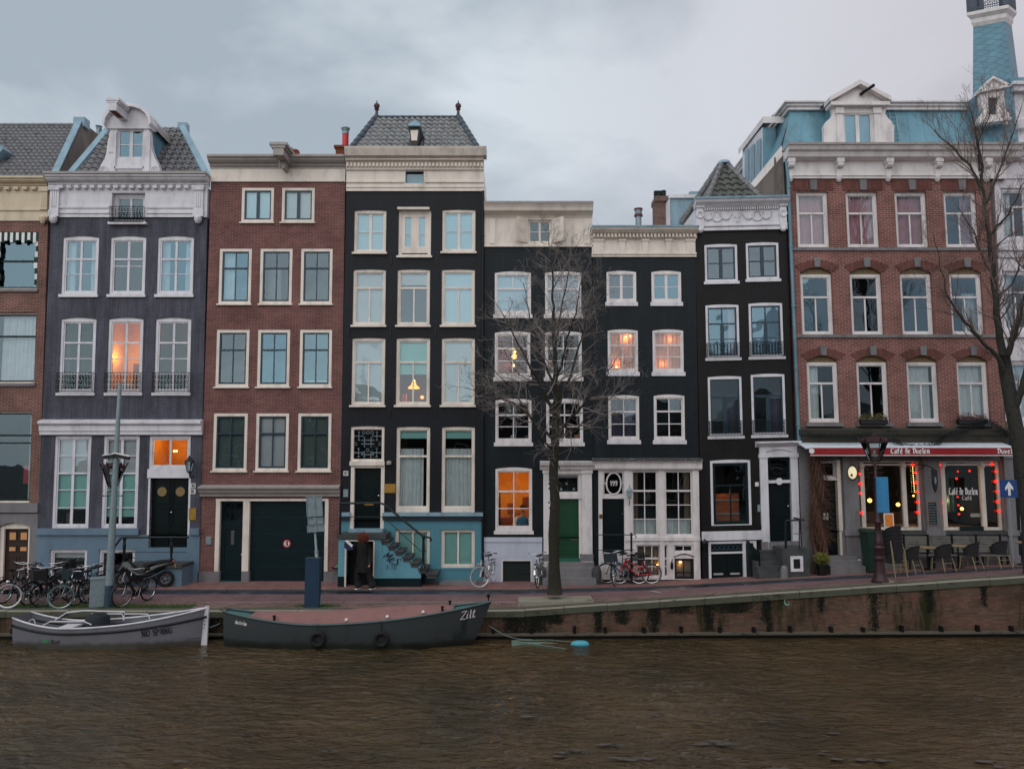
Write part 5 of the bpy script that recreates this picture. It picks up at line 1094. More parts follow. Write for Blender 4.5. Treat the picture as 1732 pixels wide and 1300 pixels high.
# ================================================================== HOUSE 7: leaning narrow black house
def house7():
 H=House('leaning_black_house','narrow leaning brown-black canal house with ornate white frieze and pyramid tile roof','house',(1176,400,1187,950),(1331,400,1350,950),975,Y=YF+.01,tilt=.022,uc=1262)
 x0,x1=H.xl,H.xr; z=H.z; Y=H.Y
 kw=dict(fr='white2',sash='teal',fw=.075,sw=.045,rec=-.01,arch=.03,sill='white2',sillh=.1,sillout=.06)
 for a,v0,c,v1 in ((1192,413,1247,476),(1262,410,1317,472)): win(H,a,v0,c,v1,**kw,bars=[('v',.5,0,1,.12),('h',.5,0,1,.035)],fill=[('blind',.88,.93,'blindw')])
 for k,(a,v0,c,v1) in enumerate(((1194,515,1250,605),(1267,512,1324,603))): win(H,a,v0,c,v1,**kw,bars=[('v',.5,.33,1,.12),('v',.5,0,.33,.04),('h',.33,0,1,.05),('h',.67,0,1,.025)],rail=(.0,.5,.14,'irong'),fill=[('drape',.72,.97,0,1,'drapepink')] if k==0 else ())
 for (a,v0,c,v1) in ((1198,636,1255,737),(1271,632,1328,735)): win(H,a,v0,c,v1,**kw,bars=[('h',.33,0,1,.06),('v',.5,.33,1,.14)],rail=(.0,.5,.14,'irong'),fill=[('drape',.6,.97,.32,1,'net')],glass='glassdk')
 win(H,1202,777,1270,888,fr='white2',sash='dgreen',fw=.08,sw=.09,rec=-.01,arch=.03,bars=[('h',.36,0,1,.06),('v',.5,.36,1,.045)],glass='glassdk',room='roomdk',fill=[('box',.08,.8,.53,.95,.5,'woodor','shutter_panel'),('box',.08,.8,.62,.64,.45,'drapegrey','shutter_rail'),('box',.08,.8,.83,.85,.45,'drapegrey','shutter_rail')],light=(.4,.5,.3,.8),bottom=.03)
 # portal
 Xp=lambda u,v=850: H.X(u,v)[0]
 H.hole((Xp(1298),Xp(1338),z(927),z(774))); b=MB()
 for u0,u1 in ((1286,1299),(1338,1350)): b.box(Xp(u0),Xp(u1),Y-.09,Y+.12,z(929),z(768)); b.box(Xp(u0)-.03,Xp(u1)+.03,Y-.12,Y+.1,z(775),z(768))
 b.box(Xp(1286),Xp(1350),Y-.085,Y+.12,z(774),z(756)); b.box(Xp(1299),Xp(1338),Y-.02,Y+.12,z(818),z(813)); b.lathe(((Xp(1299)+Xp(1338))/2,Y-.05,z(815)),[(.12,0),(.1,.08)],12,'y')
 b.build('portal',M['white2'],H.root)
 zt=z(757); MB().mould(Xp(1277,752),Xp(1351,752),Y,[(.08,zt),(.16,zt+.05),(.24,z(752)),(.3,z(750)),(.3,z(748)),(0,z(747))]).build('portal_cornice',M['white2'],H.root)
 b=MB()
 for i in range(9): t=i/8; b.lathe((Xp(1298)+(Xp(1338)-Xp(1298))*t,Y-.1,z(764)+.06*math.sin(t*3.14)),[(.001,-.04),(.05,0),(.001,.04)],8)
 b.build('portal_carving',M['white2'],H.root)
 win(H,0,3,0,0,rectw=(Xp(1299),Xp(1338),z(812),z(776)),cut=False,fr='dgreen',fw=.03,sw=.02,bars=[],rec=.05,glass='glassdk',room='roomdk',depth=.4)
 q=((Xp(1299)+Xp(1338))/2,z(794)); b=MB(); b.tube([(q[0]+.24*math.cos(t/10*math.pi),Y+.08,q[1]+.17*math.sin(t/10*math.pi)) for t in range(21)],.014,5); b.build('oval_glazing_bar',M['dgreen'],H.root)
 door(H,1299,819,1338,917,'door',rec=.08,cut=False,panels=((.12,.88,.05,.4),(.15,.85,.5,.56),(.15,.85,.6,.78),(.15,.85,.85,.95)),hside=.9,knob_z=.62)
 MB().box(Xp(1297),Xp(1341),Y-.1,Y+.12,z(930),z(917)).build('threshold',M['stone'],H.root); b=MB(); b.box(Xp(1287,930),Xp(1298,930),Y-.12,Y+.05,z(938),z(916)); b.box(Xp(1338,930),Xp(1350,930),Y-.12,Y+.05,z(938),z(916)); b.build('portal_foot',M['stone'],H.root)
 # white band and basement doors
 H.box('base_band',M['white2'],Xp(1186,905),Xp(1288,905),z(912),z(897),.12)
 H.hole((Xp(1198,940),Xp(1278,940),z(980),z(915)))
 b=MB(); b.box(Xp(1198,940),Xp(1202,940),Y-.06,Y+.1,z(978),z(914)); b.box(Xp(1256,940),Xp(1261,940),Y-.06,Y+.1,z(978),z(914)); b.box(Xp(1202,940),Xp(1256,940),Y-.057,Y+.1,z(918),z(914)); b.box(Xp(1202,940),Xp(1256,940),Y-.057,Y+.1,z(935),z(932)); b.box(Xp(1274,940),Xp(1279,940),Y-.06,Y+.1,z(945),z(914)); b.box(Xp(1261,940),Xp(1274,940),Y-.057,Y+.1,z(918),z(914)); b.build('cellar_frame',M['white2'],H.root)
 b=MB(); xa,xb=Xp(1202,940),Xp(1256,940); b.box(xa,(xa+xb)/2-.005,Y+.02,Y+.06,z(978),z(935)); b.box((xa+xb)/2+.005,xb,Y+.02,Y+.06,z(978),z(935)); b.box(xa,xb,Y+.02,Y+.06,z(932),z(918)); b.box(Xp(1261,940),Xp(1274,940),Y+.02,Y+.06,z(978),z(918))
 cdor=b.build('cellar_door',M['door'],H.root); b=MB()
 for k in range(7): b.torus((xa+(xb-xa)*(k+.5)/7,Y+.01,z(925)),.07,.014,n=14,m=4)
 b.build('cellar_grille',M['steeldk'],cdor); b=MB()
 for f in (.08,.6): b.box(xa+(xb-xa)*f,xa+(xb-xa)*(f+.3),Y+.01,Y+.02,z(971),z(968))
 b.build('letterbox',M['drapegrey'],cdor)
 b=MB(); b.poly([(Xp(1262,950),Y-.05,z(975)),(Xp(1262,950),Y-.05,z(910)),(Xp(1274,950),Y-.7,z(932)),(Xp(1274,950),Y-.7,z(978))]); b.poly([(Xp(1263,950),Y-.03,z(975)),(Xp(1263,950),Y-.03,z(910)),(Xp(1275,950),Y-.68,z(932)),(Xp(1275,950),Y-.68,z(978))][::-1]); b.build('cellar_leaf',M['irong'],H.root)
 # steps
 Z1=lambda v,Yq: H.X(1300,v,Yq)[1]
 xa,xb=H.X(1277,960,Y-.6)[0],H.X(1321,960,Y-.6)[0]
 ZZ=[(930,.25),(939,.45),(948.5,.65),(958,.85),(968,1.05)]
 for i,(v,o) in enumerate(ZZ):
  zt_=Z1(v,Y-o); zb_=Z1(ZZ[i+1][0],Y-ZZ[i+1][1]) if i<4 else zs(xa,Y-1)-.1
  MB().box(xa+(.1 if i<2 else 0)*(2-i)*1.5,xb,Y-o,Y,zb_-.0,zt_).build('step',M['stonedk'],H.root)
 b=MB(); x_a,x_b=H.X(1323,950,Y-1)[0],H.X(1368,950,Y-1)[0]; zt_=Z1(928,Y-1); b.box(x_a,x_b,Y-1.05,Y-.0,.1,zt_); b.build('stoop',M['stonedk'],H.root); b=MB(); b.lathe((x_a+.02,Y-1.1,.2),[(.12,0),(.12,.35),(.1,.45),(.03,.5)],10); b.build('guard_stone',M['stone'],H.root)
 r=H.rect(1337,940,1358,966,Y-1.06); b=MB()
 for q in ((r[0],r[0]+.09,r[2],r[3]),(r[1]-.09,r[1],r[2],r[3]),(r[0]+.09,r[1]-.09,r[2],r[2]+.09),(r[0]+.09,r[1]-.09,r[3]-.09,r[3])): b.box(q[0],q[1],Y-1.09,Y-1.03,q[2],q[3])
 o=b.build('vent_frame',M['white2'],H.root); MB().box(r[0]+.09,r[1]-.09,Y-1.06,Y-1.052,r[2]+.09,r[3]-.09).build('vent_grille',M['blackp'],o)
 b=MB(); yp=Y-1.0; X7=lambda u,v: (H.X(u,v,yp)[0],yp,H.X(u,v,yp)[1]); b.tube([X7(1329,880),X7(1360,879)],.03,7); b.tube([X7(1329,880),X7(1329,928)],.04,7); b.tube([X7(1352,880),X7(1352,928)],.02,6); b.tube([X7(1342,902),X7(1360,902)],.012,5); b.tube([X7(1360,879),(X7(1360,879)[0],Y-.1,X7(1360,879)[2])],.03,7); b.build('stoop_railing',M['irong'],H.root)
 H.wall('wall',M['black7'],x0,x1,-.2,z(390))
 H.box('sill_band',M['black7'],x0,Xp(1287,894),z(894),z(888),.05)
 r=H.rect(1277,815,1283,822); MB().box(r[0],r[1],Y-.02,Y,r[2],r[3]).build('number_plate',M['cream'],H.root); r=H.rect(1281,853,1289,865); MB().box(r[0],r[1],Y-.04,Y,r[2],r[3]).build('intercom',M['steel'],H.root)
 q=H.X(1192,925,Y-.2); b=MB(); b.tube([(q[0],Y,q[1]),(q[0],Y-.2,q[1]-.08),(q[0],Y-.2,q[1])],.014,5); b.lathe((q[0],Y-.2,q[1]-.02),[(.05,0),(.09,.16),(.11,.17),(.04,.26),(.01,.3)],6); b.build('wall_lantern',M['irong'],H.root)
 # frieze with garlands
 ztf,zbf=z(352),z(390); H.wall('frieze',M['white2'],x0+.02,x1-.02,zbf,ztf,proud=.05)
 H.box('frieze_moulding',M['white2'],x0,x1,zbf,z(386),.1); H.box('frieze_moulding',M['white2'],x0,x1,z(383),z(380.5),.12)
 b=MB()
 for s_ in (-1,1):
  for k in (1,2,3):
   cx=H.xc+s_*(x1-x0)*.095*(k+.3); yy=Y-.07; zc=z(366)
   if k==2: b.torus((cx,yy,zc),.18,.03,n=20,m=5)
   else: b.tube([(cx-.22,yy,zc+.1),(cx-.1,yy,zc-.08),(cx,yy,zc-.12),(cx+.1,yy,zc-.08),(cx+.22,yy,zc+.1)],[.02,.035,.045,.035,.02],6)
   b.lathe((cx+.2*s_,yy,zc+.1),[(.001,-.04),(.04,0),(.001,.04)],8)
 b.box(H.xc-.04,H.xc+.04,Y-.09,Y-.03,z(376),z(358)); b.box(H.xc-.1,H.xc+.1,Y-.08,Y-.03,z(368),z(364)); b.build('frieze_garland',M['white2'],H.root)
 for xx in (x0+.16,x1-.16):
  b=MB(); b.box(xx-.15,xx+.15,Y-.2,Y,z(352),z(346)); b.box(xx-.12,xx+.12,Y-.14,Y,z(388),z(352)); b.torus((xx,Y-.15,z(364)),.11,.035,n=16,m=5); b.lathe((xx,Y-.1,z(395)),[(.001,0),(.08,.04),(.1,.1),(.07,.17)],10); b.build('console',M['white2'],H.root)
 dentils(H,x0+.3,x1-.3,z(356),z(352),.14,.08,'white2')
 b=MB(); b.mould(x0-.02,x1-.0,Y,[(0,z(353)),(.14,z(352)),(.24,z(348)),(.34,z(345)),(.38,z(341)),(.4,z(339)),(-.3,z(338.5))]); b.build('cornice',M['white2'],H.root)
 MB().mould(x0-.03,x1+.01,Y,[(.41,z(341)),(.42,z(337.5)),(-.4,z(337))]).build('gutter',M['lead'],H.root)
 # pyramid roof
 ze=z(338)+.03; el,er=H.X(1194,338,Y+.3),H.X(1291,336,Y+.3); ap=H.X(1222,276,Y+1.7); dy=1.4; yr=Y+.3; hz=ap[1]-ze; sl=math.hypot(dy,hz); Vd=Vector((0,dy,hz))/sl; e0=el[0]
 tiles(Vector((e0,yr,ze)),(1,0,0),Vd,0,sl,lambda t: (ap[0]-e0)*t,lambda t: (er[0]-e0)+(ap[0]+.12-er[0])*t,M['tilem'],H.root,'roof',tw=.3,th=.33,amp=.04,lift=.06)
 b=MB(); b.poly([(e0,yr,ze),(ap[0],yr+dy,ze+hz),(e0-.35,yr+4.5,ze-.1)]); b.poly([(er[0],yr,ze),(er[0],yr+3.5,ze),(ap[0]+.12,yr+dy,ze+hz)]); b.poly([(ap[0],yr+dy,ze+hz),(er[0],yr+3.5,ze),(e0-.35,yr+4.5,ze)]); b.build('hip_slope',M['tile'],H.root)
 b=MB(); ridge(b,(e0,yr,ze+.04),(ap[0],yr+dy,ze+hz+.05),.1,.34); ridge(b,(er[0],yr,ze+.04),(ap[0]+.1,yr+dy,ze+hz+.05),.1,.34); ridge(b,(e0-.3,yr+2.6,ze+.1),(ap[0]-.02,yr+dy+.1,ze+hz+.03),.12,.34); b.build('ridge_tiles',M['tile'],H.root)
 MB().lathe((ap[0]+.05,yr+dy,ze+hz-.05),[(.26,0),(.22,.1),(.1,.16)],12).build('lead_cap',M['lead'],H.root)
# ================================================================== HOUSE 8: red brick house with cafe
def house8():
 H=House('red_brick_cafe_house','orange-red brick house with blue mansard roof, arched windows and cafe on the ground floor','house',(1330,310,1359,935),(1676,310,1712,935),960,Y=YF-.03)
 x0,x1=H.xl,H.xr; z=H.z; Y=H.Y
 kw=dict(fr='white',fw=.1,sw=.035,rec=.1)
 for i,(a,c) in enumerate(((1348,1402),(1432,1486),(1515,1569),(1598,1654))):
  win(H,a,324,c,418,**kw,bars=bars_T(.36),fill=[('drape',0,1,.05,1,'drapepink')] if i<3 else [('drape',.6,1,.05,1,'drapepink')],glass='glass' if i==3 else 'glassdk')
 for i,(a,c) in enumerate(((1355,1409),(1439,1493),(1524,1578),(1608,1663))): win(H,a,463,c,566,**kw,bars=bars_T(.36),fill=[('box',.03,.3,.93,.96,.2,'whitecloth','book')] if i==0 else ([('drape',.5,.95,.3,1,'drape')] if i==3 else ()),room='roomdk',cut=False),H.holes.append((*H.rect(a,452,c,566),.18))
 for i,(a,c) in enumerate(((1366,1419),(1450,1503),(1535,1588),(1620,1673))): win(H,a,612,c,714,**kw,bars=bars_T(.33),fill=([('drape',.04,.45,0,1,'drape')],[('drape',.05,.12,0,1,'net')],[('drape',.08,.85,0,1,'drape')],[('drape',.03,1,0,1,'drape')])[i],room='roomdk',cut=False,glass='glassdk'),H.holes.append((*H.rect(a,601,c,714),.18))
 gold=plain('gilded_tile_panel',rgb(130,108,66,.9),.5,var=.7,scale=18,dirt=rgb(44,38,28)); ks=MB(); ar=MB()
 for row,(vt,vk0,vk1,us) in enumerate(((452,437,452,((1355,1409),(1439,1493),(1524,1578),(1608,1663))),(601,585,601,((1366,1419),(1450,1503),(1535,1588),(1620,1673))))):
  for a,c in us:
   r=H.rect(a,vt,c,vt+12); p=MB().box(r[0],r[1],Y+.12,Y+.16,r[2]-.0,r[3]).build('lunette',gold,H.root)
   mx=(r[0]+r[1])/2; hw=(r[1]-r[0])/2; n=10; zt=r[3]
   arc=lambda s,o: (mx+(hw+o*.9)*s,zt-.18*s*s+o*(1-.15*s*s)-.0*o)
   for k in range(n):
    s0,s1=-1+2*k/n,-1+2*(k+1)/n; A0,A1,B1,B0=arc(s0,.005),arc(s1,.005),arc(s1,.26),arc(s0,.26); ar.extr([A0,A1,B1,B0],Y-.02,Y+.02)
   k0,k1=z(vk1),z(vk0); ks.extr([(mx-.09,k0),(mx+.09,k0),(mx+.12,k1),(mx-.12,k1)],Y-.08,Y+.05)
 for a,c in ((1348,1402),(1432,1486),(1515,1569),(1598,1654)):
  r=H.rect(a,305,c,322); mx=(r[0]+r[1])/2; ar.box(r[0]-.15,r[1]+.15,Y-.02,Y+.02,r[2],r[3]); ks.extr([(mx-.11,r[2]),(mx+.11,r[2]),(mx+.13,r[3]),(mx-.13,r[3])],Y-.07,Y+.05)
 ar.build('brick_arches',M['arch8'],H.root); ks.build('keystones',M['stone'],H.root)
 H.wall('wall',M['brick8'],x0,x1,z(722),z(303),t=.25)
 for v0,v1 in ((424,419),(571,566)): H.box('string_course',M['stone'],x0,x1,z(v0),z(v1),.06)
 # frieze and cornice
 H.wall('frieze',M['white'],x0,x1+.6,z(303),z(272),proud=.04)
 for k,u in enumerate((1333,1415,1498,1581,1664)):
  xx=H.x(u+2,290); b=MB(); b.box(xx-.13,xx+.13,Y-.3,Y,z(279),z(272)); b.lathe((xx-.1,Y-.18,z(282)),[(.12,0),(.12,.2)],12,'x'); b.box(xx-.09,xx+.09,Y-.14,Y,z(301),z(279)); b.lathe((xx,Y-.06,z(310)),[(.001,0),(.06,.04),(.1,.12),(.12,.22)],10); b.build('bracket',M['white'],H.root)
 H.box('frieze_moulding',M['white'],x0,x1,z(303),z(300),.08); H.box('frieze_moulding',M['white'],x0,x1,z(299),z(297),.11)
 b=MB(); b.mould(x0-.1,x1+.9,Y,[(0,z(274)),(.2,z(273)),(.34,z(271)),(.4,z(264)),(.5,z(262)),(.56,z(257)),(.6,z(254)),(-.3,z(253))]); b.build('cornice',M['white'],H.root)
 MB().mould(x0-.12,x1+.92,Y,[(.61,z(256)),(.62,z(252.5)),(-.5,z(252))]).build('gutter',M['gutter'],H.root)
 # mansard: front slope, left slope, top cornice
 zb=z(253)+.02; zt=H.X(1480,188,Y+.9)[1]; yb,yt=Y+.2,Y+.9; xl_b=H.X(1325,255,Y)[0]; xl_t=H.X(1337,190,Y+.9)[0]; xr=x1+.9
 b=MB(); n=14
 for i in range(n):
  f0,f1=i/n,(i+1)/n; a,c=xl_b+(xr-xl_b)*f0,xl_b+(xr-xl_b)*f1; a2,c2=xl_t+(xr-xl_t)*f0,xl_t+(xr-xl_t)*f1; b.quadf((a,yb,zb),(c,yb,zb),(c2,yt,zt),(a2,yt,zt))
  if 0<i: b.tube([(a,yb,zb),(a2,yt,zt)],.012,4)
 b.build('mansard_front',M['zinc'],H.root)
 b=MB(); n=7; L_=7.5
 for i in range(n):
  f0,f1=i/n,(i+1)/n; b.quadf((xl_b-.1,yb+L_*f1,zb),(xl_b-.1,yb+L_*f0,zb),(xl_t,yt+L_*f0,zt),(xl_t,yt+L_*f1,zt)); b.tube([(xl_b-.1,yb+L_*f0,zb),(xl_t,yt+L_*f0,zt)],.02,4)
 b.build('mansard_side',M['zinc'],H.root)
 # top cornice, run along the front and down the left side
 zc0=zt; zc1=H.X(1480,176,Y+.9)[1]; b=MB()
 for o,za,zb_ in ((.12,zc0,zc0+.12),(.2,zc0+.12,zc1-.06),(.3,zc1-.06,zc1)): b.box(xl_t-o,H.X(1655,180,Y+.9)[0],yt-o,yt+7.5,za,zb_)
 b.build('top_cornice',M['white'],H.root)
 # party wall and white verge on the left
 C=[at(1262,318,Y+3.2),at(1318,250,Y-.0)]; 
 xw=x0+.0
 b=MB(); b.poly([(xw,Y-.02,z(345)),(xw,Y-.02,zb),(xw-.02,Y+8,zb+.1),(xw,Y+8,z(345))]); pw=b.build('party_wall',M['wallpink'],H.root)
 H.box('party_wall',M['wallpink'],x0-.35,x0,z(345),zb-.2,-.25,7)
 b=MB(); A_,B_=Vector((*H.X(1325,262,Y+.1)[:1],Y+.1,H.X(1325,262,Y+.1)[1])),Vector((H.X(1270,325,Y+.5)[0],Y+.9,H.X(1270,325,Y+.5)[1])); d_=(B_-A_); b.quadf(A_,B_,B_+Vector((-.02,.0,.28)),A_+Vector((-.05,0,.35))); b.quadf(A_,A_+Vector((0,.5,0)),B_+Vector((0,.5,0)),B_); b.build('verge',M['white'],H.root)
 b=MB(); b.poly([A_+Vector((0,.02,0)),B_+Vector((0,.02,0)),Vector((B_.x,B_.y+.02,B_.z-1)),Vector((A_.x,A_.y+.02,B_.z-1))]); b.build('party_wall',M['wallpink'],H.root)
 # side dormer at the left (white, seen edge on)
 S=lambda u,v,Yq: Vector((H.X(u,v,Yq)[0],Yq,H.X(u,v,Yq)[1]))
 b=MB(); p=[S(1256,310,Y+4.6),S(1290,335,Y+1.6),S(1290,215,Y+1.6),S(1256,252,Y+4.6)]; b.poly(p); b.poly([q+Vector((.3,.1,0)) for q in p][::-1]); sd=b.build('side_dormer',M['white2'],H.root)
 b=MB()
 for k in range(3):
  f0,f1=.14+k*.29,.36+k*.29; a=[p[0].lerp(p[1],f0),p[0].lerp(p[1],f1),p[3].lerp(p[2],f1),p[3].lerp(p[2],f0)]; a=[a[0].lerp(a[3],.15),a[1].lerp(a[2],.15),a[1].lerp(a[2],.86),a[0].lerp(a[3],.86)]; b.poly([q+Vector((-.03,-.02,0)) for q in a])
 b.build('pane',M['lead'],sd)
 b=MB(); a,c=S(1249,262,Y+4.9),S(1291,208,Y+1.4)
 for o in (0,):
  b.quadf(a,c,c+Vector((0,0,.25)),a+Vector((0,0,.25))); b.quadf(a+Vector((0,0,.25)),c+Vector((0,0,.25)),c+Vector((.5,.2,.3)),a+Vector((.5,.2,.3)))
 b.quadf(c,c+Vector((.9,0,0)),c+Vector((.9,0,.25)),c+Vector((0,0,.25))); b.build('dormer_cornice',M['white'],sd)
 b=MB(); b.poly([S(1290,335,Y+1.6),S(1312,335,Y+1.6),S(1312,216,Y+1.6),S(1290,216,Y+1.6)]); b.build('dormer_cheek',M['zinc'],sd)
 b=MB(); b.poly([S(1284,214,Y+3),S(1312,190,Y+3),S(1320,214,Y+3)]); b.build('rear_roof',M['tile'],H.root)
 # central dormer with scrolled shoulders
 yd=Y+.1; ue=lambda u,v: H.X(u,v,yd); b=MB(); r=H.rect(1428,191,1476,252,yd)
 Lp=[(1394,253),(1394,222),(1393,214),(1398,205),(1405,200),(1409,192),(1407,182)]; Rp=[(1500,182),(1497,192),(1502,200),(1508,205),(1513,214),(1512,222),(1513,253)]
 lp,rp2=[ue(*q) for q in Lp],[ue(*q) for q in Rp]; zt_=lp[-1][1]; zb_=lp[0][1]
 b.extr([(r[0],zb_),(r[0],zt_)]+lp[::-1],yd,yd+.2); b.extr([(r[1],zt_-0)]+rp2+[(r[1],zb_)],yd,yd+.2); b.box(r[0],r[1],yd+.003,yd+.2,r[3],zt_)
 for xx in (r[0]-.28,r[1]+.04): b.box(xx,xx+.24,yd-.06,yd,zb_,zt_); b.box(xx-.03,xx+.27,yd-.1,yd,zt_-.25,zt_-.02)
 ap=ue(1450,143); xl_,xr_=ue(1404,176)[0],ue(1498,176)[0]; zp=ue(1450,176)[1]
 b.box(xl_-.05,xr_+.05,yd-.22,yd+.3,zt_,zp); b.extr([(xl_,zp),(xr_,zp),(ap[0],ap[1]-.06)],yd-.02,yd+.3)
 for A2,B2 in (((xl_-.1,zp),(ap[0],ap[1]-.1)),((ap[0],ap[1]-.1),(xr_+.1,zp))): b.extr([A2,B2,(B2[0],B2[1]+.16),(A2[0],A2[1]+.16)],yd-.26,yd+.3)
 dm=b.build('dormer',M['white'],H.root)
 win(H,14,3,0,0,rectw=r,cut=False,fr='white',fw=.03,sw=.03,bars=[('v',.5,0,1,.13)],rec=yd-Y+.03,depth=.5,glass='glass',room='room')
 b=MB(); b.quadf((xl_-.1,yd+.3,zp+.16),(ap[0],yd+.3,ap[1]+.06),(ap[0],yd+2.5,ap[1]+.06),(xl_-.1,yd+2.5,zp+.16)); b.quadf((ap[0],yd+.3,ap[1]+.06),(xr_+.1,yd+.3,zp+.16),(xr_+.1,yd+2.5,zp+.16),(ap[0],yd+2.5,ap[1]+.06)); b.box(xl_+.1,xr_-.1,yd+.2,yd+2,zb_,zp); b.build('dormer_roof',M['zinc'],dm)
 q0,q1=ue(1452,162),ue(1467,144); b=MB(); b.tube([(q0[0]+.05,yd-.05,q0[1]+.02),(q1[0]-.05,yd-.6,q1[1]-.3)],.055,6); b.build('hoist_beam',M['iron'],dm)
 b=MB(); 
 A0,A1,B0,B1=H.X(1511,252,Y+.15),H.X(1503,190,Y+.85),H.X(1523,252,Y+.15),H.X(1514,190,Y+.85)
 P=lambda q,Yq: Vector((q[0],Yq,q[1])); a0,a1,b0,b1=P(A0,Y+.12),P(A1,Y+.82),P(B0,Y+.12),P(B1,Y+.82); b.tube([a0,a1],.02,5); b.tube([b0,b1],.02,5)
 for k in range(9): t=(k+.5)/9; b.tube([a0.lerp(a1,t),b0.lerp(b1,t)],.014,5)
 b.build('roof_ladder',M['lead'],H.root)
 # rain pipe on the left
 b=MB(); px=lambda v: H.x(1330 if v<400 else 1331,v)
 xpp=x0-.02; b.tube([(xpp-.05,Y-.12,z(272)),(xpp,Y-.12,z(300)),(xpp+.02,Y-.12,z(745))],.055,8)
 for v in (320,420,520,625,720): b.lathe((xpp+.01,Y-.12,z(v)),[(.075,0),(.075,.06)],10)
 b.build('rain_pipe',M['zinc'],H.root)
 # stone ledge above the cafe
 zl0,zl1=z(748),z(722); b=MB(); b.mould(x0-.02,x1+.02,Y,[(0,zl0),(.12,zl0),(.14,zl0+.2),(.3,zl0+.28),(.34,zl0+.42),(.18,zl1-.08),(.0,zl1)]); b.build('stone_ledge',M['sooty'],H.root)
 for a,c in ((1362,1424),(1447,1508),(1532,1592),(1616,1678)): H.box('sill',M['stone'],H.x(a,718),H.x(c,718),z(721),z(714.5),.16)
 # cafe front in grey stone
 H.cafe=True
 zA=z(748); zS=z(897); Yc=Y
 Xc=lambda u,v=850: H.X(u,v)[0]
 H.hole((Xc(1382),Xc(1421),z(960),z(778))); H.hole((Xc(1452),Xc(1560),zS,z(779))); H.hole((Xc(1592),Xc(1697),zS,z(779)))
 H.wall('cafe_wall',M['stone'],x0,x1+.05,zS,z(722),t=.35,proud=.01); H.wall('cafe_plinth',M['stone'],x0,x1+.05,-.1,zS,t=.35,proud=.06)
 for a,c in ((1426,1451),(1563,1590),(1699,1714)):
  b=MB(); b.box(Xc(a),Xc(c),Y-.12,Y,z(960),z(757)); b.box(Xc(a)-.05,Xc(c)+.05,Y-.17,Y,z(905),z(896)); b.box(Xc(a)-.03,Xc(c)+.03,Y-.16,Y,z(960),z(938)); b.box(Xc(a)-.03,Xc(c)+.03,Y-.16,Y,z(775),z(768)); b.build('pier',M['stone'],H.root)
 H.box('cafe_sill',M['stonedk'],Xc(1451),x1,z(903),z(897),.16)
 # cafe door
 win(H,15,4,0,0,rectw=H.rect(1385,779,1416,808),cut=False,fr='white',fw=.06,sw=.02,bars=[],rec=.1,room='roomdk',glass='glassdk',depth=.5)
 do=door(H,1384,812,1418,938,'door',rec=.16,cut=False,panels=((.12,.88,.05,.6),(.12,.88,.66,.94)),hside=.1,knob_z=.4)
 b=MB(); b.box(Xc(1417),Xc(1423),Y-.04,Y+.2,z(938),z(778)); b.box(Xc(1381),Xc(1384),Y-.03,Y+.2,z(938),z(778)); b.box(Xc(1384),Xc(1417),Y-.0,Y+.2,z(812),z(808)); b.build('door_frame',M['cream'],H.root)
 r=H.rect(1395,868,1404,879); b=MB(); b.box(r[0],r[1],Y+.15,Y+.158,r[2],r[3]); b.build('door_notice',M['whitecloth'],do)
 for k in range(3): MB().box(Xc(1384)-.02,Xc(1440),Y-.3-.28*k,Y-.02,zs(Xc(1400),Y)-.1,z(938)-.13*k).build('step',M['stone'],H.root)
 # shop windows: continuous cafe interior
 xa,xb=Xc(1452),Xc(1697); b=MB(); yi,yo=Y+.3,Y+4.0; zf,zc=z(900)-.6,z(775)
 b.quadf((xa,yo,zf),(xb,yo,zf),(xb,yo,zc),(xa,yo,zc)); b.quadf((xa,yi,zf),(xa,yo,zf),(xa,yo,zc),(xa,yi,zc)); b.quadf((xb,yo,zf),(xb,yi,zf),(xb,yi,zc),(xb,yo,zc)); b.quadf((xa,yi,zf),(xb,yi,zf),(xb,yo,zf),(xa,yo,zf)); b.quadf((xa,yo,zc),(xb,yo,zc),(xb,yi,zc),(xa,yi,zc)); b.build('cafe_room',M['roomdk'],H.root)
 b=MB(); b.box(xa+.4,xb-1,Y+3.0,Y+3.5,zf,zf+1.1); b.build('bar_counter',M['wood'],H.root)
 rnd=random.Random(4); b=MB()
 for i in range(26): xx=xa+.6+i*(xb-xa-2)/26; b.lathe((xx,Y+3.8,zf+1.3+.35*(i % 2)),[(.035,0),(.035,.16),(.012,.2),(.012,.26)],6)
 b.build('bottles',M['irong'],H.root)
 glow=emis('lit_cafe_globe',(1,.36,.06,1),9)
 for (u,v,d,rr) in ((1471,846,1.2,.075),(1519,853,2.0,.07),(1530,853,2.0,.07),(1593,855,1.0,.11),(1603,853,1.6,.06),(1627,860,2.0,.06),(1655,858,2.4,.04),(1650,846,2.6,.03),(1545,838,2.2,.035)):
  q=H.X(u,v,Y+d); MB().lathe((q[0],Y+d,q[1]),[(.001,-rr),(rr*.75,-rr*.65),(rr,0),(rr*.75,rr*.65),(.001,rr)],12).build('cafe_lamp',glow,H.root,smooth=True)
 for u,v,d,p in ((1520,840,1.8,20),(1600,845,1.2,20),(1650,845,2.2,14)):
  q=H.warp(Vector((H.X(u,v,Y+d)[0],Y+d,H.X(u,v,Y+d)[1]))); l_=lamp('cafe_light',q-Ctx.origin,p,(1,.55,.25)); l_.parent=H.root
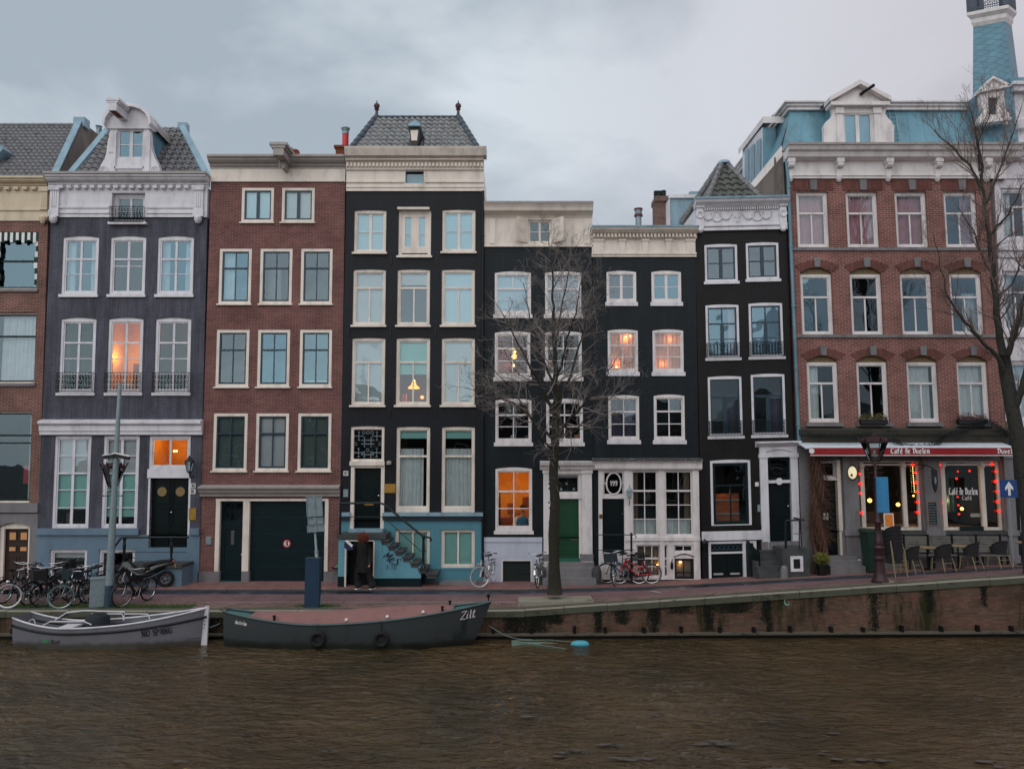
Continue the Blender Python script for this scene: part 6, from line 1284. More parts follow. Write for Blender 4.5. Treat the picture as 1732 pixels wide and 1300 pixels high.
 for u0,u1,ms in ((1452,1560,(1463,1534,1537)),(1592,1697,(1601,1668,1671))):
  b=MB(); A0,A1=Xc(u0),Xc(u1); ztt=z(779); fw=.08; y=Y+.14
  b.box(A0,A0+fw,y,y+.1,zS,ztt); b.box(A1-fw,A1,y,y+.1,zS,ztt); b.box(A0+fw,A1-fw,y+.003,y+.1,zS,zS+.1); b.box(A0+fw,A1-fw,y+.003,y+.1,ztt-.06,ztt); b.box(A0+fw,A1-fw,y-.01,y+.08,z(787),z(784))
  for m in (ms[0],ms[1]): b.box(Xc(m)-.07,Xc(m)+.07,y-.02,y+.11,zS+.1,ztt-.06); b.lathe((Xc(m),y-.03,z(790)),[(.09,0),(.09,.12)],10)
  o=b.build('cafe_window',M['cream'],H.root); MB().quadf((A0+fw,y+.05,zS+.1),(A1-fw,y+.05,zS+.1),(A1-fw,y+.05,ztt-.06),(A0+fw,y+.05,ztt-.06)).build('pane',M['glassdk'],o)
  if u0>1580:
   for tx,uu,vv,sz,wd in (('Café de Doelen',1606,836,.23,.98),('Café',1628,845,.13,.34)):
    g,gw=pen(tx,sz,(.09,.07),width=wd,th=.003); q=H.X(uu,vv,y+.03); g2=MB(); g2.add(g,Matrix.Translation((q[0],y+.045,q[1]))); g2.build('window_lettering',M['whitecloth'],o)
 r=H.rect(1498,868,1515,892); b=MB().box(r[0],r[1],Y+.125,Y+.135,r[2],r[3]); p=b.build('poster',M['whitecloth'],H.root); MB().box(r[0]+.04,r[1]-.04,Y+.118,Y+.124,r[2]+.04,r[3]-.04).build('poster_print',plain('orange_print',rgb(226,130,20,1.1),.6,var=.5,scale=14,dirt=rgb(120,60,20)),p)
 r=H.rect(1651,869,1669,875); MB().box(r[0],r[1],Y+.3,Y+.32,r[2],r[3]).build('window_card',M['whitecloth'],H.root)
 r=H.rect(1627,890,1664,897); MB().box(r[0],r[1],Y+.0,Y+.14,r[2],r[3]).build('window_box',M['irong'],H.root)
 b=MB(); drape(Xc(1629),Xc(1650),z(870),z(800),Y+1.2,plain('green_cafe_curtain',rgb(58,96,92),.9),H.root)
 return H
# ================================================================== HOUSE 9: white corner house with shingled turret
def house9():
 H=House('white_corner_house','white rendered corner house at the far right with blue shingled turret','house',(1682,310,1712,950),(1860,310,1900,950),955,Y=YF+.12)
 x0,x1=H.xl,H.xr; z=H.z; Y=H.Y; u9=1715
 kw=dict(fr='white2',fw=.1,sw=.04,rec=.08)
 for (a,v0,c,v1) in ((1694,318,1740,405),(1697,458,1745,560),(1704,610,1752,712)): win(H,a,v0,c,v1,**kw,bars=bars_T(.33),fill=[('drape',0,1,0,1,'drape')] if v0>600 else [('drape',.1,.5,0,1,'drape')])
 win(H,1722,780,1760,900,**kw,bars=[],room='roomdk',glass='glassdk')
 H.wall('wall',M['whiteR'],x0,x1,z(722,u9),z(303,u9)); H.wall('plinth',M['dgreen'],x0-.1,x1,-.1,z(722,u9),proud=.05)
 for v0,v1,o in ((424,416,.1),(571,562,.1),(436,432,.06),(722,712,.14)): H.box('string_course',M['whiteR'],x0,x1,z(v0,u9),z(v1,u9),o)
 b=MB(); b.mould(x0+.3,x1,Y,[(0,z(275,u9)),(.2,z(273,u9)),(.3,z(262,u9)),(.5,z(256,u9)),(.54,z(252,u9)),(-.3,z(251,u9))]); b.build('cornice',M['whiteR'],H.root); H.wall('frieze',M['whiteR'],x0,x1,z(303,u9),z(272,u9),proud=.04)
 # turret: four sided, tapering, slightly turned
 sh=shingles()
 S=lambda u,v,Yq: (lambda p: Vector((p.x,p.y,p.z)))(at(u,v,Yq))
 Ctx.warp=None
 yt=Y+.55
 A0,A1=S(1645,252,yt),S(1643+3,44,yt); B0,B1=S(1724,252,yt-.5),S(1700,34,yt-.5); C0,C1=S(1738,252,yt+1.2),S(1711,42,yt+.6)
 D0,D1=A0+(C0-B0),A1+(C1-B1); b=MB(); b.quadf(A0,B0,B1,A1); b.quadf(B0,C0,C1,B1); b.quadf(C0,D0,D1,C1); b.quadf(D0,A0,A1,D1); tr=b.build('turret',sh,H.root)
 b=MB(); cs=[A1,B1,C1,D1]; ctr=sum(cs,Vector())/4
 def ring(k0,z0,k1,z1):
  a=[ctr+(q-ctr)*k0+Vector((0,0,z0)) for q in cs]; c=[ctr+(q-ctr)*k1+Vector((0,0,z1)) for q in cs]
  for i in range(4): b.quadf(a[i],a[(i+1) % 4],c[(i+1) % 4],c[i])
 ring(1.0,-.05,1.1,.1); ring(1.1,.1,1.12,.25); ring(1.12,.25,1.3,.4); ring(1.3,.4,1.32,.52); ring(1.32,.52,.2,.55); b.build('turret_cornice',M['white'],H.root)
 b=MB()
 for q in cs: p=ctr+(q-ctr)*1.02+Vector((0,0,.52)); b.box(p.x-.12,p.x+.12,p.y-.12,p.y+.12,p.z,p.z+1.6)
 for i in range(4):
  a,c=[ctr+(q-ctr)*1.02+Vector((0,0,.52)) for q in (cs[i],cs[(i+1) % 4])]
  b.tube([a+Vector((0,0,.45)),c+Vector((0,0,.45))],.02,5); b.tube([a+Vector((0,0,.1)),c+Vector((0,0,.1))],.015,5); b.tube([a+Vector((0,0,.7)),c+Vector((0,0,.7))],.02,5)
  for k in range(1,7): p=a.lerp(c,k/7); b.tube([p,p+Vector((0,0,.7))],.012,4); b.torus(p+Vector((0,0,.57)),.06,.012,Vector((0,1,0)),n=10,m=4)
 b.build('turret_balustrade',M['tilegrey'],H.root)
 # little dormer on the turret
 yd=yt-.75; q=lambda u,v: (at(u,v,yd).x,at(u,v,yd).z); b=MB(); r0,r1=q(1672,194),q(1687,165)
 L_=[(1654,208),(1655,200),(1662,192),(1660,180),(1658,158)]; R_=[(1698,152),(1700,178),(1701,186),(1708,192),(1707,204)]
 b.extr([q(1672,206),q(1672,156)]+[q(*p) for p in L_[::-1]],yd,yd+.2); b.extr([q(1687,154)]+[q(*p) for p in R_]+[q(1687,205)],yd,yd+.2); b.box(r0[0],r1[0],yd+.003,yd+.2,r1[1],q(1680,154)[1]); b.box(r0[0],r1[0],yd+.003,yd+.2,q(1680,206)[1],r0[1])
 b.extr([q(1655,157),q(1702,148),q(1676,134)],yd-.05,yd+.3)
 for A2,B2 in (((1654,158),(1676,136)),((1676,136),(1703,149)),((1654,159),(1703,150))): a,c=q(*A2),q(*B2); b.extr([a,c,(c[0],c[1]+.09),(a[0],a[1]+.09)],yd-.15,yd+.25)
 for uu in (1656,1700): b.box(q(uu,205)[0]-.05,q(uu,205)[0]+.05,yd-.06,yd,q(uu,212)[1],q(uu,203)[1])
 a,c=q(1653,206),q(1708,200); b.extr([a,c,(c[0],c[1]-.1),(a[0],a[1]-.1)][::-1],yd-.1,yd+.2)
 o=b.build('turret_dormer',M['white'],H.root); MB().box(r0[0],r1[0],yd+.1,yd+.13,r0[1],r1[1]).build('pane',plain('dormer_glass',rgb(84,96,104),.1),o); b=MB(); b.box(q(1660,200)[0],q(1700,200)[0],yd+.2,yd+1.5,q(1680,206)[1],q(1680,156)[1]); b.build('dormer_cheek',M['zinc'],o)
 b=MB(); a=S(1640,255,Y+.3); c=S(1790,250,Y+.3); b.quadf(a,c,c+Vector((0,.8,1.4)),a+Vector((0,.8,1.4))); b.build('mansard',sh,H.root)
 # second gable piece at the right edge
 b=MB(); a=S(1718,250,Y+.2); c=S(1760,250,Y+.2); zt_=S(1718,160,Y+.2).z; b.box(a.x,c.x,Y+.1,Y+.5,a.z,zt_); b.box(a.x-.12,c.x,Y-.1,Y+.6,zt_,zt_+.2); b.box(a.x-.2,c.x,Y-.2,Y+.7,zt_+.2,zt_+.32); b.lathe((a.x+.1,Y+.02,a.z+.6),[(.18,0),(.22,.3),(.12,.5)],10); b.build('gable',M['whiteR'],H.root); MB().box(a.x-.25,c.x,Y-.1,Y+.9,zt_+.32,zt_+.5).build('gable_capping',M['zinc'],H.root)
 H.on()
 r=H.rect(1702,811,1725,840,Y-.9)
def shingles():
 m,n,b=newmat('blue_shingles'); l=n.links.new; b.inputs['Roughness'].default_value=.45
 tc=nd(n,'ShaderNodeTexCoord'); s=nd(n,'ShaderNodeSeparateXYZ'); l(tc.outputs['Object'],s.inputs[0]); sc=4.2
 u=nd(n,'ShaderNodeMath',operation='ADD'); v=nd(n,'ShaderNodeMath',operation='SUBTRACT'); ad=nd(n,'ShaderNodeMath',operation='ADD'); l(s.outputs[0],ad.inputs[0]); l(s.outputs[1],ad.inputs[1])
 l(ad.outputs[0],u.inputs[0]); l(s.outputs[2],u.inputs[1]); l(ad.outputs[0],v.inputs[0]); l(s.outputs[2],v.inputs[1])
 outs=[]
 for k in (u,v):
  m1=nd(n,'ShaderNodeMath',operation='MULTIPLY'); m1.inputs[1].default_value=sc; f=nd(n,'ShaderNodeMath',operation='FRACT'); l(k.outputs[0],m1.inputs[0]); l(m1.outputs[0],f.inputs[0]); outs.append(f)
 mi=nd(n,'ShaderNodeMath',operation='MINIMUM'); l(outs[0].outputs[0],mi.inputs[0]); iv=nd(n,'ShaderNodeMath',operation='SUBTRACT'); iv.inputs[0].default_value=1; l(outs[1].outputs[0],iv.inputs[1]); l(iv.outputs[0],mi.inputs[1])
 rp=nd(n,'ShaderNodeValToRGB'); rp.color_ramp.elements[0].color=rgb(62,106,124,1.2); rp.color_ramp.elements[1].color=rgb(94,144,166,1.2); rp.color_ramp.elements[1].position=.14; l(mi.outputs[0],rp.inputs[0])
 nz=nd(n,'ShaderNodeTexNoise'); nz.inputs['Scale'].default_value=2.5; nz.inputs['Detail'].default_value=6; l(tc.outputs['Object'],nz.inputs[0]); mr=nd(n,'ShaderNodeMapRange'); mr.inputs['To Min'].default_value=.6; mr.inputs['To Max'].default_value=1.3; l(nz.outputs[0],mr.inputs[0])
 mu=nd(n,'ShaderNodeMixRGB',blend_type='MULTIPLY'); mu.inputs[0].default_value=1; l(rp.outputs[0],mu.inputs[1]); l(mr.outputs[0],mu.inputs[2]); l(mu.outputs[0],b.inputs['Base Color'])
 bp=nd(n,'ShaderNodeBump'); bp.inputs['Strength'].default_value=.6; bp.inputs['Distance'].default_value=.03; l(mi.outputs[0],bp.inputs['Height']); l(bp.outputs[0],b.inputs['Normal']); return m
house5(); house6(); house7(); house8(); house9()
nocontext()
# ================================================================== THE SETTING
def paving(name,c1,c2,mo,bw,bh,wet=.0,lo=.75,hi=1.25,stain=None,rough=.75):
 m,n,b=newmat(name); l=n.links.new; tc=nd(n,'ShaderNodeTexCoord'); bt=nd(n,'ShaderNodeTexBrick'); bt.inputs['Scale'].default_value=1
 bt.inputs['Brick Width'].default_value=bw; bt.inputs['Row Height'].default_value=bh; bt.inputs['Mortar Size'].default_value=.008; bt.inputs['Color1'].default_value=c1; bt.inputs['Color2'].default_value=c2; bt.inputs['Mortar'].default_value=mo
 l(tc.outputs['Object'],bt.inputs['Vector']); nz=nd(n,'ShaderNodeTexNoise'); nz.inputs['Scale'].default_value=.8; nz.inputs['Detail'].default_value=8; nz.inputs['Roughness'].default_value=.7; l(tc.outputs['Object'],nz.inputs[0])
 rp=nd(n,'ShaderNodeMapRange'); rp.inputs['From Min'].default_value=.3; rp.inputs['From Max'].default_value=.7; rp.inputs['To Min'].default_value=lo; rp.inputs['To Max'].default_value=hi; l(nz.outputs[0],rp.inputs[0])
 mu=nd(n,'ShaderNodeMixRGB',blend_type='MULTIPLY'); mu.inputs[0].default_value=1; l(bt.outputs['Color'],mu.inputs[1]); l(rp.outputs[0],mu.inputs[2]); cur=mu.outputs[0]
 if stain:
  n3=nd(n,'ShaderNodeTexNoise'); n3.inputs['Scale'].default_value=1.7; n3.inputs['Detail'].default_value=9; l(tc.outputs['Object'],n3.inputs[0]); r3=nd(n,'ShaderNodeMapRange'); r3.inputs['From Min'].default_value=.5; r3.inputs['From Max'].default_value=.6; l(n3.outputs[0],r3.inputs[0]); ms=nd(n,'ShaderNodeMixRGB'); l(r3.outputs[0],ms.inputs[0]); l(cur,ms.inputs[1]); ms.inputs[2].default_value=stain; cur=ms.outputs[0]
 l(cur,b.inputs['Base Color']); b.inputs['Roughness'].default_value=rough
 bp=nd(n,'ShaderNodeBump'); bp.invert=True; bp.inputs['Strength'].default_value=.4; bp.inputs['Distance'].default_value=.01; l(bt.outputs['Fac'],bp.inputs['Height']); l(bp.outputs[0],b.inputs['Normal']); return m
def strip(name,fa,fb,dz,mat,x0=-60,x1=60,kind='structure'):
 b=MB(); n=120
 for i in range(n):
  a,c=x0+(x1-x0)*i/n,x0+(x1-x0)*(i+1)/n
  P=lambda x,f: Vector((x,f(x),zs(x,f(x))+dz)); b.quadf(P(a,fa),P(c,fa),P(c,fb),P(a,fb))
 return tagit(b.build(name,mat),kind=kind)
def setting():
 pink=paving('pink_pavement',rgb(150,108,104,1.2),rgb(128,92,92,1.2),rgb(96,82,80),.2,.1,stain=None)
 road=paving('road_brick',rgb(138,104,108,1.15),rgb(120,92,96,1.15),rgb(92,78,80),.2,.07)
 park=paving('worn_brick',rgb(148,118,112,1.15),rgb(112,94,88,1.15),rgb(84,78,66),.2,.1,lo=.6)
 gut=paving('wet_gutter_stone',rgb(70,80,102,1.1),rgb(52,60,78,1.1),rgb(34,38,48),.5,.3,lo=.5,hi=1.4,rough=.35)
 e=edge_y
 strip('pavement',lambda x: 24.95,lambda x: 26.7,.03,pink); strip('gutter',lambda x: 24.3,lambda x: 24.83,0,gut)
 strip('road',lambda x: e(x)+1.35,lambda x: 24.3,0,road); strip('verge_paving',lambda x: e(x)+.44,lambda x: e(x)+1.35,0,park)
 b=MB(); x=-60
 kst=lambda q: zs(q,24.9)
 while x<60:
  b.quadf((x,24.83,kst(x)),(x+.98,24.83,kst(x+1)),(x+.98,24.83,kst(x+1)+.04),(x,24.83,kst(x)+.04)); b.quadf((x,24.83,kst(x)+.04),(x+.98,24.83,kst(x+1)+.04),(x+.98,24.95,kst(x+1)+.034),(x,24.95,kst(x)+.034)); x+=1.0
 tagit(b.build('kerb',M['stonedk']),kind='structure')
 # painted parking line and tick
 pm=plain('worn_white_line',rgb(168,160,156,1.1),.8,var=.35,scale=7,dirt=rgb(130,110,108))
 strip('road_marking',lambda x: e(x)+1.36,lambda x: e(x)+1.41,.004,pm,-9.2,1.2)
 g=ground(1118,1002); b=MB(); b.quadf((g.x-.1,g.y,g.z+.006),(g.x+.05,g.y-.02,g.z+.006),(g.x-.12,g.y+.5,zs(g.x,g.y+.5)+.006),(g.x-.3,g.y+.5,zs(g.x,g.y+.5)+.006)); tagit(b.build('road_marking',pm),kind='structure')
 for u,w_ in ((600,.55),(1203,.5)): g=ground(u,1001 if u<900 else 991); MB().box(g.x-w_,g.x+w_,24.5,24.78,zs(g.x,24.6)+.003,zs(g.x,24.6)+.012).build('drain_grate',M['iron']); bpy.context.scene.collection.objects[-1]
 for o in [o for o in COL.objects if o.name.startswith('drain_grate')]: tagit(o,None,None)
 dg=[o for o in COL.objects if o.name.startswith('drain_grate')]
 tagit(dg[0],'black iron drain grate in the gutter in front of the stone stoop','drain'); tagit(dg[1],'black iron drain grate in the gutter in front of the narrow leaning house','drain')
 # earth under and behind everything
 b=MB(); b.quadf((-900,26.6,-.12),(900,26.6,-.12),(900,1500,-.12),(-900,1500,-.12)); tagit(b.build('ground',plain('earth',rgb(90,86,80),.95)),kind='structure')
 b=MB(); b.box(-400,400,-300,2.0,-3,-.0); tagit(b.build('near_quay',M['stonedk']),kind='structure')
 b=MB(); b.quadf((-400,1.9,-2.6),(400,1.9,-2.6),(400,60,-2.6),(-400,60,-2.6)); tagit(b.build('canal_bed',plain('mud',rgb(40,34,28),.95)),kind='structure')
 # water
 m,n,bs=newmat('canal_water'); l=n.links.new
 bs.inputs['Base Color'].default_value=(.052,.034,.020,1); bs.inputs['Roughness'].default_value=.07; bs.inputs['IOR'].default_value=1.42; bs.inputs['Specular Tint'].default_value=(1,.9,.8,1)
 tc=nd(n,'ShaderNodeTexCoord'); mp=nd(n,'ShaderNodeMapping'); mp.inputs['Scale'].default_value=(1.0,2.6,1); l(tc.outputs['Object'],mp.inputs[0])
 n1=nd(n,'ShaderNodeTexNoise'); n1.inputs['Scale'].default_value=2.3; n1.inputs['Detail'].default_value=3.5; n1.inputs['Roughness'].default_value=.55; n1.inputs['Distortion'].default_value=.4; l(mp.outputs[0],n1.inputs[0])
 n2=nd(n,'ShaderNodeTexNoise'); n2.inputs['Scale'].default_value=.35; n2.inputs['Detail'].default_value=4; l(tc.outputs['Object'],n2.inputs[0])
 b1=nd(n,'ShaderNodeBump'); b1.inputs['Strength'].default_value=1; b1.inputs['Distance'].default_value=.2; l(n1.outputs[0],b1.inputs['Height'])
 l(b1.outputs[0],bs.inputs['Normal'])
 cr=nd(n,'ShaderNodeValToRGB'); cr.color_ramp.elements[0].position=.35; cr.color_ramp.elements[1].position=.65; cr.color_ramp.elements[0].color=(.038,.027,.012,1); cr.color_ramp.elements[1].color=(.078,.050,.022,1); l(n2.outputs[0],cr.inputs[0]); l(cr.outputs[0],bs.inputs['Base Color'])
 nx,ny=620,300; X0,X1,Y0,Y1=-22.,22.,9.,21.75; b=MB()
 for j in range(ny+1):
  for i in range(nx+1):
   x,y=X0+(X1-X0)*i/nx,Y0+(Y1-Y0)*j/ny; ed=min(1,(x-X0)/1.5,(X1-x)/1.5,(y-Y0)/1.0,(Y1-y)/.3)
   hgt=mnoise.fractal(Vector((x*1.2,y*2.6,.3)),1,2.1,6)*.045*max(0,ed); b.v.append(Vector((x,y,WZ+hgt)))
 for j in range(ny):
  for i in range(nx): a=j*(nx+1)+i; b.f.append((a,a+1,a+nx+2,a+nx+1)); b.m.append(0)
 for q in ((-300,X0,1.5,Y1),(X1,300,1.5,Y1),(X0,X1,1.5,Y0),(-300,300,Y1,23.0)): b.quadf((q[0],q[2],WZ),(q[1],q[2],WZ),(q[1],q[3],WZ),(q[0],q[3],WZ))
 tagit(b.build('canal_water',m,smooth=True),kind='structure')
 # quay wall: brickwork, coping stones, waterline timber, moss
 root=empty('quay_wall',(0,21.6,WZ),'long brick quay wall with green algae-covered coping stones along the canal','wall')
 Ctx.origin=Vector((0,21.6,WZ)); b=MB(); n=120
 for i in range(n):
  a,c=-60+i,-59+i; za,zc=zs(a,e(a))-.15,zs(c,e(c))-.15; b.quadf((a,e(a)+.05,WZ-1.5),(c,e(c)+.05,WZ-1.5),(c,e(c)+.05,zc),(a,e(a)+.05,za))
 b.build('brickwork',M['quaybrick'],root)
 b=MB(); bf=MB(); x=-60; rnd=random.Random(3)
 while x<60:
  w_=rnd.uniform(1.05,1.5); a,c=x,x+w_-.012; ya,yc=e(a),e(c); dz=rnd.uniform(-.006,.006); za,zc=zs(a,ya)+.015+dz,zs(c,yc)+.015+dz
  b.quadf((a,ya+.015,za),(c,yc+.015,zc),(c,yc+.16,zc),(a,ya+.16,za)); bf.quadf((a,ya+.16,za),(c,yc+.16,zc),(c,yc+.45,zc),(a,ya+.45,za)); b.quadf((a,ya,za-.02),(c,yc,zc-.02),(c,yc+.015,zc),(a,ya+.015,za))
  bf.quadf((a,ya,za-.18),(c,yc,zc-.18),(c,yc,zc-.02),(a,ya,za-.02)); bf.quadf((a,ya+.06,za-.18),(c,yc+.06,zc-.18),(c,yc,zc-.18),(a,ya,za-.18)); bf.quadf((a,ya,za-.18),(a,ya+.3,za-.18),(a,ya+.3,za),(a,ya,za)); bf.quadf((c,yc+.3,zc-.18),(c,yc,zc-.18),(c,yc,zc),(c,yc+.3,zc)); x+=w_
 b.build('coping_top',M['coping'],root); bf.build('coping_stones',M['copface'],root)
 b=MB()
 for i in range(n):
  a,c=-60+i,-59+i; b.quadf((a,e(a)-.1,WZ+.1),(c,e(c)-.1,WZ+.1),(c,e(c)-.1,WZ+.15),(a,e(a)-.1,WZ+.15)); b.quadf((a,e(a)-.1,WZ+.15),(c,e(c)-.1,WZ+.15),(c,e(c)+.06,WZ+.16),(a,e(a)+.06,WZ+.16)); b.quadf((a,e(a)+.06,WZ+.1),(c,e(c)+.06,WZ+.1),(c,e(c)-.1,WZ+.1),(a,e(a)-.1,WZ+.1))
 b.build('waterline_timber',M['moss'],root); b=MB()
 for i in range(n): a,c=-60+i,-59+i; b.quadf((a,e(a)+.03,WZ-.5),(c,e(c)+.03,WZ-.5),(c,e(c)+.03,WZ+.1),(a,e(a)+.03,WZ+.1))  # black sheet paints in the dark gap and its reflection under the timber
 b.build('undercut_shade',plain('painted_undercut_shade',rgb(14,14,12,.6),.6),root); b=MB()
 for i in range(60): x=-30+i*1.02+rnd.uniform(-.1,.1); b.box(x-.04,x+.04,e(x)-.07,e(x)+.06,WZ+.15,WZ+rnd.uniform(.26,.36))
 b.build('timber_pegs',M['iron'],root)
 mossm=plain('dark_green_moss',rgb(30,38,22,1.0),.95,var=.5,scale=9,dirt=rgb(12,16,10,.9)); b=MB()
 spots=[(x_,.35,.9) for x_ in (2.0,3.6,5.6,5.75,8.9,10.4,13.1,15.6,-1.2,.2)]
 for u,wv,dep in ((868,.5,.8),(905,.55,.75),(1012,.16,.8),(1052,.3,.5),(1105,.22,.98),(1112,.14,.5),(1200,.2,.8),(1240,.7,.3),(1297,.17,.55),(1302,.12,.9),(1393,.14,.38),(1484,.2,1.0),(1580,.14,.5),(1675,.12,.4),(1150,.5,.25),(1250,.6,.3),(940,.3,.4),(760,.8,.7),(350,1.0,.8),(690,.5,.6)):
  x=at(u,1040,21.65).x; zt=zs(x,e(x))-.15; H_=zt-WZ
  for k in range(int(2600*wv*dep)+160):
   t=rnd.random() ** 1.4*dep; px=x+rnd.gauss(0,wv*.4*(1-.2*t)); pz=zt-t*H_+rnd.uniform(-.02,.05); s=rnd.uniform(.012,.035); yy=e(px)+.05-rnd.uniform(0,.04)
   an=rnd.uniform(0,3.14); dx,dz=math.cos(an)*s,math.sin(an)*s; b.poly([(px-dx,yy,pz-dz),(px+dz*.6,yy-.012,pz-dx*.6),(px+dx,yy,pz+dz)])
 b.build('moss',mossm,root)['kind']='stuff'; nocontext()
 b=MB()
 for k in range(420):
  x=rnd.uniform(-15,15); y=rnd.choice([rnd.uniform(22.1,24.3),rnd.gauss(24.75,.08),rnd.uniform(25,26.2)]); z=zs(x,y)+(.036 if y>24.95 else .008); a=rnd.uniform(0,6.28); s=rnd.uniform(.02,.045); c_,s_=math.cos(a)*s,math.sin(a)*s; b.poly([(x-c_,y-s_,z),(x+s_*.5,y-c_*.5,z+.01),(x+c_,y+s_,z),(x-s_*.5,y+c_*.5,z+.004)])
 tagit(b.build('fallen_leaves',plain('dead_leaf',rgb(96,74,50),.9,var=.5,scale=2)),kind='stuff')
 # pale flat flecks on the water, painted in the look of smooth glints
 b=MB()
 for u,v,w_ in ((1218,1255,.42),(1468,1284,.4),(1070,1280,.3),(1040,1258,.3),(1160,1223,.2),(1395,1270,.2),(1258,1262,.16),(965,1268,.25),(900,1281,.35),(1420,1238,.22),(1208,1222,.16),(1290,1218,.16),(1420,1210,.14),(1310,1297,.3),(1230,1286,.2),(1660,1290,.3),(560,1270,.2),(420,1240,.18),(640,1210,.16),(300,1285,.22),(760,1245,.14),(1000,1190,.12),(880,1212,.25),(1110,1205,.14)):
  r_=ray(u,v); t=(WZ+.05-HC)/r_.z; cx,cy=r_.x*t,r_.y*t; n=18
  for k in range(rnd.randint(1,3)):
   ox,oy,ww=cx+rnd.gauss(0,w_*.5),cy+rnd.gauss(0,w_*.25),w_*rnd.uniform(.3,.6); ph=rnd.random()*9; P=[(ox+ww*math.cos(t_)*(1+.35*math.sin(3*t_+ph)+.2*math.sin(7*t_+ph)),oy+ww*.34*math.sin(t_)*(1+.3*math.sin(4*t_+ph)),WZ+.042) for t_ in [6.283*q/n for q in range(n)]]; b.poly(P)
 tagit(b.build('glint_flecks',plain('painted_glint',rgb(92,88,82,1.0),.5,var=.3,scale=9)),kind='stuff')
 # spray painted mark
 q=at(1332,1017,21.75); g,gw=pen('G',.22,(.1,.1)); g2=MB(); g2.add(g,Matrix.Translation((0,0,0))); o=g2.build('graffiti_mark',plain('pale_green_paint',rgb(120,176,150),.7)); o.location=(q.x-.08,e(q.x)+.045,q.z-.1); tagit(o,'pale green painted scrawl on the quay wall bricks','graffiti')
 # tree pit plinth
 g0,g1=ground(876,1019),ground(1000,1010); b=MB(); b.extr([(g0.x,0),(g1.x,.05),(g1.x-.02,.16),(g0.x+.02,.13)],22.25,23.15); o=b.build('tree_plinth',M['coping']); tagit(o,'long low stone plinth at the foot of the bare centre tree','plinth')
 # grass at the quay edge and round the sign post
 gm=plain('grass_blades',rgb(64,104,40,1.0),.8,var=.4,scale=3,dirt=rgb(60,62,34)); b=MB()
 def blades(n,fx,fy,hh):
  for k in range(n):
   x,y=fx(),fy(); z=zs(x,y)+.01; h=rnd.uniform(.4,1)*hh; a=rnd.uniform(0,6.28); w_=.006; b.poly([(x-w_*math.cos(a),y-w_*math.sin(a),z),(x+w_*math.cos(a),y+w_*math.sin(a),z),(x+rnd.gauss(0,h*.5),y+rnd.gauss(0,h*.5),z+h)])
 blades(9000,lambda: rnd.uniform(-15,-9.0) if rnd.random()<.8 else rnd.uniform(-15,-10),lambda: 22.04+abs(rnd.gauss(0,.28)),.05); blades(1400,lambda: -5.55+rnd.gauss(0,.3),lambda: 22.3+rnd.gauss(0,.06),.07); blades(500,lambda: -1.5+rnd.uniform(-1.2,.4),lambda: 22.1+abs(rnd.gauss(0,.08)),.04)
 tagit(b.build('grass',gm),kind='stuff')
 # canal houses on the near side, seen only mirrored in the window glass
 cols=[(96,66,60),(60,60,66),(120,100,84),(84,58,54),(50,56,66),(104,80,70),(70,62,60),(110,90,80)]
 for i,c in enumerate(cols):
  x0=-34+i*8.6; h=(7.4,6.8,8.0,7.2,7.8,6.6,7.6,7.0)[i]; r=empty('canal_house',(x0+4.2,-10,0),['red-brown','charcoal','sandy','dark brown','blue-black','tan brick','brown-grey','beige'][i]+' canal house on the near bank mirrored in the window glass','house','canal houses on the near bank')
  O=Vector((x0+4.2,-10,0)); Ctx.origin=O; wm=plain('near_wall_%d' % i,rgb(*c),.85)
  MB().box(x0,x0+8.4,-20,-10,0,h).build('wall',wm,r); b=MB(); b.extr([(x0,h+.002),(x0+8.4,h+.002),(x0+6.4,h+1.6),(x0+2,h+1.6)],-19,-10.3); b.build('roof',M['tile'],r)
  for fl in range(4):
   for k in range(3):
    xx=x0+1.3+k*2.2; o=MB().box(xx,xx+1.3,-9.97,-9.93,1+fl*2.5,2.8+fl*2.5).build('window',M['cream'],r) if 2.8+fl*2.5<h-.2 else None
    if o: MB().box(xx+.1,xx+1.2,-9.925,-9.915,1.1+fl*2.5,2.7+fl*2.5).build('pane',M['roomdk'],o)
 nocontext()
setting()
def gp(u,Y):        # ground point under image column u at distance Y
 x=0
 for _ in range(6):
  z=zs(x,Y); s,c=math.sin(PITCH),math.cos(PITCH); d=Y*c+(z-HC)*s; x=(u-866)/F*d
 return Vector((x,Y,zs(x,Y)))
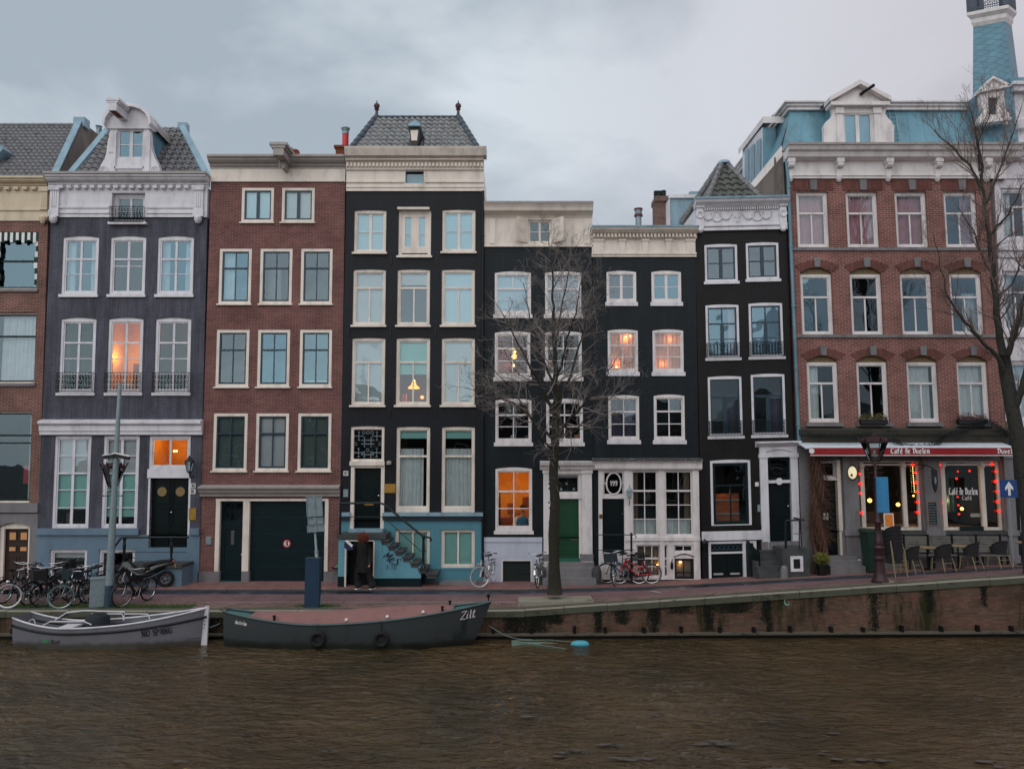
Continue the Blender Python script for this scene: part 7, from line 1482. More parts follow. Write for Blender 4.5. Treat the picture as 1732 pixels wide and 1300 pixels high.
# ================================================================== BOATS
def boat(L,sheer,beam,keel=-.25,n=30,rake=.35,stern=.6,bottom=None):
 """returns (hull mesh, function giving the near side y for x, z); bow towards +x"""
 def B(t): return beam/2*(stern+(1-stern)*math.sin(min(1,t/.45)*math.pi/2))*(1 if t<.55 else max(0.015,math.cos((t-.55)/.45*math.pi/2) ** .75))
 prof=[(1,1),(.995,.75),(.97,.45),(.88,.15),(.6,0.02),(.02,0)]
 def pt(t,k,s):
  f,h=prof[k]; zt=sheer(t); zb=keel+(0.0 if t<.75 else (t-.75)/.25*.18); z=zb+(zt-zb)*h
  x=-L/2+L*t-rake*(1-h)*max(0,(t-.6)/.4) ** 1.3+(.06*(1-h)*(1-t) ** 2); return Vector((x,s*B(t)*f,z))
 b=MB(); m=len(prof)
 for i in range(n+1):
  t=i/n
  for k in range(m): b.v.append(pt(t,k,-1))
  for k in range(m-1,-1,-1): b.v.append(pt(t,k,1))
 M2=2*m
 for i in range(n):
  for k in range(M2-1): a=i*M2+k; b.f.append((a,a+M2,a+M2+1,a+1)); b.m.append(0)
 b.f.append(tuple(range(M2))[::-1]); b.m.append(0)
 def near(x,z):
  t=min(1,max(0,(x+L/2)/L)); 
  for _ in range(4):
   zt=sheer(t); zb=keel+(0 if t<.75 else (t-.75)/.25*.18); h=min(1,max(0,(z-zb)/(zt-zb))); xx=-L/2+L*t-rake*(1-h)*max(0,(t-.6)/.4) ** 1.3+(.06*(1-h)*(1-t) ** 2); t=min(1,max(0,t+(x-xx)/L))
  for k in range(m-1):
   if prof[k][1]>=h>=prof[k+1][1]: q=(h-prof[k+1][1])/(prof[k][1]-prof[k+1][1]); f=prof[k+1][0]+(prof[k][0]-prof[k+1][0])*q; break
  return -B(t)*f
 return b,near,B
def on_hull(g,near,x0,z0,rot=0,off=.008):
 c,s=math.cos(rot),math.sin(rot)
 for v in g.v: x,z=x0+v.x*c-v.z*s,z0+v.x*s+v.z*c; v.y=near(x,z)-off+v.y; v.x=x; v.z=z
 return g
def boats():
 def stain(m,col,h=.1):
  n=m.node_tree; b=n.nodes['Principled BSDF']; l=n.links.new; src=b.inputs['Base Color'].links[0].from_socket; tc=nd(n,'ShaderNodeTexCoord'); s=nd(n,'ShaderNodeSeparateXYZ'); l(tc.outputs['Object'],s.inputs[0]); z=nd(n,'ShaderNodeTexNoise'); z.inputs['Scale'].default_value=3; z.inputs['Detail'].default_value=8; z.inputs['Roughness'].default_value=.7; l(tc.outputs['Object'],z.inputs[0]); a=nd(n,'ShaderNodeMath',operation='MULTIPLY_ADD'); a.inputs[1].default_value=-.32; l(z.outputs[0],a.inputs[0]); l(s.outputs[2],a.inputs[2]); r=nd(n,'ShaderNodeMapRange'); r.inputs['From Min'].default_value=h-.19; r.inputs['From Max'].default_value=h-.1; r.inputs['To Min'].default_value=.8; r.inputs['To Max'].default_value=0; l(a.outputs[0],r.inputs[0]); mx_=nd(n,'ShaderNodeMixRGB'); l(r.outputs[0],mx_.inputs[0]); l(src,mx_.inputs[1]); mx_.inputs[2].default_value=col; l(mx_.outputs[0],b.inputs['Base Color']); return m
 hm=plain('boat_white_hull',rgb(112,115,125,1.15),.4,var=.2,scale=1.6,streak=1,dirt=rgb(112,108,108,1.1)); dk=plain('boat_dark_strake',rgb(30,32,40),.6)
 A,Bp=at(14,1098,20.5),at(336,1098,20.5); L=(Bp.x-A.x); cx=(A.x+Bp.x)/2
 S1=lambda t: .5+.28*max(0,(.3-t)/.3) ** 2*.9+.44*max(0,(t-.25)/.75) ** 1.9
 stain(hm,rgb(84,80,62),.12)
 root=empty('open_boat',(cx,20.98,WZ+.02),'white open boat named on its bow with dark rubbing strake moored at the left','boat')
 b,near,B=boat(L,S1,1.1,stern=.72,rake=.12); b.build('hull',hm,root,smooth=True,autos=40)
 b=MB(); g=MB()
 for s in (-1,1):
  P=[Vector((-L/2+L*i/30,s*(B(i/30)),S1(i/30))) for i in range(31)]; b.tube(P,.026,6)
  P=[]
  for i in range(31):
   t=i/30; x=-L/2+L*t; z=S1(t)*.78-.02; P.append(Vector((x,(near(x,z)-.012)*-s,z)))
  g.tube(P,.032,6)
 b.build('gunwale',M['white2'],root,smooth=True); g.build('rubbing_strake',dk,root,smooth=True)
 b=MB(); b.extr([(L/2-.13,-.15),(L/2+.03,-.15),(L/2+.05,S1(1)+.04),(L/2-.05,S1(1)+.04)],-.035,.035); b.build('stem',M['white2'],root)
 b=MB(); n=24
 for i in range(n): t0,t1=.03+.94*i/n,.03+.94*(i+1)/n; x0,x1=-L/2+L*t0,-L/2+L*t1; z0=.2; b.quadf((x0,-B(t0)*.9,z0),(x1,-B(t1)*.9,z0),(x1,B(t1)*.9,z0),(x0,B(t0)*.9,z0))
 b.build('floorboards',M['steel'],root)
 b=MB(); b.box(-L*.3,-L*.22,-.45,.45,.38,.43); b.box(L*.02,L*.09,-.5,.5,.38,.43); b.box(L*.22,L*.28,-.42,.42,.46,.51); b.build('thwart',M['white2'],root)
 b=MB(); b.lathe((-L*.1,.1,.2),[(.3,0),(.3,.42),(.26,.52),(.12,.58),(.001,.6)],14); b.build('engine_cover',plain('navy_cover',rgb(30,44,58),.7),root,smooth=True,autos=40)
 b=MB(); zr=.86
 b.tube([(-L*.36,.35,.55),(-L*.3,.35,.74),(-L*.2,.35,.8),(-L*.1,.35,.78),(L*.02,.35,.76)],.016,6)
 for x0,x1 in ((-L*.16,-L*.02),(.02*L,.12*L)): b.tube([(x0,.3,.55),(x0+.02,.3,.72),(x1+.15,.3,.72),(x1+.22,.3,.58)],.016,6)
 b.tube([(-L*.36,-.2,.52),(-L*.32,-.2,.62),(-L*.14,-.2,.62),(-L*.1,-.2,.54)],.016,6)
 for i in range(8): t=i/7*math.pi; b.tube([(-L*.43-.08*math.cos(t),-.1,.56+.1*math.sin(t)),(-L*.43-.08*math.cos(t+.45),-.1,.56+.1*math.sin(t+.45))],.014,5)
 b.build('handrail',M['white2'],root)
 nv=plain('navy_lettering',rgb(24,34,60),.5)
 g,gw=pen('NO SPANG',.15,(.13,.07),width=.74,th=.003); on_hull(g,near,L*.2,S1(.75)*.42,.1,.02).build('lettering',nv,root)
 g,gw=pen('N xt',.09,(.12,.05),width=.26); on_hull(g,near,-L*.275,.14,0,.02).build('lettering',nv,root)
 g=MB(); g.extr([(0,0),(.14,0),(.14,.09),(0,.09)],-.003,0); on_hull(g,near,-L*.32,.14).build('sticker',plain('green_sticker',rgb(60,150,90),.6),root)
 b=MB(); [b.lathe((L/2-.055+.008*k,-.045,.42+.09*k),[(.016,0),(.016,.012)],8,'y') for k in range(3)]; b.build('bolts',M['blackp'],root)
 # dark sloop with canvas cover
 A,Bp=at(366,1099,20.4),at(830,1080,20.4); L=Bp.x-A.x; cx=(A.x+Bp.x)/2
 S2=lambda t: .6+.27*max(0,(.35-t)/.35) ** 1.8+.5*max(0,(t-.3)/.7) ** 1.9
 root=empty('covered_boat',(cx,20.98,WZ+.02),'dark blue-green sloop with pink canvas cover and two tyre fenders','boat')
 dm=plain('boat_dark_hull',rgb(62,70,74,1.15),.42,var=.16,scale=1.8,streak=1,dirt=rgb(38,54,52,1.1)); stain(dm,rgb(40,46,34),.13); b,near,B=boat(L,S2,1.25,stern=.32,rake=.5,n=40); b.build('hull',dm,root,smooth=True,autos=40)
 b=MB()
 for s in (-1,1): b.tube([Vector((-L/2+L*i/40,s*B(i/40),S2(i/40)+.01)) for i in range(41)],[.03]*41,6)
 b.build('gunwale',plain('boat_gunwale',rgb(78,100,104,1.2),.5),root,smooth=True)
 b=MB(); n=40
 for i in range(n): t0,t1=i/n,(i+1)/n; x0,x1=-L/2+L*t0,-L/2+L*t1; b.quadf((x0,-B(t0)*.97,S2(t0)-.03),(x1,-B(t1)*.97,S2(t1)-.03),(x1,B(t1)*.97,S2(t1)-.03),(x0,B(t0)*.97,S2(t0)-.03))
 b.build('deck',plain('teal_deck_paint',rgb(72,120,124,1.2),.6),root)
 b=MB(); n,m=36,14; cmx=plain('pink_canvas',rgb(142,104,102,1.1),.85,var=.12,scale=2.5,bump=.25)
 for i in range(n+1):
  t=.1+.76*i/n; e_=math.sin(math.pi*min(1,i/n*1.0)) ** .45; x=-L/2+L*t
  for j in range(m+1):
   s=-1+2*j/m; hgt=.24*e_*(1-abs(s) ** 1.6)+.012*math.sin(x*9+s*4)*(1-abs(s)) ; b.v.append(Vector((x,s*(B(t)*.93-.02),S2(t)+.03+hgt)))
 for i in range(n):
  for j in range(m): a=i*(m+1)+j; b.f.append((a,a+m+1,a+m+2,a+1)); b.m.append(0)
 b.build('canvas_cover',cmx,root,smooth=True)
 for uu in (537,645):
  x=at(uu,1080,20.3).x-cx; z=.27; y=near(x,z)-.07; b=MB(); b.torus((x,y,z),.155,.055,n=28,m=10); o=b.build('tyre_fender',M['rubber'],root,smooth=True); MB().tube([(x,y,z+.16),(x-.02,y+.04,S2((x+L/2)/L)+.03)],.01,5).build('rope',M['blackp'],o)
 wl=plain('white_lettering',rgb(210,210,212),.5)
 g,gw=pen('Zilt',.21,(.13,.05),slant=.3,th=.003); on_hull(g,near,L*.385,S2(.9)*.70,.12).build('lettering',wl,root)
 g,gw=pen('Amsterdam',.1,(.12,.05),slant=.25,width=.34); on_hull(g,near,-L*.452,S2(.05)*.73,-.14).build('lettering',wl,root)
 b=MB()
 for t,s in ((.2,-1),(.82,-1),(.84,1)): x=-L/2+L*t; b.lathe((x,s*B(t)*.85,S2(t)),[(.03,0),(.03,.12),(.045,.13),(.045,.16)],8)
 b.lathe((L/2-.08,0,S2(1)),[(.02,0),(.02,.1),(.05,.12),(.05,.18),(.02,.2)],8); b.build('bollards',M['iron'],root)
 b=MB(); [b.lathe((-L/2+L*t,-B(t)*.85,S2(t)+.05),[(.001,0),(.04,.02),(.045,.05),(.03,.08),(.001,.09)],8) for t in (.47,.62,.75)]; b.build('cover_toggle',M['whitecloth'],root,smooth=True)
 # mooring lines
 def rope(pts,label,r=.012,mat='blackp'):
  P=[Vector(p) for p in pts]; o=P[0].copy(); b=MB(); b.tube([p-o for p in P],r,5); q=b.build('mooring_rope',M[mat],None,smooth=True); q.location=o; tagit(q,label,'rope')
 def sag(a,c,d,n=10): a,c=Vector(a),Vector(c); return [a.lerp(c,i/n)-Vector((0,0,d*math.sin(math.pi*i/n))) for i in range(n+1)]
 rope(sag((at(428,1040,21.2).x,21.2,WZ+.8),(at(372,1030,21.7).x,21.7,.03),.06),'dark rope from the covered boat stern to the quay edge')
 rope(sag((at(372,1062,21).x,21,WZ+.55),(at(338,1062,21).x,21,WZ+.45),.05),'slack rope linking the two moored boats',.008,'steel')
 rope(sag((at(826,1065,21).x,21,WZ+.5),(at(900,1083,21.2).x,21.2,WZ+.08),.12),'pale rope running from the covered boat bow to the sunken skiff',.01,'steel')
 rope(sag((at(98,1062,21.2).x,21.2,WZ+.6),(at(118,1030,21.7).x,21.7,.03),.04),'black rope from the white boat up to the quay edge',.02)
 # fender float and swamped skiff
 q=at(981,1084,20.9); b=MB(); b.lathe((0,0,0),[(.02,-.3),(.06,-.26),(.11,-.2),(.13,-.1),(.135,0),(.13,.1),(.11,.2),(.06,.26),(.02,.3)],14,'x'); o=b.build('float',plain('turquoise_buoy',rgb(60,160,184,1.2),.45,var=.1),smooth=True); o.location=(q.x,20.9,WZ+.03); o.scale=(.85,.8,.75); tagit(o,'turquoise fender float drifting beside the quay wall','buoy')
 q=at(905,1083,20.9); root=empty('sunken_skiff',(q.x,20.9,WZ),'swamped pale green skiff with only its bow above water','boat'); sm=plain('pale_green_hull',rgb(112,140,128,1.1),.6,var=.2,scale=5)
 b=MB(); n=14
 for i in range(n+1):
  t=i/n; x=-.62+1.6*t; w_=.32*math.sin(min(1,t*1.1)*math.pi/2); z=.1-.14*t
  b.v+=[Vector((x,-w_,z)),Vector((x,-w_*.8,z-.12)),Vector((x,w_*.8,z-.12)),Vector((x,w_,z+.0))]
 for i in range(n):
  for k in range(3): a=i*4+k; b.f.append((a,a+4,a+5,a+1)); b.m.append(0)
 b.build('hull',sm,root); b=MB(); b.tube([(-.62,0,.12),(.1,-.28,.08),(.85,-.32,-.02)],.01,6); b.tube([(-.62,0,.12),(.4,.28,.08),(1.3,.3,-.01)],.01,6); b.build('gunwale',sm,root)
boats()
# ================================================================== BICYCLES
def mcol(name,c,rough=.35): return plain(name,rgb(*c,1.1),rough,var=.15,scale=8)
def bicycle(loc,yaw,label,frame=(28,32,36),tyre='rubber',rim='chrome',fender='blackp',lean=4,basket=None,crate=None,bags=None,bar='chrome',group='bicycles parked along the quay and houses',steer=0,rearm=None):
 """front wheel contact at the origin, the bicycle runs back along -x"""
 root=empty('bicycle',loc,label,'bicycle',group,0); root.rotation_euler=(R(lean),0,R(yaw))
 fm=mcol('cycle_paint_%d_%d_%d' % frame,frame); WB,Rw=1.06,.34
 rw=Vector((-WB,0,Rw)); fw=Vector((0,0,Rw)); bb=Vector((-WB+.46,0,.3)); st=Vector((-WB+.28,0,.78)); hd=Vector((-.22,0,.86)); hl=Vector((-.14,0,.66))
 def wheel(c,ax,a_=0):
  n0=None
  b=MB(); b.torus(c,Rw-.02,.02,ax,30,6); w_=b.build('wheel',M[tyre] if tyre in M else tyre,root,smooth=True)
  b=MB(); b.torus(c,Rw-.045,.01,ax,30,5,1.3); ax=Vector(ax); a=ax.orthogonal().normalized(); d=ax.cross(a)
  for k in range(18): t=k/18*6.283; b.tube([c+ax*(.025 if k % 2 else -.025),c+(a*math.cos(t)+d*math.sin(t))*(Rw-.05)],.0022,3,False)
  b.tube([c-ax*.045,c+ax*.045],.022,8); b.build('rim',M[rim],w_)
  g=MB(); P=[c+Vector((math.cos(t)*(Rw+.025),0,math.sin(t)*(Rw+.025))) for t in [R(20+150*k/12) for k in range(13)]]
  if ax.y>.99 or True:
   for k in range(12):
    p,q=P[k],P[k+1]; o=Vector((0,.026,0)); g.quadf(p-o,q-o,q+o,p+o); g.quadf(p-o+Vector((0,0,-.012)),q-o+Vector((0,0,-.012)),q-o,p-o)
   g.build('mudguard',M[fender],root)
 wheel(fw,(0,1,0)); front=list(root.children); wheel(rw,(0,1,0))
 b=MB(); b.tube([hl,bb],.02,7); b.tube([hd+Vector((.02,0,-.06)),bb.lerp(st,.45)],.017,7); b.tube([bb,st],.017,7); b.tube([hd,hl],.022,8)
 for s in (-1,1): b.tube([rw+Vector((0,s*.05,0)),bb+Vector((0,s*.03,0))],.011,6); b.tube([rw+Vector((0,s*.05,0)),st+Vector((0,s*.02,-.12))],.009,6)
 b.build('frame',fm,root,smooth=True)
 b=MB(); b.tube([hl+Vector((0,0,.0)),hl+Vector((.03,0,-.06))],.022,6)
 for s in (-1,1): b.tube([hl+Vector((.02,s*.04,-.05)),Vector((-.06,s*.05,.5)),fw+Vector((0,s*.05,0))],.012,6)
 front.append(b.build('fork',mcol('fork_%d_%d_%d' % frame,frame),root,smooth=True))
 b=MB(); b.tube([hd,hd+Vector((-.03,0,.16))],.013,6); t=hd+Vector((-.03,0,.17))
 b.tube([t+Vector((-.26,-.28,.02)),t+Vector((-.1,-.27,.05)),t+Vector((.03,-.14,.02)),t,t+Vector((.03,.14,.02)),t+Vector((-.1,.27,.05)),t+Vector((-.26,.28,.02))],.012,7); front.append(b.build('handlebar',M[bar],root,smooth=True))
 b=MB()
 for s in (-1,1): b.tube([t+Vector((-.3,s*.285,.015)),t+Vector((-.17,s*.275,.035))],.017,7)
 k0=len(root.children); b.build('grips',M['blackp'],root); front+=[c for c in root.children if c.name.startswith('grips')]
 b=MB(); sd=st+Vector((-.04,0,.13)); b.tube([st,sd],.013,6); b.v and None
 b.extr([(sd.x-.14,sd.z),(sd.x+.15,sd.z+.0),(sd.x+.14,sd.z+.04),(sd.x-.02,sd.z+.045),(sd.x-.15,sd.z+.07)],-.07,.07); b.build('saddle',M['blackp'],root)
 b=MB(); b.torus(bb,.085,.008,(0,1,0),18,4); b.tube([bb+Vector((0,-.06,0)),bb+Vector((.05,-.06,-.16))],.01,5); b.tube([bb+Vector((0,.06,0)),bb+Vector((-.05,.06,.16))],.01,5); b.box(bb.x-.0,bb.x+.1,-.15,-.06,bb.z-.175,bb.z-.15); b.box(bb.x-.1,bb.x,.06,.15,bb.z+.15,bb.z+.175); b.build('crank',M['chrome'],root)
 b=MB(); b.extr([(bb.x+.1,bb.z+.06),(bb.x-.3,Rw+.06),(rw.x-.06,Rw+.05),(rw.x-.06,Rw-.05),(bb.x+.1,bb.z-.1)],-.055,-.035); b.build('chain_case',M[fender],root)
 b=MB(); zr=Rw*2+.09
 for s in (-1,1): b.tube([(rw.x-.2,s*.06,zr),(rw.x+.2,s*.06,zr)],.006,5); b.tube([rw+Vector((0,s*.05,0)),Vector((rw.x-.12,s*.06,zr))],.006,5)
 for k in range(4): b.tube([(rw.x-.18+k*.11,-.06,zr),(rw.x-.18+k*.11,.06,zr)],.005,4)
 b.build('rack',M['blackp'],root)
 b=MB(); b.lathe((.02,0,.74),[(.03,-.04),(.045,0),(.045,.03)],12,'x'); front.append(b.build('headlight',M['chrome'],root))
 if basket:
  x0,z0=.02,.78; b=MB(); b.box(x0-.08,x0+.26,-.2,.2,z0,z0+.27); front.append(b.build('basket',basket,root))
 if crate:
  b=MB(); X,Z=rw.x,zr+.01
  for k in range(5):
   for (a0,a1,c0,c1) in ((-.2,.2,-.15,-.14),(-.2,.2,.14,.15),(-.2,-.19,-.14,.14),(.19,.2,-.14,.14)): b.box(X+a0,X+a1,c0,c1,Z+k*.055,Z+k*.055+.035)
  b.box(X-.2,X+.2,-.15,.15,Z,Z+.01); b.build('crate',crate,root)
 if bags:
  for s in (-1,1): b=MB(); b.extr([(rw.x-.17,zr-.36),(rw.x+.17,zr-.36),(rw.x+.19,zr),(rw.x-.19,zr)],s*.07,s*.19); b.build('pannier',bags,root)
  MB().box(rw.x-.18,rw.x+.18,-.17,.17,zr+.005,zr+.03).build('pannier_flap',bags,root)
 for c in front: c.rotation_euler=(0,0,R(steer))
 return root
def bikes():
 q=lambda u,v: ground(u,v)
 wt='white2'; T=M; tl=mcol('teal_tyre',(92,130,132),.8); M['tealtyre']=tl; M['paletyre']=plain('pale_tyre',rgb(176,184,190),.8); M['greytyre']=plain('grey_tyre',rgb(96,100,102),.8)
 dc=plain('dark_blue_bag',rgb(26,48,60,1.2),.7); bc=plain('black_crate',rgb(16,18,20),.6)
 bicycle(q(14,1029),-112,'bicycle with pale tyres and blue-green fork at the far left of the quay',(40,84,98),'paletyre','chrome','blackp',3,steer=-52,bar='paletyre')
 bicycle(q(48,1024),-100,'dark bicycle with wide white handlebar beside the pale-tyred bicycle',(34,60,84),'rubber',bar='white2',lean=-4,steer=-12)
 bicycle(q(72,1027),-96,'black bicycle with thick black tyre and black front crate near yellow flowers',(16,18,22),'rubber','blackp',lean=3,basket=bc,steer=-40)
 bicycle(q(101,1030),-105,'bicycle with grey-green tyres nearest the quay edge beside the cabinet',(60,84,84),'tealtyre',lean=-3,steer=-42)
 bicycle(q(128,1024),-92,'black bicycle carrying a dark blue front basket left of the cabinet',(20,26,30),'rubber',lean=4,basket=dc,steer=-14)
 bicycle(q(30,1016),-84,'black bicycle standing behind the pale-tyred one',(22,24,28),'rubber',lean=-5,bags=bc,steer=20)
 bicycle(q(144,1020),-88,'black bicycle half hidden behind the grey cabinet',(18,22,24),'rubber',lean=5)
 bicycle(q(205,1027),-104,'dark bicycle with silver handlebar just right of the camera pole',(26,34,40),'rubber',lean=-3,steer=-14)
 bicycle(q(86,1014),-85,'dark bicycle with flat black rack standing behind the grey-tyred bicycle',(26,28,32),'rubber',lean=2,crate=bc)
 bicycle(q(55,1010),78,'black bicycle turned away from the canal at the back of the row',(22,22,26),'rubber',lean=2)
 def fp(u,Y): g=gp(u,Y); g.z+=.03; return g
 bicycle(fp(813,25.3),-112,'white bicycle leaning on the drainpipe between turquoise and white basements',(176,180,184),'paletyre','chrome','chrome',lean=5,steer=-46)
 bicycle(fp(910,25.15),-102,'small silver bicycle seen head on beside the tree trunk',(110,116,120),'rubber','chrome','chrome',lean=6)
 bicycle(fp(1026,25.9),-186,'black bicycle lying against the white shop front left of the blue one',(22,24,26),'rubber',lean=5,crate=bc)
 bicycle(fp(1040,25.25),-125,'blue-forked bicycle with white handlebar and dark blue basket',(40,120,160),'rubber',lean=8,basket=dc,bar='white2',steer=20)
 bicycle(fp(1048,25.75),182,'red bicycle leaning beside the blue one with its rear wheel to the right',(214,24,48),'greytyre','chrome','blackp',lean=-6,steer=10)
bikes()
def motorcycle():
 g=ground(216,992); root=empty('motorcycle',(g.x,25.35,zs(g.x,25.3)+.03),'black sporty scooter parked in front of the blue stoop','motorcycle'); root.rotation_euler=(R(-6),0,R(6)); root.scale=(.92,.92,.9)
 WB=1.42; bk=plain('black_fairing',rgb(18,28,34,1.1),.22,var=.1,coat=.4); gr=plain('grey_fairing',rgb(58,68,72,1.0),.35)
 for x,nm in ((0,'wheel'),(WB,'wheel')):
  b=MB(); b.torus((x,0,.29),.235,.062,(0,1,0),28,10,1.1); w_=b.build(nm,M['rubber'],root,smooth=True); b=MB(); b.torus((x,0,.29),.165,.02,(0,1,0),24,6)
  for k in range(5): t=k/5*6.283; b.tube([(x,0,.29),(x+.16*math.cos(t),0,.29+.16*math.sin(t))],.018,5)
  b.lathe((x,-.05,.29),[(.05,0),(.05,.1)],12,'y'); b.build('rim',M['stone'],w_)
 P=[(-.18,.62,.1),(-.05,.95,.14),(.12,1.0,.17),(.3,.82,.2),(.5,.62,.22),(.7,.66,.2),(.95,.8,.2),(1.25,.86,.16),(1.62,.92,.08)]
 Q=[(-.1,.5),(.05,.5),(.16,.36),(.3,.22),(.5,.18),(.78,.2),(1.0,.38),(1.25,.58),(1.6,.8)]
 b=MB(); n=len(P)
 for i in range(n):
  x,zt,w_=P[i]; zb=Q[i][1]
  for k in range(10): t=k/10*6.283; b.v.append(Vector((x+(Q[i][0]-x)*(.5-.5*math.sin(t)),w_*math.cos(t),(zt+zb)/2+(zt-zb)/2*math.sin(t))))
 for i in range(n-1):
  for k in range(10): b.f.append((i*10+k,i*10+(k+1) % 10,(i+1)*10+(k+1) % 10,(i+1)*10+k)); b.m.append(0)
 b.f.append(tuple(range(10))[::-1]); b.m.append(0); b.f.append(tuple((n-1)*10+k for k in range(10))); b.m.append(0); b.build('body',bk,root,smooth=True,autos=50)
 b=MB(); b.extr([(.62,.76),(.78,.74),(1.0,.82),(1.3,.88),(1.62,.94),(1.6,.98),(1.25,.96),(1.1,.93),(.9,.87),(.68,.84)],-.14,.14); b.build('seat',M['blackp'],root)
 b=MB(); b.extr([(.35,.62),(.62,.5),(.85,.52),(.72,.6),(.5,.7)],-.235,.235); b.build('side_panel',gr,root)
 b=MB(); b.v+=[Vector(p) for p in ((-.06,-.14,.98),(-.06,.14,.98),(.1,.16,1.22),(.1,-.16,1.22))]; b.f.append((0,1,2,3)); b.m.append(0); b.build('windscreen',plain('smoked_screen',rgb(40,70,84),.1),root)
 b=MB(); b.tube([(.2,-.34,1.02),(.14,-.18,1.06),(.12,0,1.02),(.14,.18,1.06),(.2,.34,1.02)],.015,6); b.tube([(.1,-.2,1.04),(.04,-.3,1.18)],.008,5); b.tube([(.1,.2,1.04),(.04,.3,1.18)],.008,5); b.cbox((.03,-.33,1.2),(.03,.14,.08)); b.cbox((.03,.33,1.2),(.03,.14,.08)); b.build('handlebar',M['blackp'],root)
 b=MB(); b.tube([(.75,-.2,.3),(1.0,-.22,.34),(1.45,-.23,.58)],[.03,.05,.05],10); b.build('exhaust',M['steeldk'],root,smooth=True)
 b=MB(); b.tube([(.0,-.07,.29),(.1,-.07,.62)],.03,7); b.tube([(0,.07,.29),(.1,.07,.62)],.03,7); b.build('fork',M['chrome'],root)
 b=MB(); b.cbox((1.74,0,.74),(.02,.2,.14),Matrix.Rotation(R(-20),3,'Y')); b.build('number_plate',plain('yellow_plate',rgb(200,160,40),.5),root)
 b=MB(); b.tube([(1.45,0,.86),(1.76,0,.74)],.02,5); b.cbox((1.66,0,.9),(.08,.16,.05)); b.build('tail_light',M['red'],root)
 b=MB(); b.lathe((-.12,-.08,.66),[(.03,0),(.05,.04),(.04,.1)],12,'y'); b.build('headlight',M['chrome'],root)
motorcycle()
# ================================================================== STREET FURNITURE
def hz(v,Y): return at(866,v,Y).z
def lantern(root,z,r0,r1,h,crown_mat,glass,spikes=True,n=6,inner=None):
 """hexagonal canal lantern, r0 foot radius, r1 crown radius"""
 b=MB(); b.lathe((0,0,z),[(r0*.7,-.03),(r0,0),(r0,.02)],n); b.lathe((0,0,z+h),[(r1*1.02,-.02),(r1*1.12,.0),(r1*1.12,.06),(r1*.95,.07)],n)
 for k in range(n): t=2*math.pi*(k+.5)/n; b.tube([(r0*math.cos(t),r0*math.sin(t),z),(r1*math.cos(t),r1*math.sin(t),z+h)],.014,4)
 b.build('lantern_frame',crown_mat,root)
 b=MB(); b.lathe((0,0,z+h+.06),[(r1*.95,0),(r1*.6,.07),(r1*.3,.11),(r1*.16,.14),(r1*.16,.18),(.03,.22),(.035,.27),(.003,.33)],12)
 if spikes:
  for k in range(n):
   t=2*math.pi*(k+.5)/n; c_,s_=math.cos(t),math.sin(t); b.tube([(r1*1.08*c_,r1*1.08*s_,z+h+.04),(r1*1.2*c_,r1*1.2*s_,z+h+.12),(r1*1.26*c_,r1*1.26*s_,z+h+.17)],[.02,.03,.006],6)
   t=2*math.pi*k/n; b.tube([(r1*1.0*math.cos(t),r1*1.0*math.sin(t),z+h+.05),(r1*1.0*math.cos(t),r1*1.0*math.sin(t),z+h+.13)],[.03,.006],6)
 b.build('lantern_crown',crown_mat,root)
 MB().lathe((0,0,z+.02),[(r0*.93,0),(r1*.95,h-.04)],n).build('lantern_glass',glass,root)
 MB().lathe((0,0,z+.12),[(.03,0),(.04,.02),(.045,.16),(.03,.2)],10).build('lamp_mantle',inner or M['blindw'],root)
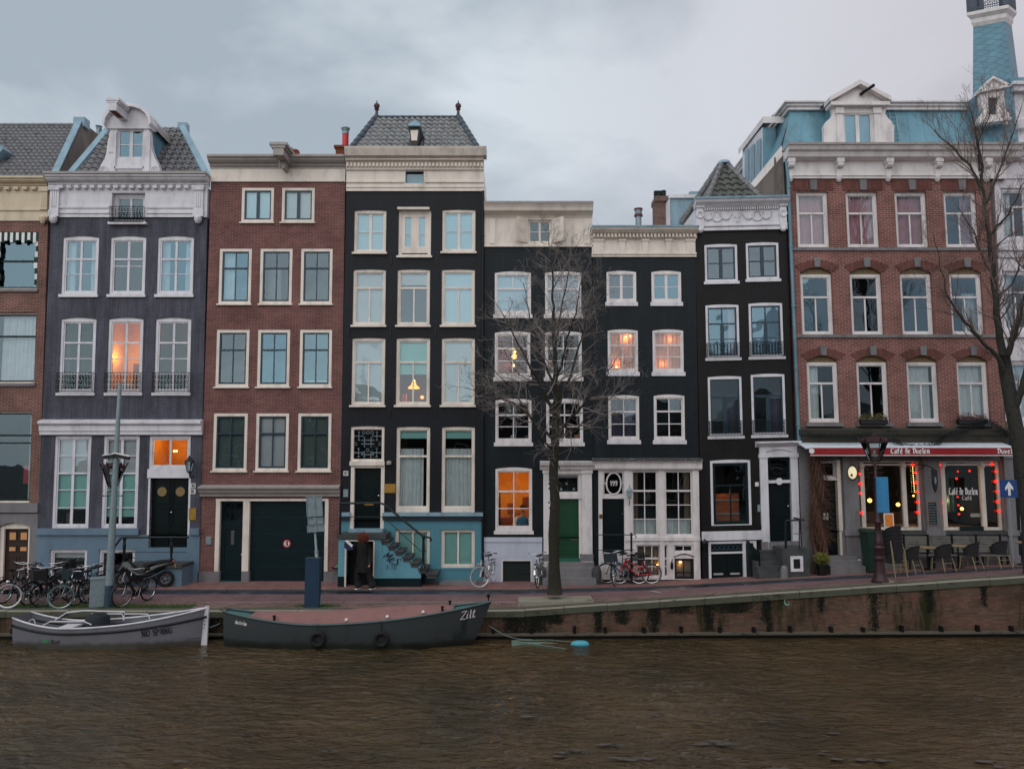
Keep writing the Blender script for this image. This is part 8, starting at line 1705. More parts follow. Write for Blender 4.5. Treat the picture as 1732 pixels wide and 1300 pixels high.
def furniture():
 Y=22.65; g=gp(181,Y); root=empty('street_lamp',g,'slender maroon canal lamp with open crown lantern behind the camera pole','street lamp','old canal lamps'); zl=hz(822,Y)-g.z; zt=hz(791,Y)-g.z
 b=MB(); b.lathe((0,0,0),[(.17,0),(.17,.1),(.12,.16),(.1,.5),(.13,.56),(.1,.62),(.085,1.0),(.11,1.06),(.08,1.12),(.06,1.3),(.05,zl-.7),(.06,zl-.66),(.04,zl-.6),(.035,zl-.3),(.05,zl-.28),(.05,zl-.24)],14); b.build('post',M['ironm'],root,smooth=True,autos=35)
 b=MB(); b.tube([(-.27,0,zl-.28),(.27,0,zl-.28)],.012,6); [b.lathe((s*.27,0,zl-.3),[(.001,0),(.03,.02),(.001,.05)],8) for s in (-1,1)]
 for s in (-1,1): b.tube([(0,0,zl-.24),(s*.09,0,zl-.12),(s*.04,0,zl)],.012,5); b.tube([(0,0,zl-.24),(0,s*.09,zl-.12),(0,s*.04,zl)],.012,5)
 b.build('lamp_bracket',M['ironm'],root); lantern(root,zl,.13,.3,zt-zl,M['ironm'],M['lampglass'])
 Y=22.9; g=gp(1489,Y); root=empty('street_lamp',g,'stout maroon canal lamp with banner standing in front of the cafe','street lamp','old canal lamps'); zl=hz(779,Y)-g.z; zt=hz(748,Y)-g.z
 b=MB(); b.lathe((0,0,0),[(.24,0),(.24,.06),(.19,.12),(.15,.3),(.13,.62),(.16,.66),(.16,.72),(.13,.76),(.145,.95),(.16,1.0),(.12,1.06),(.13,1.22),(.09,1.3),(.08,1.7),(.1,1.74),(.06,1.8),(.055,zl-.55),(.07,zl-.5),(.04,zl-.45),(.04,zl-.05)],16); b.build('post',M['ironm'],root,smooth=True,autos=35)
 b=MB(); b.tube([(-.25,0,zl-.35),(.25,0,zl-.35)],.012,6)
 for s in (-1,1): b.tube([(0,0,zl-.24),(s*.09,0,zl-.12),(s*.05,0,zl)],.012,5)
 b.build('lamp_bracket',M['ironm'],root); lantern(root,zl,.16,.36,zt-zl,M['ironm'],M['lampglass'])
 # banner
 r=(at(1481,835,Y-.05),at(1501,835,Y-.05)); bn=MB(); z1,z0=hz(806,Y),hz(866,Y); xa,xb=r[0].x-g.x,r[1].x-g.x
 for i in range(8): t0,t1=i/8,(i+1)/8; f=lambda t: .03*math.sin(t*5); bn.quadf((xa+(xb-xa)*t0,-.1+f(t0),z0-g.z),(xa+(xb-xa)*t1,-.1+f(t1),z0-g.z),(xa+(xb-xa)*t1,-.1+f(t1),z1-g.z),(xa+(xb-xa)*t0,-.1+f(t0),z1-g.z))
 bn.build('banner',plain('blue_banner',rgb(44,128,180,1.2),.7),root)
 b=MB(); b.box(g.x+.35-g.x-.4,.42,-.4,.4,-.02,.03); b.build('lamp_footing',M['coping'],root)
 # camera pole
 Y=22.15; g=gp(183,Y); root=empty('camera_pole',g,'tall tapering grey pole with two security cameras at the quay edge','pole'); h=hz(648,Y)-g.z; k=(at(203,648,Y).x-g.x)/h
 s=lambda z,dx=0: Vector((k*z+dx,0,z))
 MB().tube([s(0),s(.62)],[.115,.112],12).build('pole_base',M['steeldk'],root,smooth=True,autos=40); MB().tube([s(.62),s(h*.5),s(h)],[.108,.082,.05],12).build('pole',M['steel'],root,smooth=True,autos=40)
 zc=hz(772,Y)-g.z; c=s(zc); 
 for dx,ln,rot in ((.2,.42,12),(-.16,.28,-8)):
  b=MB(); b.cbox(c+Vector((dx,-.06,.0)),(ln,.12,.1),Matrix.Rotation(R(rot),3,'Y')); o=b.build('camera_body',M['blackp'],root); b=MB(); b.cbox(c+Vector((dx*1.05,-.07,.06)),(ln*1.15,.15,.025),Matrix.Rotation(R(rot),3,'Y')); b.build('sun_shield',M['whitecloth'],o)
 b=MB(); b.tube([c+Vector((-.2,0,-.12)),c+Vector((.12,0,-.12))],.02,6); b.lathe(c+Vector((0,0,-.16)),[(.09,0),(.09,.08)],12); b.cbox(c+Vector((-.14,0,-.12)),(.14,.12,.12)); b.build('camera_bracket',M['steel'],root)
 # grey cabinet
 Y=22.2; g=gp(164,Y); root=empty('utility_cabinet',g,'blue-grey metal street cabinet with green side beside the parked bicycles','cabinet'); h=hz(976,Y)-g.z; root.rotation_euler=(0,0,R(24))
 MB().box(-.19,.19,-.14,.2,.0,h-.04).build('cabinet_body',M['steel'],root); MB().box(-.21,.21,-.16,.22,h-.04,h).build('cabinet_lid',M['steel'],root); MB().box(.191,.196,-.12,.18,.04,h-.1).build('side_panel',plain('teal_side_panel',rgb(40,88,88,1.1),.6),root); MB().box(-.2,.2,-.15,.21,-.02,.03).build('cabinet_plinth',M['stonedk'],root)
 # blue cabinet and sign post
 Y=22.2; g=gp(528,Y); root=empty('parking_machine',g,'tall dark blue cabinet standing in a tuft of grass at the quay edge','cabinet'); h=hz(944,Y)-g.z; bl=plain('dark_blue_panel',rgb(32,64,92,1.2),.45); xw=(at(540,980,Y).x-at(516,980,Y).x)/2
 MB().box(-xw,xw,-.1,.16,0,h).build('cabinet_body',bl,root); MB().box(-xw-.01,xw+.01,-.11,.17,h,h+.02).build('cabinet_lid',M['steeldk'],root); MB().box(-xw+.05,xw-.05,-.104,-.1,.1,h-.1).build('door_panel',bl,root)
 Y=22.35; g=gp(541,Y); top=at(529,838,Y); root=empty('sign_post',g,'leaning grey sign post showing the backs of three traffic signs','sign'); d=top-g; L_=lambda t: d*t
 MB().tube([L_(0),L_(.48),L_(.49),L_(1)],[.055,.05,.035,.03],10).build('post',M['steel'],root,smooth=True,autos=40); b=MB(); b.lathe(L_(.49),[(.06,-.03),(.06,.03)],10); b.build('post_collar',M['steel'],root)
 an=math.atan2(d.x,d.z)
 for nm,u0,v0,u1,v1 in (('sign_plate',519,838,545,873),('sign_plate',521,875,547,886),('sign_plate',520,887,549,899)):
  a,c=at(u0,v0,Y-.06)-g,at(u1,v1,Y-.06)-g; w_,h_=(c.x-a.x),(a.z-c.z); ctr=(a+c)/2; rot=Matrix.Rotation(an*.8,3,'Y'); b=MB(); b.cbox(ctr,(w_,.012,h_),rot)
  for s_ in (-1,1): b.cbox(ctr+rot @ Vector((s_*(w_/2-.01),-.015,0)),(.02,.03,h_),rot); b.cbox(ctr+rot @ Vector((0,-.015,s_*(h_/2-.01))),(w_-.04,.03,.02),rot)
  b.cbox(ctr+rot @ Vector((.0,-.02,0)),(.05,.03,h_-.04),rot) ; b.build(nm,M['steel'],root)
 # wheelie bin
 Y=25.6; g=gp(1478,Y); root=empty('wheelie_bin',g,'dark green wheelie bin behind the stout lamp post','bin'); bg_=plain('bin_green',rgb(26,66,56,1.1),.5); h=hz(893,Y)-g.z-.02
 b=MB(); b.v+=[Vector(p) for p in ((-.22,-.24,.08),(.22,-.24,.08),(.22,.24,.08),(-.22,.24,.08),(-.29,-.33,h-.1),(.29,-.33,h-.1),(.29,.3,h-.1),(-.29,.3,h-.1))]; b.f+=[(0,1,5,4),(1,2,6,5),(2,3,7,6),(3,0,4,7),(3,2,1,0)]; b.m+=[0]*5; b.build('bin_body',bg_,root)
 b=MB(); b.extr([(-.32,h-.1),(.32,h-.1),(.32,h-.06),(.24,h),(-.24,h),(-.32,h-.06)],-.36,.34); b.build('bin_lid',bg_,root)
 for s_ in (-1,1): MB().lathe((s_*.2,.24,.1),[(.1,-.03),(.1,.03)],14,'x').build('wheel',M['rubber'],root)
 # flower pot, vine
 Y=25.6; g=gp(1391,Y); root=empty('potted_shrub',g,'round yellow-green shrub in a black pot by the cafe door','plant'); MB().lathe((0,0,0),[(.14,0),(.19,.34),(.21,.35),(.21,.39),(.17,.39)],16).build('pot',M['blackp'],root,smooth=True,autos=40)
 b=MB(); rnd=random.Random(5)
 for k in range(2600):
  v=Vector((rnd.gauss(0,1),rnd.gauss(0,1),rnd.gauss(0,1))).normalized()*(rnd.random() ** .33)*rnd.uniform(.8,1.08); p=Vector((v.x*.27,v.y*.27,.56+v.z*.22)); a=Vector((rnd.gauss(0,1),rnd.gauss(0,1),rnd.gauss(0,1))).normalized()*.014; c=a.orthogonal().normalized()*.03; b.poly([p-a,p+c,p+a])
 b.build('leaves',plain('yellow_green_leaf',rgb(118,120,40,1.0),.7,var=.4,scale=3),root)
 Y=25.7; g=gp(1387,Y); root=empty('dry_creeper',gp(1383,26.1),'thick dry brown creeper climbing beside the cafe door','creeper'); o0=root.location; b=MB(); rnd=random.Random(8)
 for k in range(7):
  P=[]; u0=1376+k*3.4; 
  for j in range(14): t=j/13; p=at(u0+4*math.sin(j*.9+k)+(-2.0)*t*k*.6-4*t,968-212*t,26.2-.12*math.sin(j+k)); P.append(p-o0)
  b.tube(P,[.06-.02*i/13 for i in range(14)],6)
 b.build('stem',M['vine'],root,smooth=True); b=MB()
 for k in range(420):
  t=rnd.random() ** .8; p=at(1368+rnd.random()*30,760+150*t,26.15)-o0; d_=Vector((rnd.gauss(.25,.5),-abs(rnd.gauss(.2,.2)),rnd.gauss(-.3,.5))); n_=rnd.randint(3,5); P=[p]; 
  for i in range(n_): d_=d_+Vector((rnd.gauss(0,.25),rnd.gauss(0,.1),rnd.gauss(-.12,.25))); P.append(P[-1]+d_.normalized()*.12)
  b.tube(P,[.009-.0015*i for i in range(len(P))],3,False)
 b.build('twigs',M['vine'],root)
furniture()
# ================================================================== CAFE FRONT
def cafe():
 YA=YF-.9
 a,c=at(1358,750,YF-.3),at(1716,750,YF-.3); x0,x1=a.x,c.x
 zt=hz(748,YF-.1); root=empty('cafe_awning',(x0,YF-.1,zt),'red and white cafe awning lettered above the windows','awning'); Ctx.origin=Vector((x0,YF-.1,zt)); YB=YF-.85
 zf=hz(757,YB); zv=hz(769,YB); b=MB(); xa,xb=at(1362,757,YB).x,at(1718,757,YB).x
 b.quadf((xa,YF-.12,zt),(xb,YF-.12,zt),(xb,YB,zf),(xa,YB,zf)); b.quadf((xa,YF-.12,zt-.03),(xb,YF-.12,zt-.03),(xb,YB,zf-.03),(xa,YB,zf-.03)); b.quadf((xa,YB-.0,zf-.03),(xb,YB,zf-.03),(xb,YB,zf),(xa,YB,zf)); b.build('awning_top',plain('pale_blue_awning',rgb(186,198,208,1.25),.7),root)
 b=MB(); n=40
 for i in range(n): s0,s1=i/n,(i+1)/n; w_=lambda s: .012*math.sin(s*40)-.01; b.quadf((xa+.15+(xb-xa-.15)*s0,YB+w_(s0),zv+.02*math.sin(s0*9)),(xa+.15+(xb-xa-.15)*s1,YB+w_(s1),zv+.02*math.sin(s1*9)),(xa+.15+(xb-xa-.15)*s1,YB-.01,zf-.0),(xa+.15+(xb-xa-.15)*s0,YB-.01,zf-.0))
 val=b.build('valance',M['redc'],root); MB().box(xa+.15,xb,YB-.03,YB-.012,zv-.03,zv-.005).build('valance_edge',M['whitecloth'],val)
 for tx,u,w_,sz in (('Café de Doelen',1507,66,.17),('Duvel',1687,26,.16)):
  wd=(at(u+w_,762,YB).x-at(u,762,YB).x); g,gw=pen(tx,sz,(.14,.1),width=wd,th=.004); q=at(u,767,YB-.03); g2=MB(); g2.add(g,Matrix.Translation((q.x,YB-.028,zv+.05))); g2.build('awning_lettering',M['whitecloth'],val)
 q=at(1373,762,YB-.03); MB().lathe((q.x,YB-.035,zv+.13),[(.09,0),(.09,.01)],18,'y').build('awning_emblem',M['whitecloth'],val)
 for u in (1400,1560,1700): p=at(u,772,YF-.3); MB().tube([(p.x,YF-.1,zt-.35),(p.x,YB+.05,zf-.06)],.018,5).build('awning_arm',M['steel'],root)
 nocontext()
 # greenery swags on the ledge
 leaf=plain('fir_garland',rgb(24,48,44,1.0),.8,var=.4); rnd=random.Random(11)
 for (pts,lab) in ((((1366,735),(1400,738),(1440,741),(1474,733)),'dark fir garland on the ledge above the cafe door'),(((1508,742),(1530,754),(1556,757),(1585,750),(1600,735),(1640,728)),'drooping fir garland hung across the middle of the awning'),(((1640,722),(1668,712),(1690,722),(1706,738)),'fir garland at the right end of the stone ledge')):
  W_=[at(u,v,YF-.5) for u,v in pts]; o=W_[0].copy(); b=MB()
  for i in range(len(W_)-1):
   for k in range(300):
    t=rnd.random(); p=W_[i].lerp(W_[i+1],t)-o+Vector((rnd.gauss(0,.02),rnd.gauss(0,.05),rnd.gauss(0,.06))); d_=Vector((rnd.gauss(0,1),rnd.gauss(0,1),rnd.gauss(0,1))).normalized()*.06; b.tube([p,p+d_],[.007,.002],3,False)
  g_=b.build('fir_garland',leaf); g_.location=o; tagit(g_,lab,'garland','fir garlands on the cafe front')
 # window boxes with plants
 for u0,u1,v,col,lab in ((1455,1500,711,(110,104,60),'straggly yellow-green plants in a box under the second cafe-house window'),(1620,1668,707,(120,74,72),'window box of reddish plants under the rightmost window over the cafe')):
  p,q=at(u0,716,YF-.25),at(u1,716,YF-.25); root=empty('window_box',p,lab,'window box','window boxes above the cafe'); MB().box(0,q.x-p.x,-.1,.1,-.02,.13).build('box',M['blackp'],root); b=MB()
  for k in range(900): x=rnd.uniform(0,q.x-p.x); s_=Vector((x,rnd.uniform(-.1,.1),.13+abs(rnd.gauss(0,.09)))); d_=Vector((rnd.gauss(0,1),rnd.gauss(0,1),rnd.gauss(0,1))).normalized()*.022; b.poly([s_-d_,s_+d_.orthogonal()*1.4,s_+d_])
  b.build('leaves',plain('box_leaf_%d' % u0,rgb(*col),.8,var=.5,scale=6),root)
 # strings of red lights
 em=emis('lit_red_lantern',(1,.015,.01,1),2.6); emy=emis('lit_yellow_star',(1,.75,.2,1),5)
 S_=[([(1457,787),(1454,801),(1455,818),(1455,834),(1457,867)],'red light string down the left edge of the first cafe window'),([(1544,786),(1548,799),(1549,816),(1551,832),(1552,849),(1552,866)],'red light string with a thread of tiny yellow stars in the first cafe window'),
  ([(1589,786),(1588,798),(1591,850),(1592,866)],'red light string down the left edge of the second cafe window'),([(1640,796),(1620,797),(1618,809),(1620,840),(1621,854),(1622,869)],'red light string hanging inside the middle of the second cafe window'),([(1678,785),(1684,797),(1684,814),(1686,831),(1687,848),(1689,864)],'red light string in the narrow right pane of the cafe')]
 for k,(P,lab) in enumerate(S_):
  Yl=YF+(.08 if k != 3 else .6); W_=[at(u,v,Yl) for u,v in P]; root=empty('light_string',W_[0],lab,'lights','strings of red lights in the cafe windows'); o=W_[0]; MB().tube([w_-o for w_ in W_],.006,4).build('cable',M['blackp'],root)
  for j,w_ in enumerate(W_): r_=(.05,.04,.055,.042,.048,.05)[j % 6]*(.75 if k==3 else 1); MB().lathe(w_-o,[(.001,-r_),(r_*.7,-r_*.7),(r_,0),(r_*.7,r_*.7),(.001,r_)],12).build('red_lantern',em,root,smooth=True)
  if k==1:
   for j in range(14): p=at(1546.5+.25*j,790+j*3.2,Yl)-o; MB().lathe(p+Vector((-.06,0,0)),[(.001,-.014),(.014,0),(.001,.014)],6).build('star_light',emy,root)
 # beer sign, hanging sign, chalkboard, house number tile, blue arrow sign
 Yp=YF-.25; p=at(1442,799,Yp-.2); root=empty('round_sign',p,'small round lit sign with dark rim on the pier beside the cafe door','sign'); b=MB(); b.lathe((0,0,0),[(.001,-.07),(.12,-.06),(.15,0),(.12,.06),(.001,.07)],20,'x'); o=b.build('sign_face',emis('lit_sign_face',(.9,.8,.5,1),.5),root); o.scale=(1,1,1.5); o.rotation_euler=(0,0,R(50)); b=MB(); b.torus((0,0,0),.155,.02,(1,0,0),20,6); o=b.build('sign_rim',M['dgreen'],root); o.scale=(1,1,1.5); o.rotation_euler=(0,0,R(50)); b=MB(); b.tube([(0,0,.0),(.0,.45,.0)],.015,5); b.build('sign_arm',M['iron'],root); b=MB(); b.lathe((-.05,-.06,-.08),[(.001,-.02),(.05,0),(.001,.02)],10,'y'); b.build('sign_mark',M['redc'],root)
 p=at(1581,812,YF-.7); root=empty('hanging_sign',p,'dark green shield sign hanging from an iron arm between the cafe windows','sign'); b=MB(); b.extr([(-.16,.38),(.16,.34),(.17,-.1),(.1,-.28),(0,-.4),(-.1,-.26),(-.17,-.08)][::-1],-.02,.02); o=b.build('sign_board',M['irong'],root); o.rotation_euler=(0,0,R(35)); b=MB(); b.tube([(0,0,.38),(-.1,.3,.5),(-.2,.7,.52)],.016,5); b.tube([(-.2,.7,.3),(-.1,.35,.48)],.012,5); b.build('sign_arm',M['iron'],root); b=MB(); b.lathe((0,-.03,.0),[(.001,0),(.07,.005)],12,'y'); o=b.build('sign_emblem',M['steel'],root); o.rotation_euler=(0,0,R(35)); o.scale=(1,1,1.8)
 p=at(1577,868,YF-.15); root=empty('chalkboard',p,'framed chalkboard with writing on the pier between the cafe windows','board'); wq=(at(1586,868,YF-.15).x-at(1569,868,YF-.15).x)/2; hq=(hz(848,YF)-hz(889,YF))/2; MB().box(-wq,wq,-.02,.02,-hq,hq).build('frame',M['drapebeige'],root); MB().box(-wq+.03,wq-.03,-.026,-.02,-hq+.03,hq-.03).build('slate',plain('chalk_slate',rgb(40,62,72,1.1),.8),root); b=MB()
 for k in range(8): zz=hq-.1-k*.09; xx=-wq+.06; 
 for k in range(8):
  zz=hq-.1-k*.09; xx=-wq+.05
  while xx<wq-.09: l_=rnd.uniform(.02,.06); b.box(xx,xx+l_,-.029,-.026,zz,zz+.012); xx+=l_+.02
 b.build('chalk_writing',M['drapegrey'],root)
 p=at(1451,951,YF-.3); root=empty('number_tile',p,'small white tile with number 2 at the foot of the cafe pier','sign'); MB().box(-.09,.09,-.02,.02,-.12,.12).build('tile',M['whitecloth'],root); g,gw=pen('2',.14,(.14,.14),width=.08); g2=MB(); g2.add(g,Matrix.Translation((-.03,-.022,-.07))); g2.build('numeral',M['teal'],root); MB().box(-.03,.03,-.01,.24,-.02,.02).build('tile_bracket',M['iron'],root)
 Ys=25.2; p=gp(1714,Ys); root=empty('arrow_sign',p,'blue square traffic sign with white up arrow near the right tree','sign'); z1,z0=hz(811,Ys)-p.z,hz(841,Ys)-p.z; xh=.29; MB().box(-xh,xh,-.03,-.01,z0,z1).build('sign_plate',plain('traffic_blue',rgb(24,76,150,1.1),.4),root)
 zc=(z0+z1)/2; b=MB(); b.extr([(-.04,zc-.22),(.04,zc-.22),(.04,zc+.02),(.13,zc-.06),(.13,zc+.04),(0,zc+.23),(-.13,zc+.04),(-.13,zc-.06),(-.04,zc+.02)],-.036,-.03); b.build('arrow',M['whitecloth'],root); MB().tube([(0,.02,0),(0,.02,z1)],.03,8).build('post',M['steel'],root)
 # bench along the cafe wall
 a,c=at(1528,940,YF-.35),at(1702,935,YF-.35); root=empty('slatted_bench',(a.x,YF-.35,zs(a.x,YF)),'long grey slatted bench along the cafe wall','bench'); Lb=c.x-a.x; zr=zs(a.x+Lb/2,YF)-zs(a.x,YF); gs=plain('weathered_slat',rgb(112,112,106,1.2),.8,var=.3,scale=5,streak=0)
 for k in range(6): MB().box(0,Lb,.14-.0,.17,.52+k*.09+zr,.595+k*.09+zr).build('back_slat',gs,root)
 for k in range(3): MB().box(0,Lb,-.25+k*.125,-.14+k*.125,.43+zr,.455+zr).build('seat_slat',gs,root)
 for k in range(5): x=.1+(Lb-.2)*k/4; b=MB(); b.box(x-.025,x+.025,-.22,-.17,0,.43+zr); b.box(x-.025,x+.025,.1,.14,0,1.12+zr); b.box(x-.025,x+.025,-.17,.1,.38+zr,.43+zr); b.build('leg',M['iron'],root)
 # wicker chairs
 wick=plain('dark_wicker',rgb(46,48,52,1.1),.75,var=.5,scale=40,bump=.5); cane=plain('pale_cane',rgb(150,136,104,1.0),.6,var=.25,scale=10)
 def chair(loc,yaw,lab,first=None,grp='wicker cafe chairs on the terrace'):
  if first:
   r_=first.copy(); COL.objects.link(r_); r_.location=loc; r_.rotation_euler=(0,0,yaw); r_['label']=lab
   for ch in first.children: q=ch.copy(); COL.objects.link(q); q.parent=r_
   return r_
  r_=empty('cafe_chair',loc,lab,'chair',grp,yaw)
  b=MB(); n=12; P0,P1=[],[]
  for i in range(n+1): t=math.pi*(-.12+1.24*i/n); P0.append(Vector((.24*math.cos(t),.22*math.sin(t)+.0,.44))); P1.append(Vector((.28*math.cos(t),.26*math.sin(t)+.02,.66+.2*max(0,math.sin(t)) ** .6)))
  for i in range(n): b.quadf(P0[i],P0[i+1],P1[i+1],P1[i]); q_=Vector((0,0,0)); b.quadf(P1[i]*.96+q_,P1[i+1]*.96,P0[i+1]*.96,P0[i]*.96)
  b.build('backrest',wick,r_); b=MB(); b.tube(P1,.014,6); b.build('back_rim',M['blackp'],r_)
  b=MB(); b.extr([(-.22,.42),(.22,.42),(.22,.45),(-.22,.45)],-.22,.2); b.build('seat',wick,r_)
  for sx_,sy in ((-1,-1),(1,-1),(-1,1),(1,1)): MB().tube([(sx_*.2,sy*.18,.43),(sx_*.23,sy*(.22 if sy<0 else .3),0)],.016,6).build('leg',cane,r_)
  for yy in (-.18,.2): MB().tube([(-.2,yy,.25),(.2,yy,.25)],.01,5).build('stretcher',cane,r_)
  return r_
 YC=25.0; c0=None
 for u,lab,yw in ((1595,'dark wicker cafe chair with its back to the street under the chalkboard',176),(1642,'dark wicker cafe chair second from the right in front of the bench',188),(1690,'dark wicker cafe chair farthest right before the tree',172),(1541,'dark wicker cafe chair just behind the stack of chairs',190)):
  g=gp(u,YC if u != 1541 else 24.9); r_=chair(g+Vector((0,0,.03)),R(yw),lab,c0); c0=c0 or r_; r_.rotation_euler=(0,0,R(yw+22))
 g=gp(1513,24.1); names=['bottom','second','third','fourth','fifth','sixth','top']
 for k in range(7): chair(g+Vector((-.006*k,.004*k,.02+.115*k)),R(196),'%s chair of the tall stack of dark wicker chairs beside the lamp post' % names[k],c0)['group']='stacked wicker chairs'
 for u,lab in ((1570,'small round cafe table left of the chair under the chalkboard'),(1622,'round cafe table between the two middle wicker chairs'),(1732,'cafe table at the right edge under the tree')):
  g=gp(u,25.5)+Vector((0,0,.03)); r_=empty('cafe_table',g,lab,'table','cafe tables on the terrace'); MB().lathe((0,0,.7),[(.28,0),(.3,.01),(.3,.03),(.28,.035)],22).build('table_top',cane,r_); MB().tube([(0,0,.02),(0,0,.7)],.025,8).build('pedestal',M['iron'],r_); b=MB(); b.lathe((0,0,0),[(.2,0),(.18,.02),(.04,.05)],14); b.build('table_foot',M['iron'],r_)
cafe()
# ================================================================== PEDESTRIAN
def pedestrian():
 g=gp(612,25.15)+Vector((0,0,.03)); root=empty('person',g,'person with curly red hair in a long black coat walking past the stoop','person'); root.rotation_euler=(0,0,R(-18)); root.scale=(1.02,1.02,1.02)
 skin=plain('skin',rgb(190,140,112),.6); cl=plain('black_coat_cloth',rgb(10,11,16,.3),.85,var=.2)
 body=skin_person(root,[((0,0,.92),.13),((0,-.01,1.1),.12),((0,-.02,1.3),.15),((.02,-.03,1.42),.06),((.03,-.05,1.48),.05),((.03,-.06,1.54),.065),((.03,-.06,1.62),.075),((.03,-.05,1.68),.05)],
  [[(2,0),((-.19,-.02,1.34),.04),((-.33,-.08,1.2),.03),((-.4,-.2,1.36),.026),((-.41,-.23,1.41),.026)],[(2,0),((.19,-.02,1.34),.04),((.27,.02,1.08),.03),((.28,-.03,.86),.026),((.27,-.04,.79),.026)],
  [(0,0),((-.1,0,.86),.085),((-.14,-.06,.48),.06),((-.1,.06,.1),.04),((-.1,-.08,.05),.035)],[(0,0),((.1,0,.86),.085),((.2,.0,.48),.06),((.32,.1,.12),.04),((.38,.0,.06),.035)]],skin)
 for hx,hy,hz_,d in ((-.41,-.24,1.43,(0,-.3,1)),(.27,-.05,.76,(0,-.2,-1))):
  b=MB(); dv=Vector(d).normalized()
  for k in range(4): o=Vector(((k-1.5)*.018,0,0)); p=Vector((hx,hy,hz_))+o; b.tube([p,p+dv*.04+Vector((0,-.008,0)),p+dv*(.07+.008*(1.5-abs(k-1.5)))+Vector((0,-.025,0))],[.009,.008,.006],6)
  p=Vector((hx+.03,hy,hz_-.01)); b.tube([p,p+Vector((.02,-.01,.02)),p+Vector((.03,-.02,.045))],[.009,.008,.006],6); b.build('fingers',skin,root,smooth=True)
 # coat: ruffled, flaring to the hem
 b=MB(); n,prof=28,[(.1,1.47,0),(.19,1.4,.05),(.215,1.28,.08),(.185,1.08,.1),(.205,.9,.12),(.235,.7,.14),(.25,.52,.18)]
 for r_,z_,w_ in prof:
  for k in range(n): t=6.283*k/n; rr=r_*(1+w_*.55*math.sin(t*5+z_*3)); b.v.append(Vector((rr*math.cos(t)+(.06*(1.3-z_) if z_<1.3 else 0),rr*.78*math.sin(t),z_+(.03*math.sin(t*3) if z_<.3 else 0))))
 for i in range(len(prof)-1):
  for k in range(n): b.f.append((i*n+k,i*n+(k+1) % n,(i+1)*n+(k+1) % n,(i+1)*n+k)); b.m.append(0)
 b.build('coat',cl,root,smooth=True)
 for P_ in ([(-.08,-.02,.8),(-.13,-.05,.48),(-.13,-.02,.28),(-.11,.0,.07)],[(.1,.02,.8),(.2,.02,.48),(.28,.06,.28),(.34,.06,.07)]): MB().tube(P_,[.12,.105,.11,.125],12).build('trouser_leg',cl,root,smooth=True)
 MB().tube([(-.17,-.02,1.38),(-.27,-.06,1.27),(-.35,-.1,1.2),(-.39,-.17,1.3),(-.405,-.21,1.37)],[.085,.085,.078,.065,.055],10).build('sleeve',cl,root,smooth=True); MB().tube([(.17,-.02,1.38),(.25,.0,1.2),(.28,.01,1.05),(.28,-.03,.82)],[.085,.08,.075,.075],10).build('sleeve',cl,root,smooth=True)
 for x,y in ((-.1,-.06),(.35,.04)): b=MB(); b.tube([(x,y+.1,.05),(x,y-.02,.05),(x+.02,y-.12,.035)],[.045,.05,.03],8); b.build('shoe',M['blackp'],root,smooth=True); MB().box(x-.045,x+.05,y-.15,y+.14,0,.022).build('shoe_sole',M['whitecloth'],root)
 b=MB(); rnd=random.Random(2); hc=Vector((.03,-.04,1.63))
 for k in range(520):
  v=Vector((rnd.gauss(0,1),rnd.gauss(0,1),rnd.gauss(0,1))).normalized()
  p=hc+Vector((v.x*.085,v.y*.085,v.z*.09)); P=[p]; d=v.copy()
  for i in range(6): d=(d*.5+Vector((rnd.gauss(0,.6),rnd.gauss(0,.6),rnd.gauss(-.5,.5)))).normalized(); P.append(P[-1]+d*.03)
  b.tube(P,[.012,.012,.011,.01,.009,.007,.004],3,False)
 b.build('hair',plain('curly_red_hair',rgb(124,58,38,1.1),.75,var=.4,scale=20),root)
 # blue and white bag held up in the left hand: its own thing
 p=at(590,922,25.0); bg_=empty('shopping_bag',p,'blue and white striped bag held up by the red-haired person','bag'); 
 b=MB(); b.extr([(-.13,.12),(-.06,.16),(.16,-.04),(.14,-.14),(-.06,-.14),(-.14,-.04)][::-1],-.05,.05); b.build('bag_body',plain('bag_blue',rgb(24,44,88,1.2),.6),bg_); b=MB(); b.extr([(-.12,.15),(-.07,.17),(.13,.0),(.1,-.05)][::-1],-.055,.055); b.build('bag_stripe',M['whitecloth'],bg_)
pedestrian()
H5ctx=None
seated_person(None)
# small green leaflet box by the garage
g=at(572,957,YF-.12); r_=empty('planter_box',(g.x,YF-.2,g.z),'small dark shelf with a green and white leaflet beside the stoop','box'); MB().box(-.16,.12,-.12,.1,-.08,-.03).build('shelf',M['iron'],r_); b=MB(); b.extr([(-.12,-.03),(.12,-.03),(.1,.16)][::-1],-.06,-.05); b.build('leaflet',plain('green_leaflet',rgb(90,150,120,1.1),.7),r_)
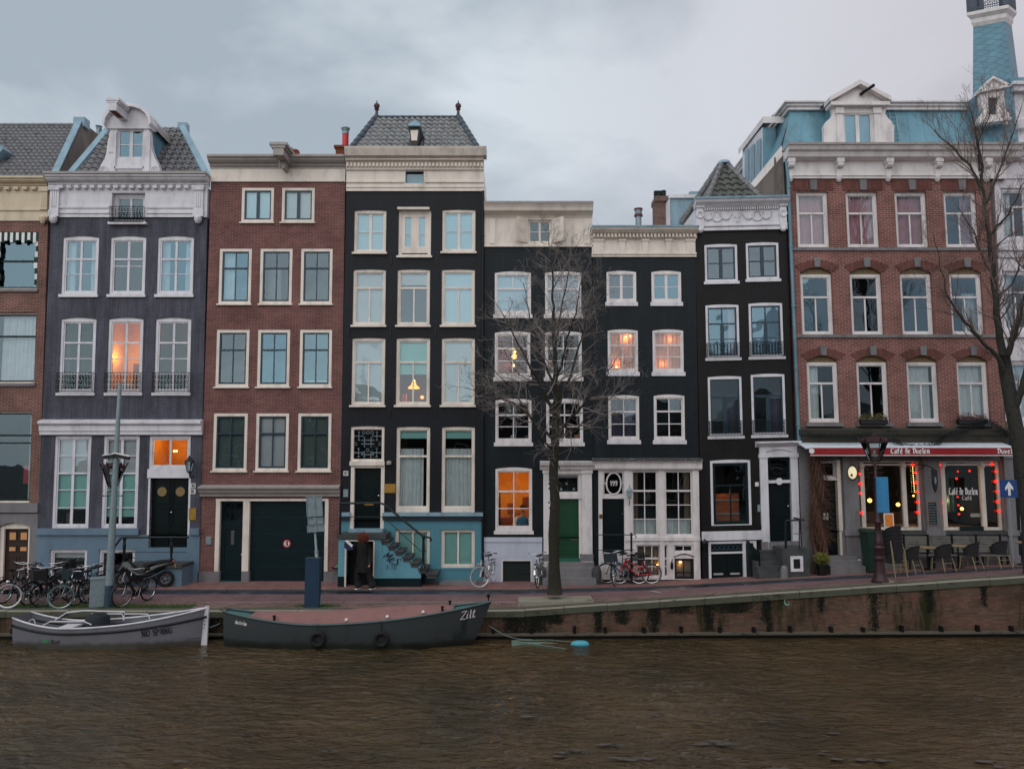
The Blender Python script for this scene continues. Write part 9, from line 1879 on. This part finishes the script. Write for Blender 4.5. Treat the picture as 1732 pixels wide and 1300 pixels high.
# ================================================================== TREES
def tree(base,limbs,rtrunk,label,bark,twig,seed=1,dens=1.0,trunk=None,up=.1,spread=1,name='bare_tree',tw_len=.3,curl=.25,depth=5):
 root=empty(name,base,label,'tree','bare winter trees along the canal'); rnd=random.Random(seed); bt=MB(); bc=MB(); cnt=[0]
 P=[Vector(p[:3]) for p in trunk]; bt.tube(P,[p[3] for p in trunk],14)
 def grow(p,d,L,r,lv):
  n=max(3,int(L/.16)); Q=[p.copy()]; dd=d.normalized(); rr=[r]
  for i in range(n):
   dd=(dd+Vector((rnd.gauss(0,curl),rnd.gauss(0,curl),rnd.gauss(up*.4,curl)))*(.5+.12*lv)).normalized(); Q.append(Q[-1]+dd*(L/n)); rr.append(max(.0028,r*(1-.75*(i+1)/n)))
  (bc).tube(Q,rr,6 if r>.03 else 4 if r>.01 else 3,False)
  if lv>=depth: return
  kids=int((3.2+L*2.2)*dens) if lv<depth-1 else int((3+L*4)*dens)
  for k in range(kids):
   t=rnd.uniform(.18,1.0); i=min(n-1,int(t*n)); q=Q[i].lerp(Q[i+1],t*n-i); ax=Q[i+1]-Q[i]; s=ax.normalized().orthogonal().normalized(); s=Matrix.Rotation(rnd.uniform(0,6.283),3,ax.normalized()) @ s
   s.y *= .75; nd_=(ax.normalized()*rnd.uniform(.5,1.1)+s*rnd.uniform(.55,1.0)*spread+Vector((0,0,up))).normalized()
   grow(q,nd_,L*rnd.uniform(.38,.62),max(.003,rr[i]*rnd.uniform(.4,.55)),lv+1)
 for lm in limbs:
  Q=[Vector(q[:3]) for q in lm]; R_=[q[3] for q in lm]; S,SR=[],[]
  for i in range(len(Q)-1):
   for k in range(4): t=k/4; S.append(Q[i].lerp(Q[i+1],t)+Vector((rnd.gauss(0,.018),rnd.gauss(0,.018),rnd.gauss(0,.018)))*(1 if i+k else 0)); SR.append(R_[i]*(1-t)+R_[i+1]*t)
  S.append(Q[-1]); SR.append(R_[-1]); SR=[r_*.78 for r_ in SR]; bt.tube(S,SR,8)
  tot=len(S)-1; Lt=sum((S[i+1]-S[i]).length for i in range(tot))
  for k in range(int(Lt*5.2*dens)+3):
   t=rnd.uniform(.12,1); i=min(tot-1,int(t*tot)); q=S[i].lerp(S[i+1],t*tot-i); ax=(S[i+1]-S[i]).normalized(); s=ax.orthogonal().normalized(); s=Matrix.Rotation(rnd.uniform(0,6.283),3,ax) @ s; s.y *= .8
   grow(q,(ax*rnd.uniform(.4,.9)+s*rnd.uniform(.6,1.0)*spread+Vector((0,0,up))).normalized(),rnd.uniform(.55,1.35)*(1.15-.4*t),min(.028,max(.006,SR[i]*.5)),3)
  grow(S[-1],S[-1]-S[-2],.6,SR[-1],3)
 bt.build('trunk',bark,root,smooth=True); bc.build('branches',twig,root); return root
def trees():
 Y=22.75; base=gp(938,Y); base.z+=.05
 W=lambda u,v,r,dy=0: (lambda p: (p.x-base.x,dy,p.z-base.z,r))(at(u,v,Y+dy))
 tr=[W(938,1004,.24),W(938,990,.2),W(937.5,960,.16),W(936,900,.15),W(939,850,.145),W(936,800,.138),W(938,765,.13),W(940,720,.12),W(941,680,.112)]
 lm=[[W(941,690,.12),W(939,640,.1),W(937,580,.075),W(936,520,.05),W(934,470,.032),W(928,410,.016)],
  [W(939,700,.08),W(918,655,.06,-.3),W(893,615,.045,-.5),W(872,570,.03,-.6),W(850,530,.015,-.7)],
  [W(941,690,.07),W(962,645,.055,.3),W(975,600,.04,.4),W(990,545,.028,.4),W(1000,480,.014,.5)],
  [W(938,740,.075),W(966,706,.055,-.4),W(996,675,.04,-.6),W(1022,640,.022,-.8),W(1040,610,.012,-.9)],
  [W(937,745,.07),W(905,715,.05,.3),W(868,680,.034,.5),W(826,668,.022,.6),W(785,655,.012,.7)],
  [W(938,760,.06),W(920,748,.045,-.5),W(895,700,.03,-.8),W(862,655,.02,-1.0),W(822,610,.011,-1.1)],
  [W(940,650,.055),W(955,590,.04,-.4),W(972,530,.025,-.7),W(985,470,.012,-.8)],
  [W(940,660,.055),W(915,600,.04,.4),W(897,540,.025,.7),W(885,480,.012,.8)],
  [W(938,590,.04),W(950,520,.028,.2),W(962,460,.018,.3),W(975,415,.01,.4)],
  [W(939,715,.05),W(970,730,.035,.5),W(1010,690,.022,.8),W(1050,660,.011,1.0)]]
 t1=tree(base,lm,.2,'bare tree with dense grey twigs on the stone plinth before the black houses',M['bark'],M['twig'],seed=4,dens=.92,trunk=tr,up=.06,curl=.2,depth=5)
 b=MB(); rnd=random.Random(6); O=t1
 for k in range(90):   # ivy-like burls and bark shards up the trunk
  v=rnd.uniform(760,985); t=rnd.uniform(0,6.28); p=W(937.5,v,0); r_=.155; c=Vector((p[0]+r_*math.cos(t),r_*math.sin(t),p[2])); s=rnd.uniform(.015,.04); b.lathe(c,[(.001,-s),(s*.8,-s*.3),(s*.6,s*.6),(.001,s)],6)
 b.build('bark_burls',M['bark'],t1)
 Y=22.6; base2=gp(1752,Y)
 V=lambda u,v,r,dy=0: (lambda p: (p.x-base2.x,dy,p.z-base2.z,r))(at(u,v,Y+dy))
 tr=[V(1752,985,.32),V(1748,950,.26),V(1742,880,.23),V(1735,820,.21),V(1725,760,.2),V(1714,700,.19),V(1703,640,.18),V(1697,600,.17)]
 lm=[[V(1697,610,.15),V(1690,560,.125),V(1684,500,.105),V(1677,440,.09),V(1670,380,.075),V(1663,320,.055),V(1658,270,.05),V(1650,225,.03),V(1640,180,.014)],
  [V(1702,640,.1),V(1684,600,.075,-.2),V(1655,570,.055,-.4),V(1625,535,.042,-.5),V(1603,500,.03,-.6),V(1590,450,.02,-.7),V(1580,400,.01,-.8)],
  [V(1700,610,.12),V(1712,575,.1,-.2),V(1725,530,.09,-.3),V(1742,480,.07,-.4),V(1755,420,.05,-.5),V(1765,340,.03,-.5)],
  [V(1712,700,.13),V(1728,660,.12,-.3),V(1742,600,.1,-.4),V(1760,520,.08,-.5),V(1775,420,.05,-.5)],
  [V(1663,320,.06),V(1640,280,.04,.2),V(1612,250,.026,.3),V(1580,220,.013,.4)],
  [V(1666,350,.05),V(1690,290,.035,.2),V(1712,230,.022,.3),V(1728,180,.012,.4)],
  [V(1680,470,.05),V(1660,430,.035,.3),V(1645,390,.024,.4),V(1620,350,.012,.5)],
  [V(1672,400,.05),V(1700,370,.035,-.3),V(1722,330,.022,-.4),V(1740,290,.012,-.5)],
  [V(1658,290,.04),V(1655,240,.026,-.3),V(1672,200,.018,-.4),V(1690,165,.01,-.5)],
  [V(1684,505,.05),V(1712,480,.035,.3),V(1730,430,.02,.4)]]
 t2=tree(base2,lm,.3,'large bare dark tree leaning left at the right edge in front of the cafe',M['barkdk'],M['twigdk'],seed=9,dens=.95,trunk=tr,up=.22,curl=.16,spread=.8,depth=5)
 for k,(x,y,s,rz,lab) in enumerate(((-11,-4.5,.95,40,'bare tree on the near bank, mirrored in the left windows'),(13.5,-4.8,.75,200,'bare tree on the near bank, mirrored in the right windows'))):
  r_=t1.copy(); COL.objects.link(r_); r_.location=(x,y,0); r_.scale=(s,s,s*1.1); r_.rotation_euler=(0,0,R(rz)); r_['label']=lab
  for ch in t1.children: q=ch.copy(); COL.objects.link(q); q.parent=r_
trees()
nocontext()
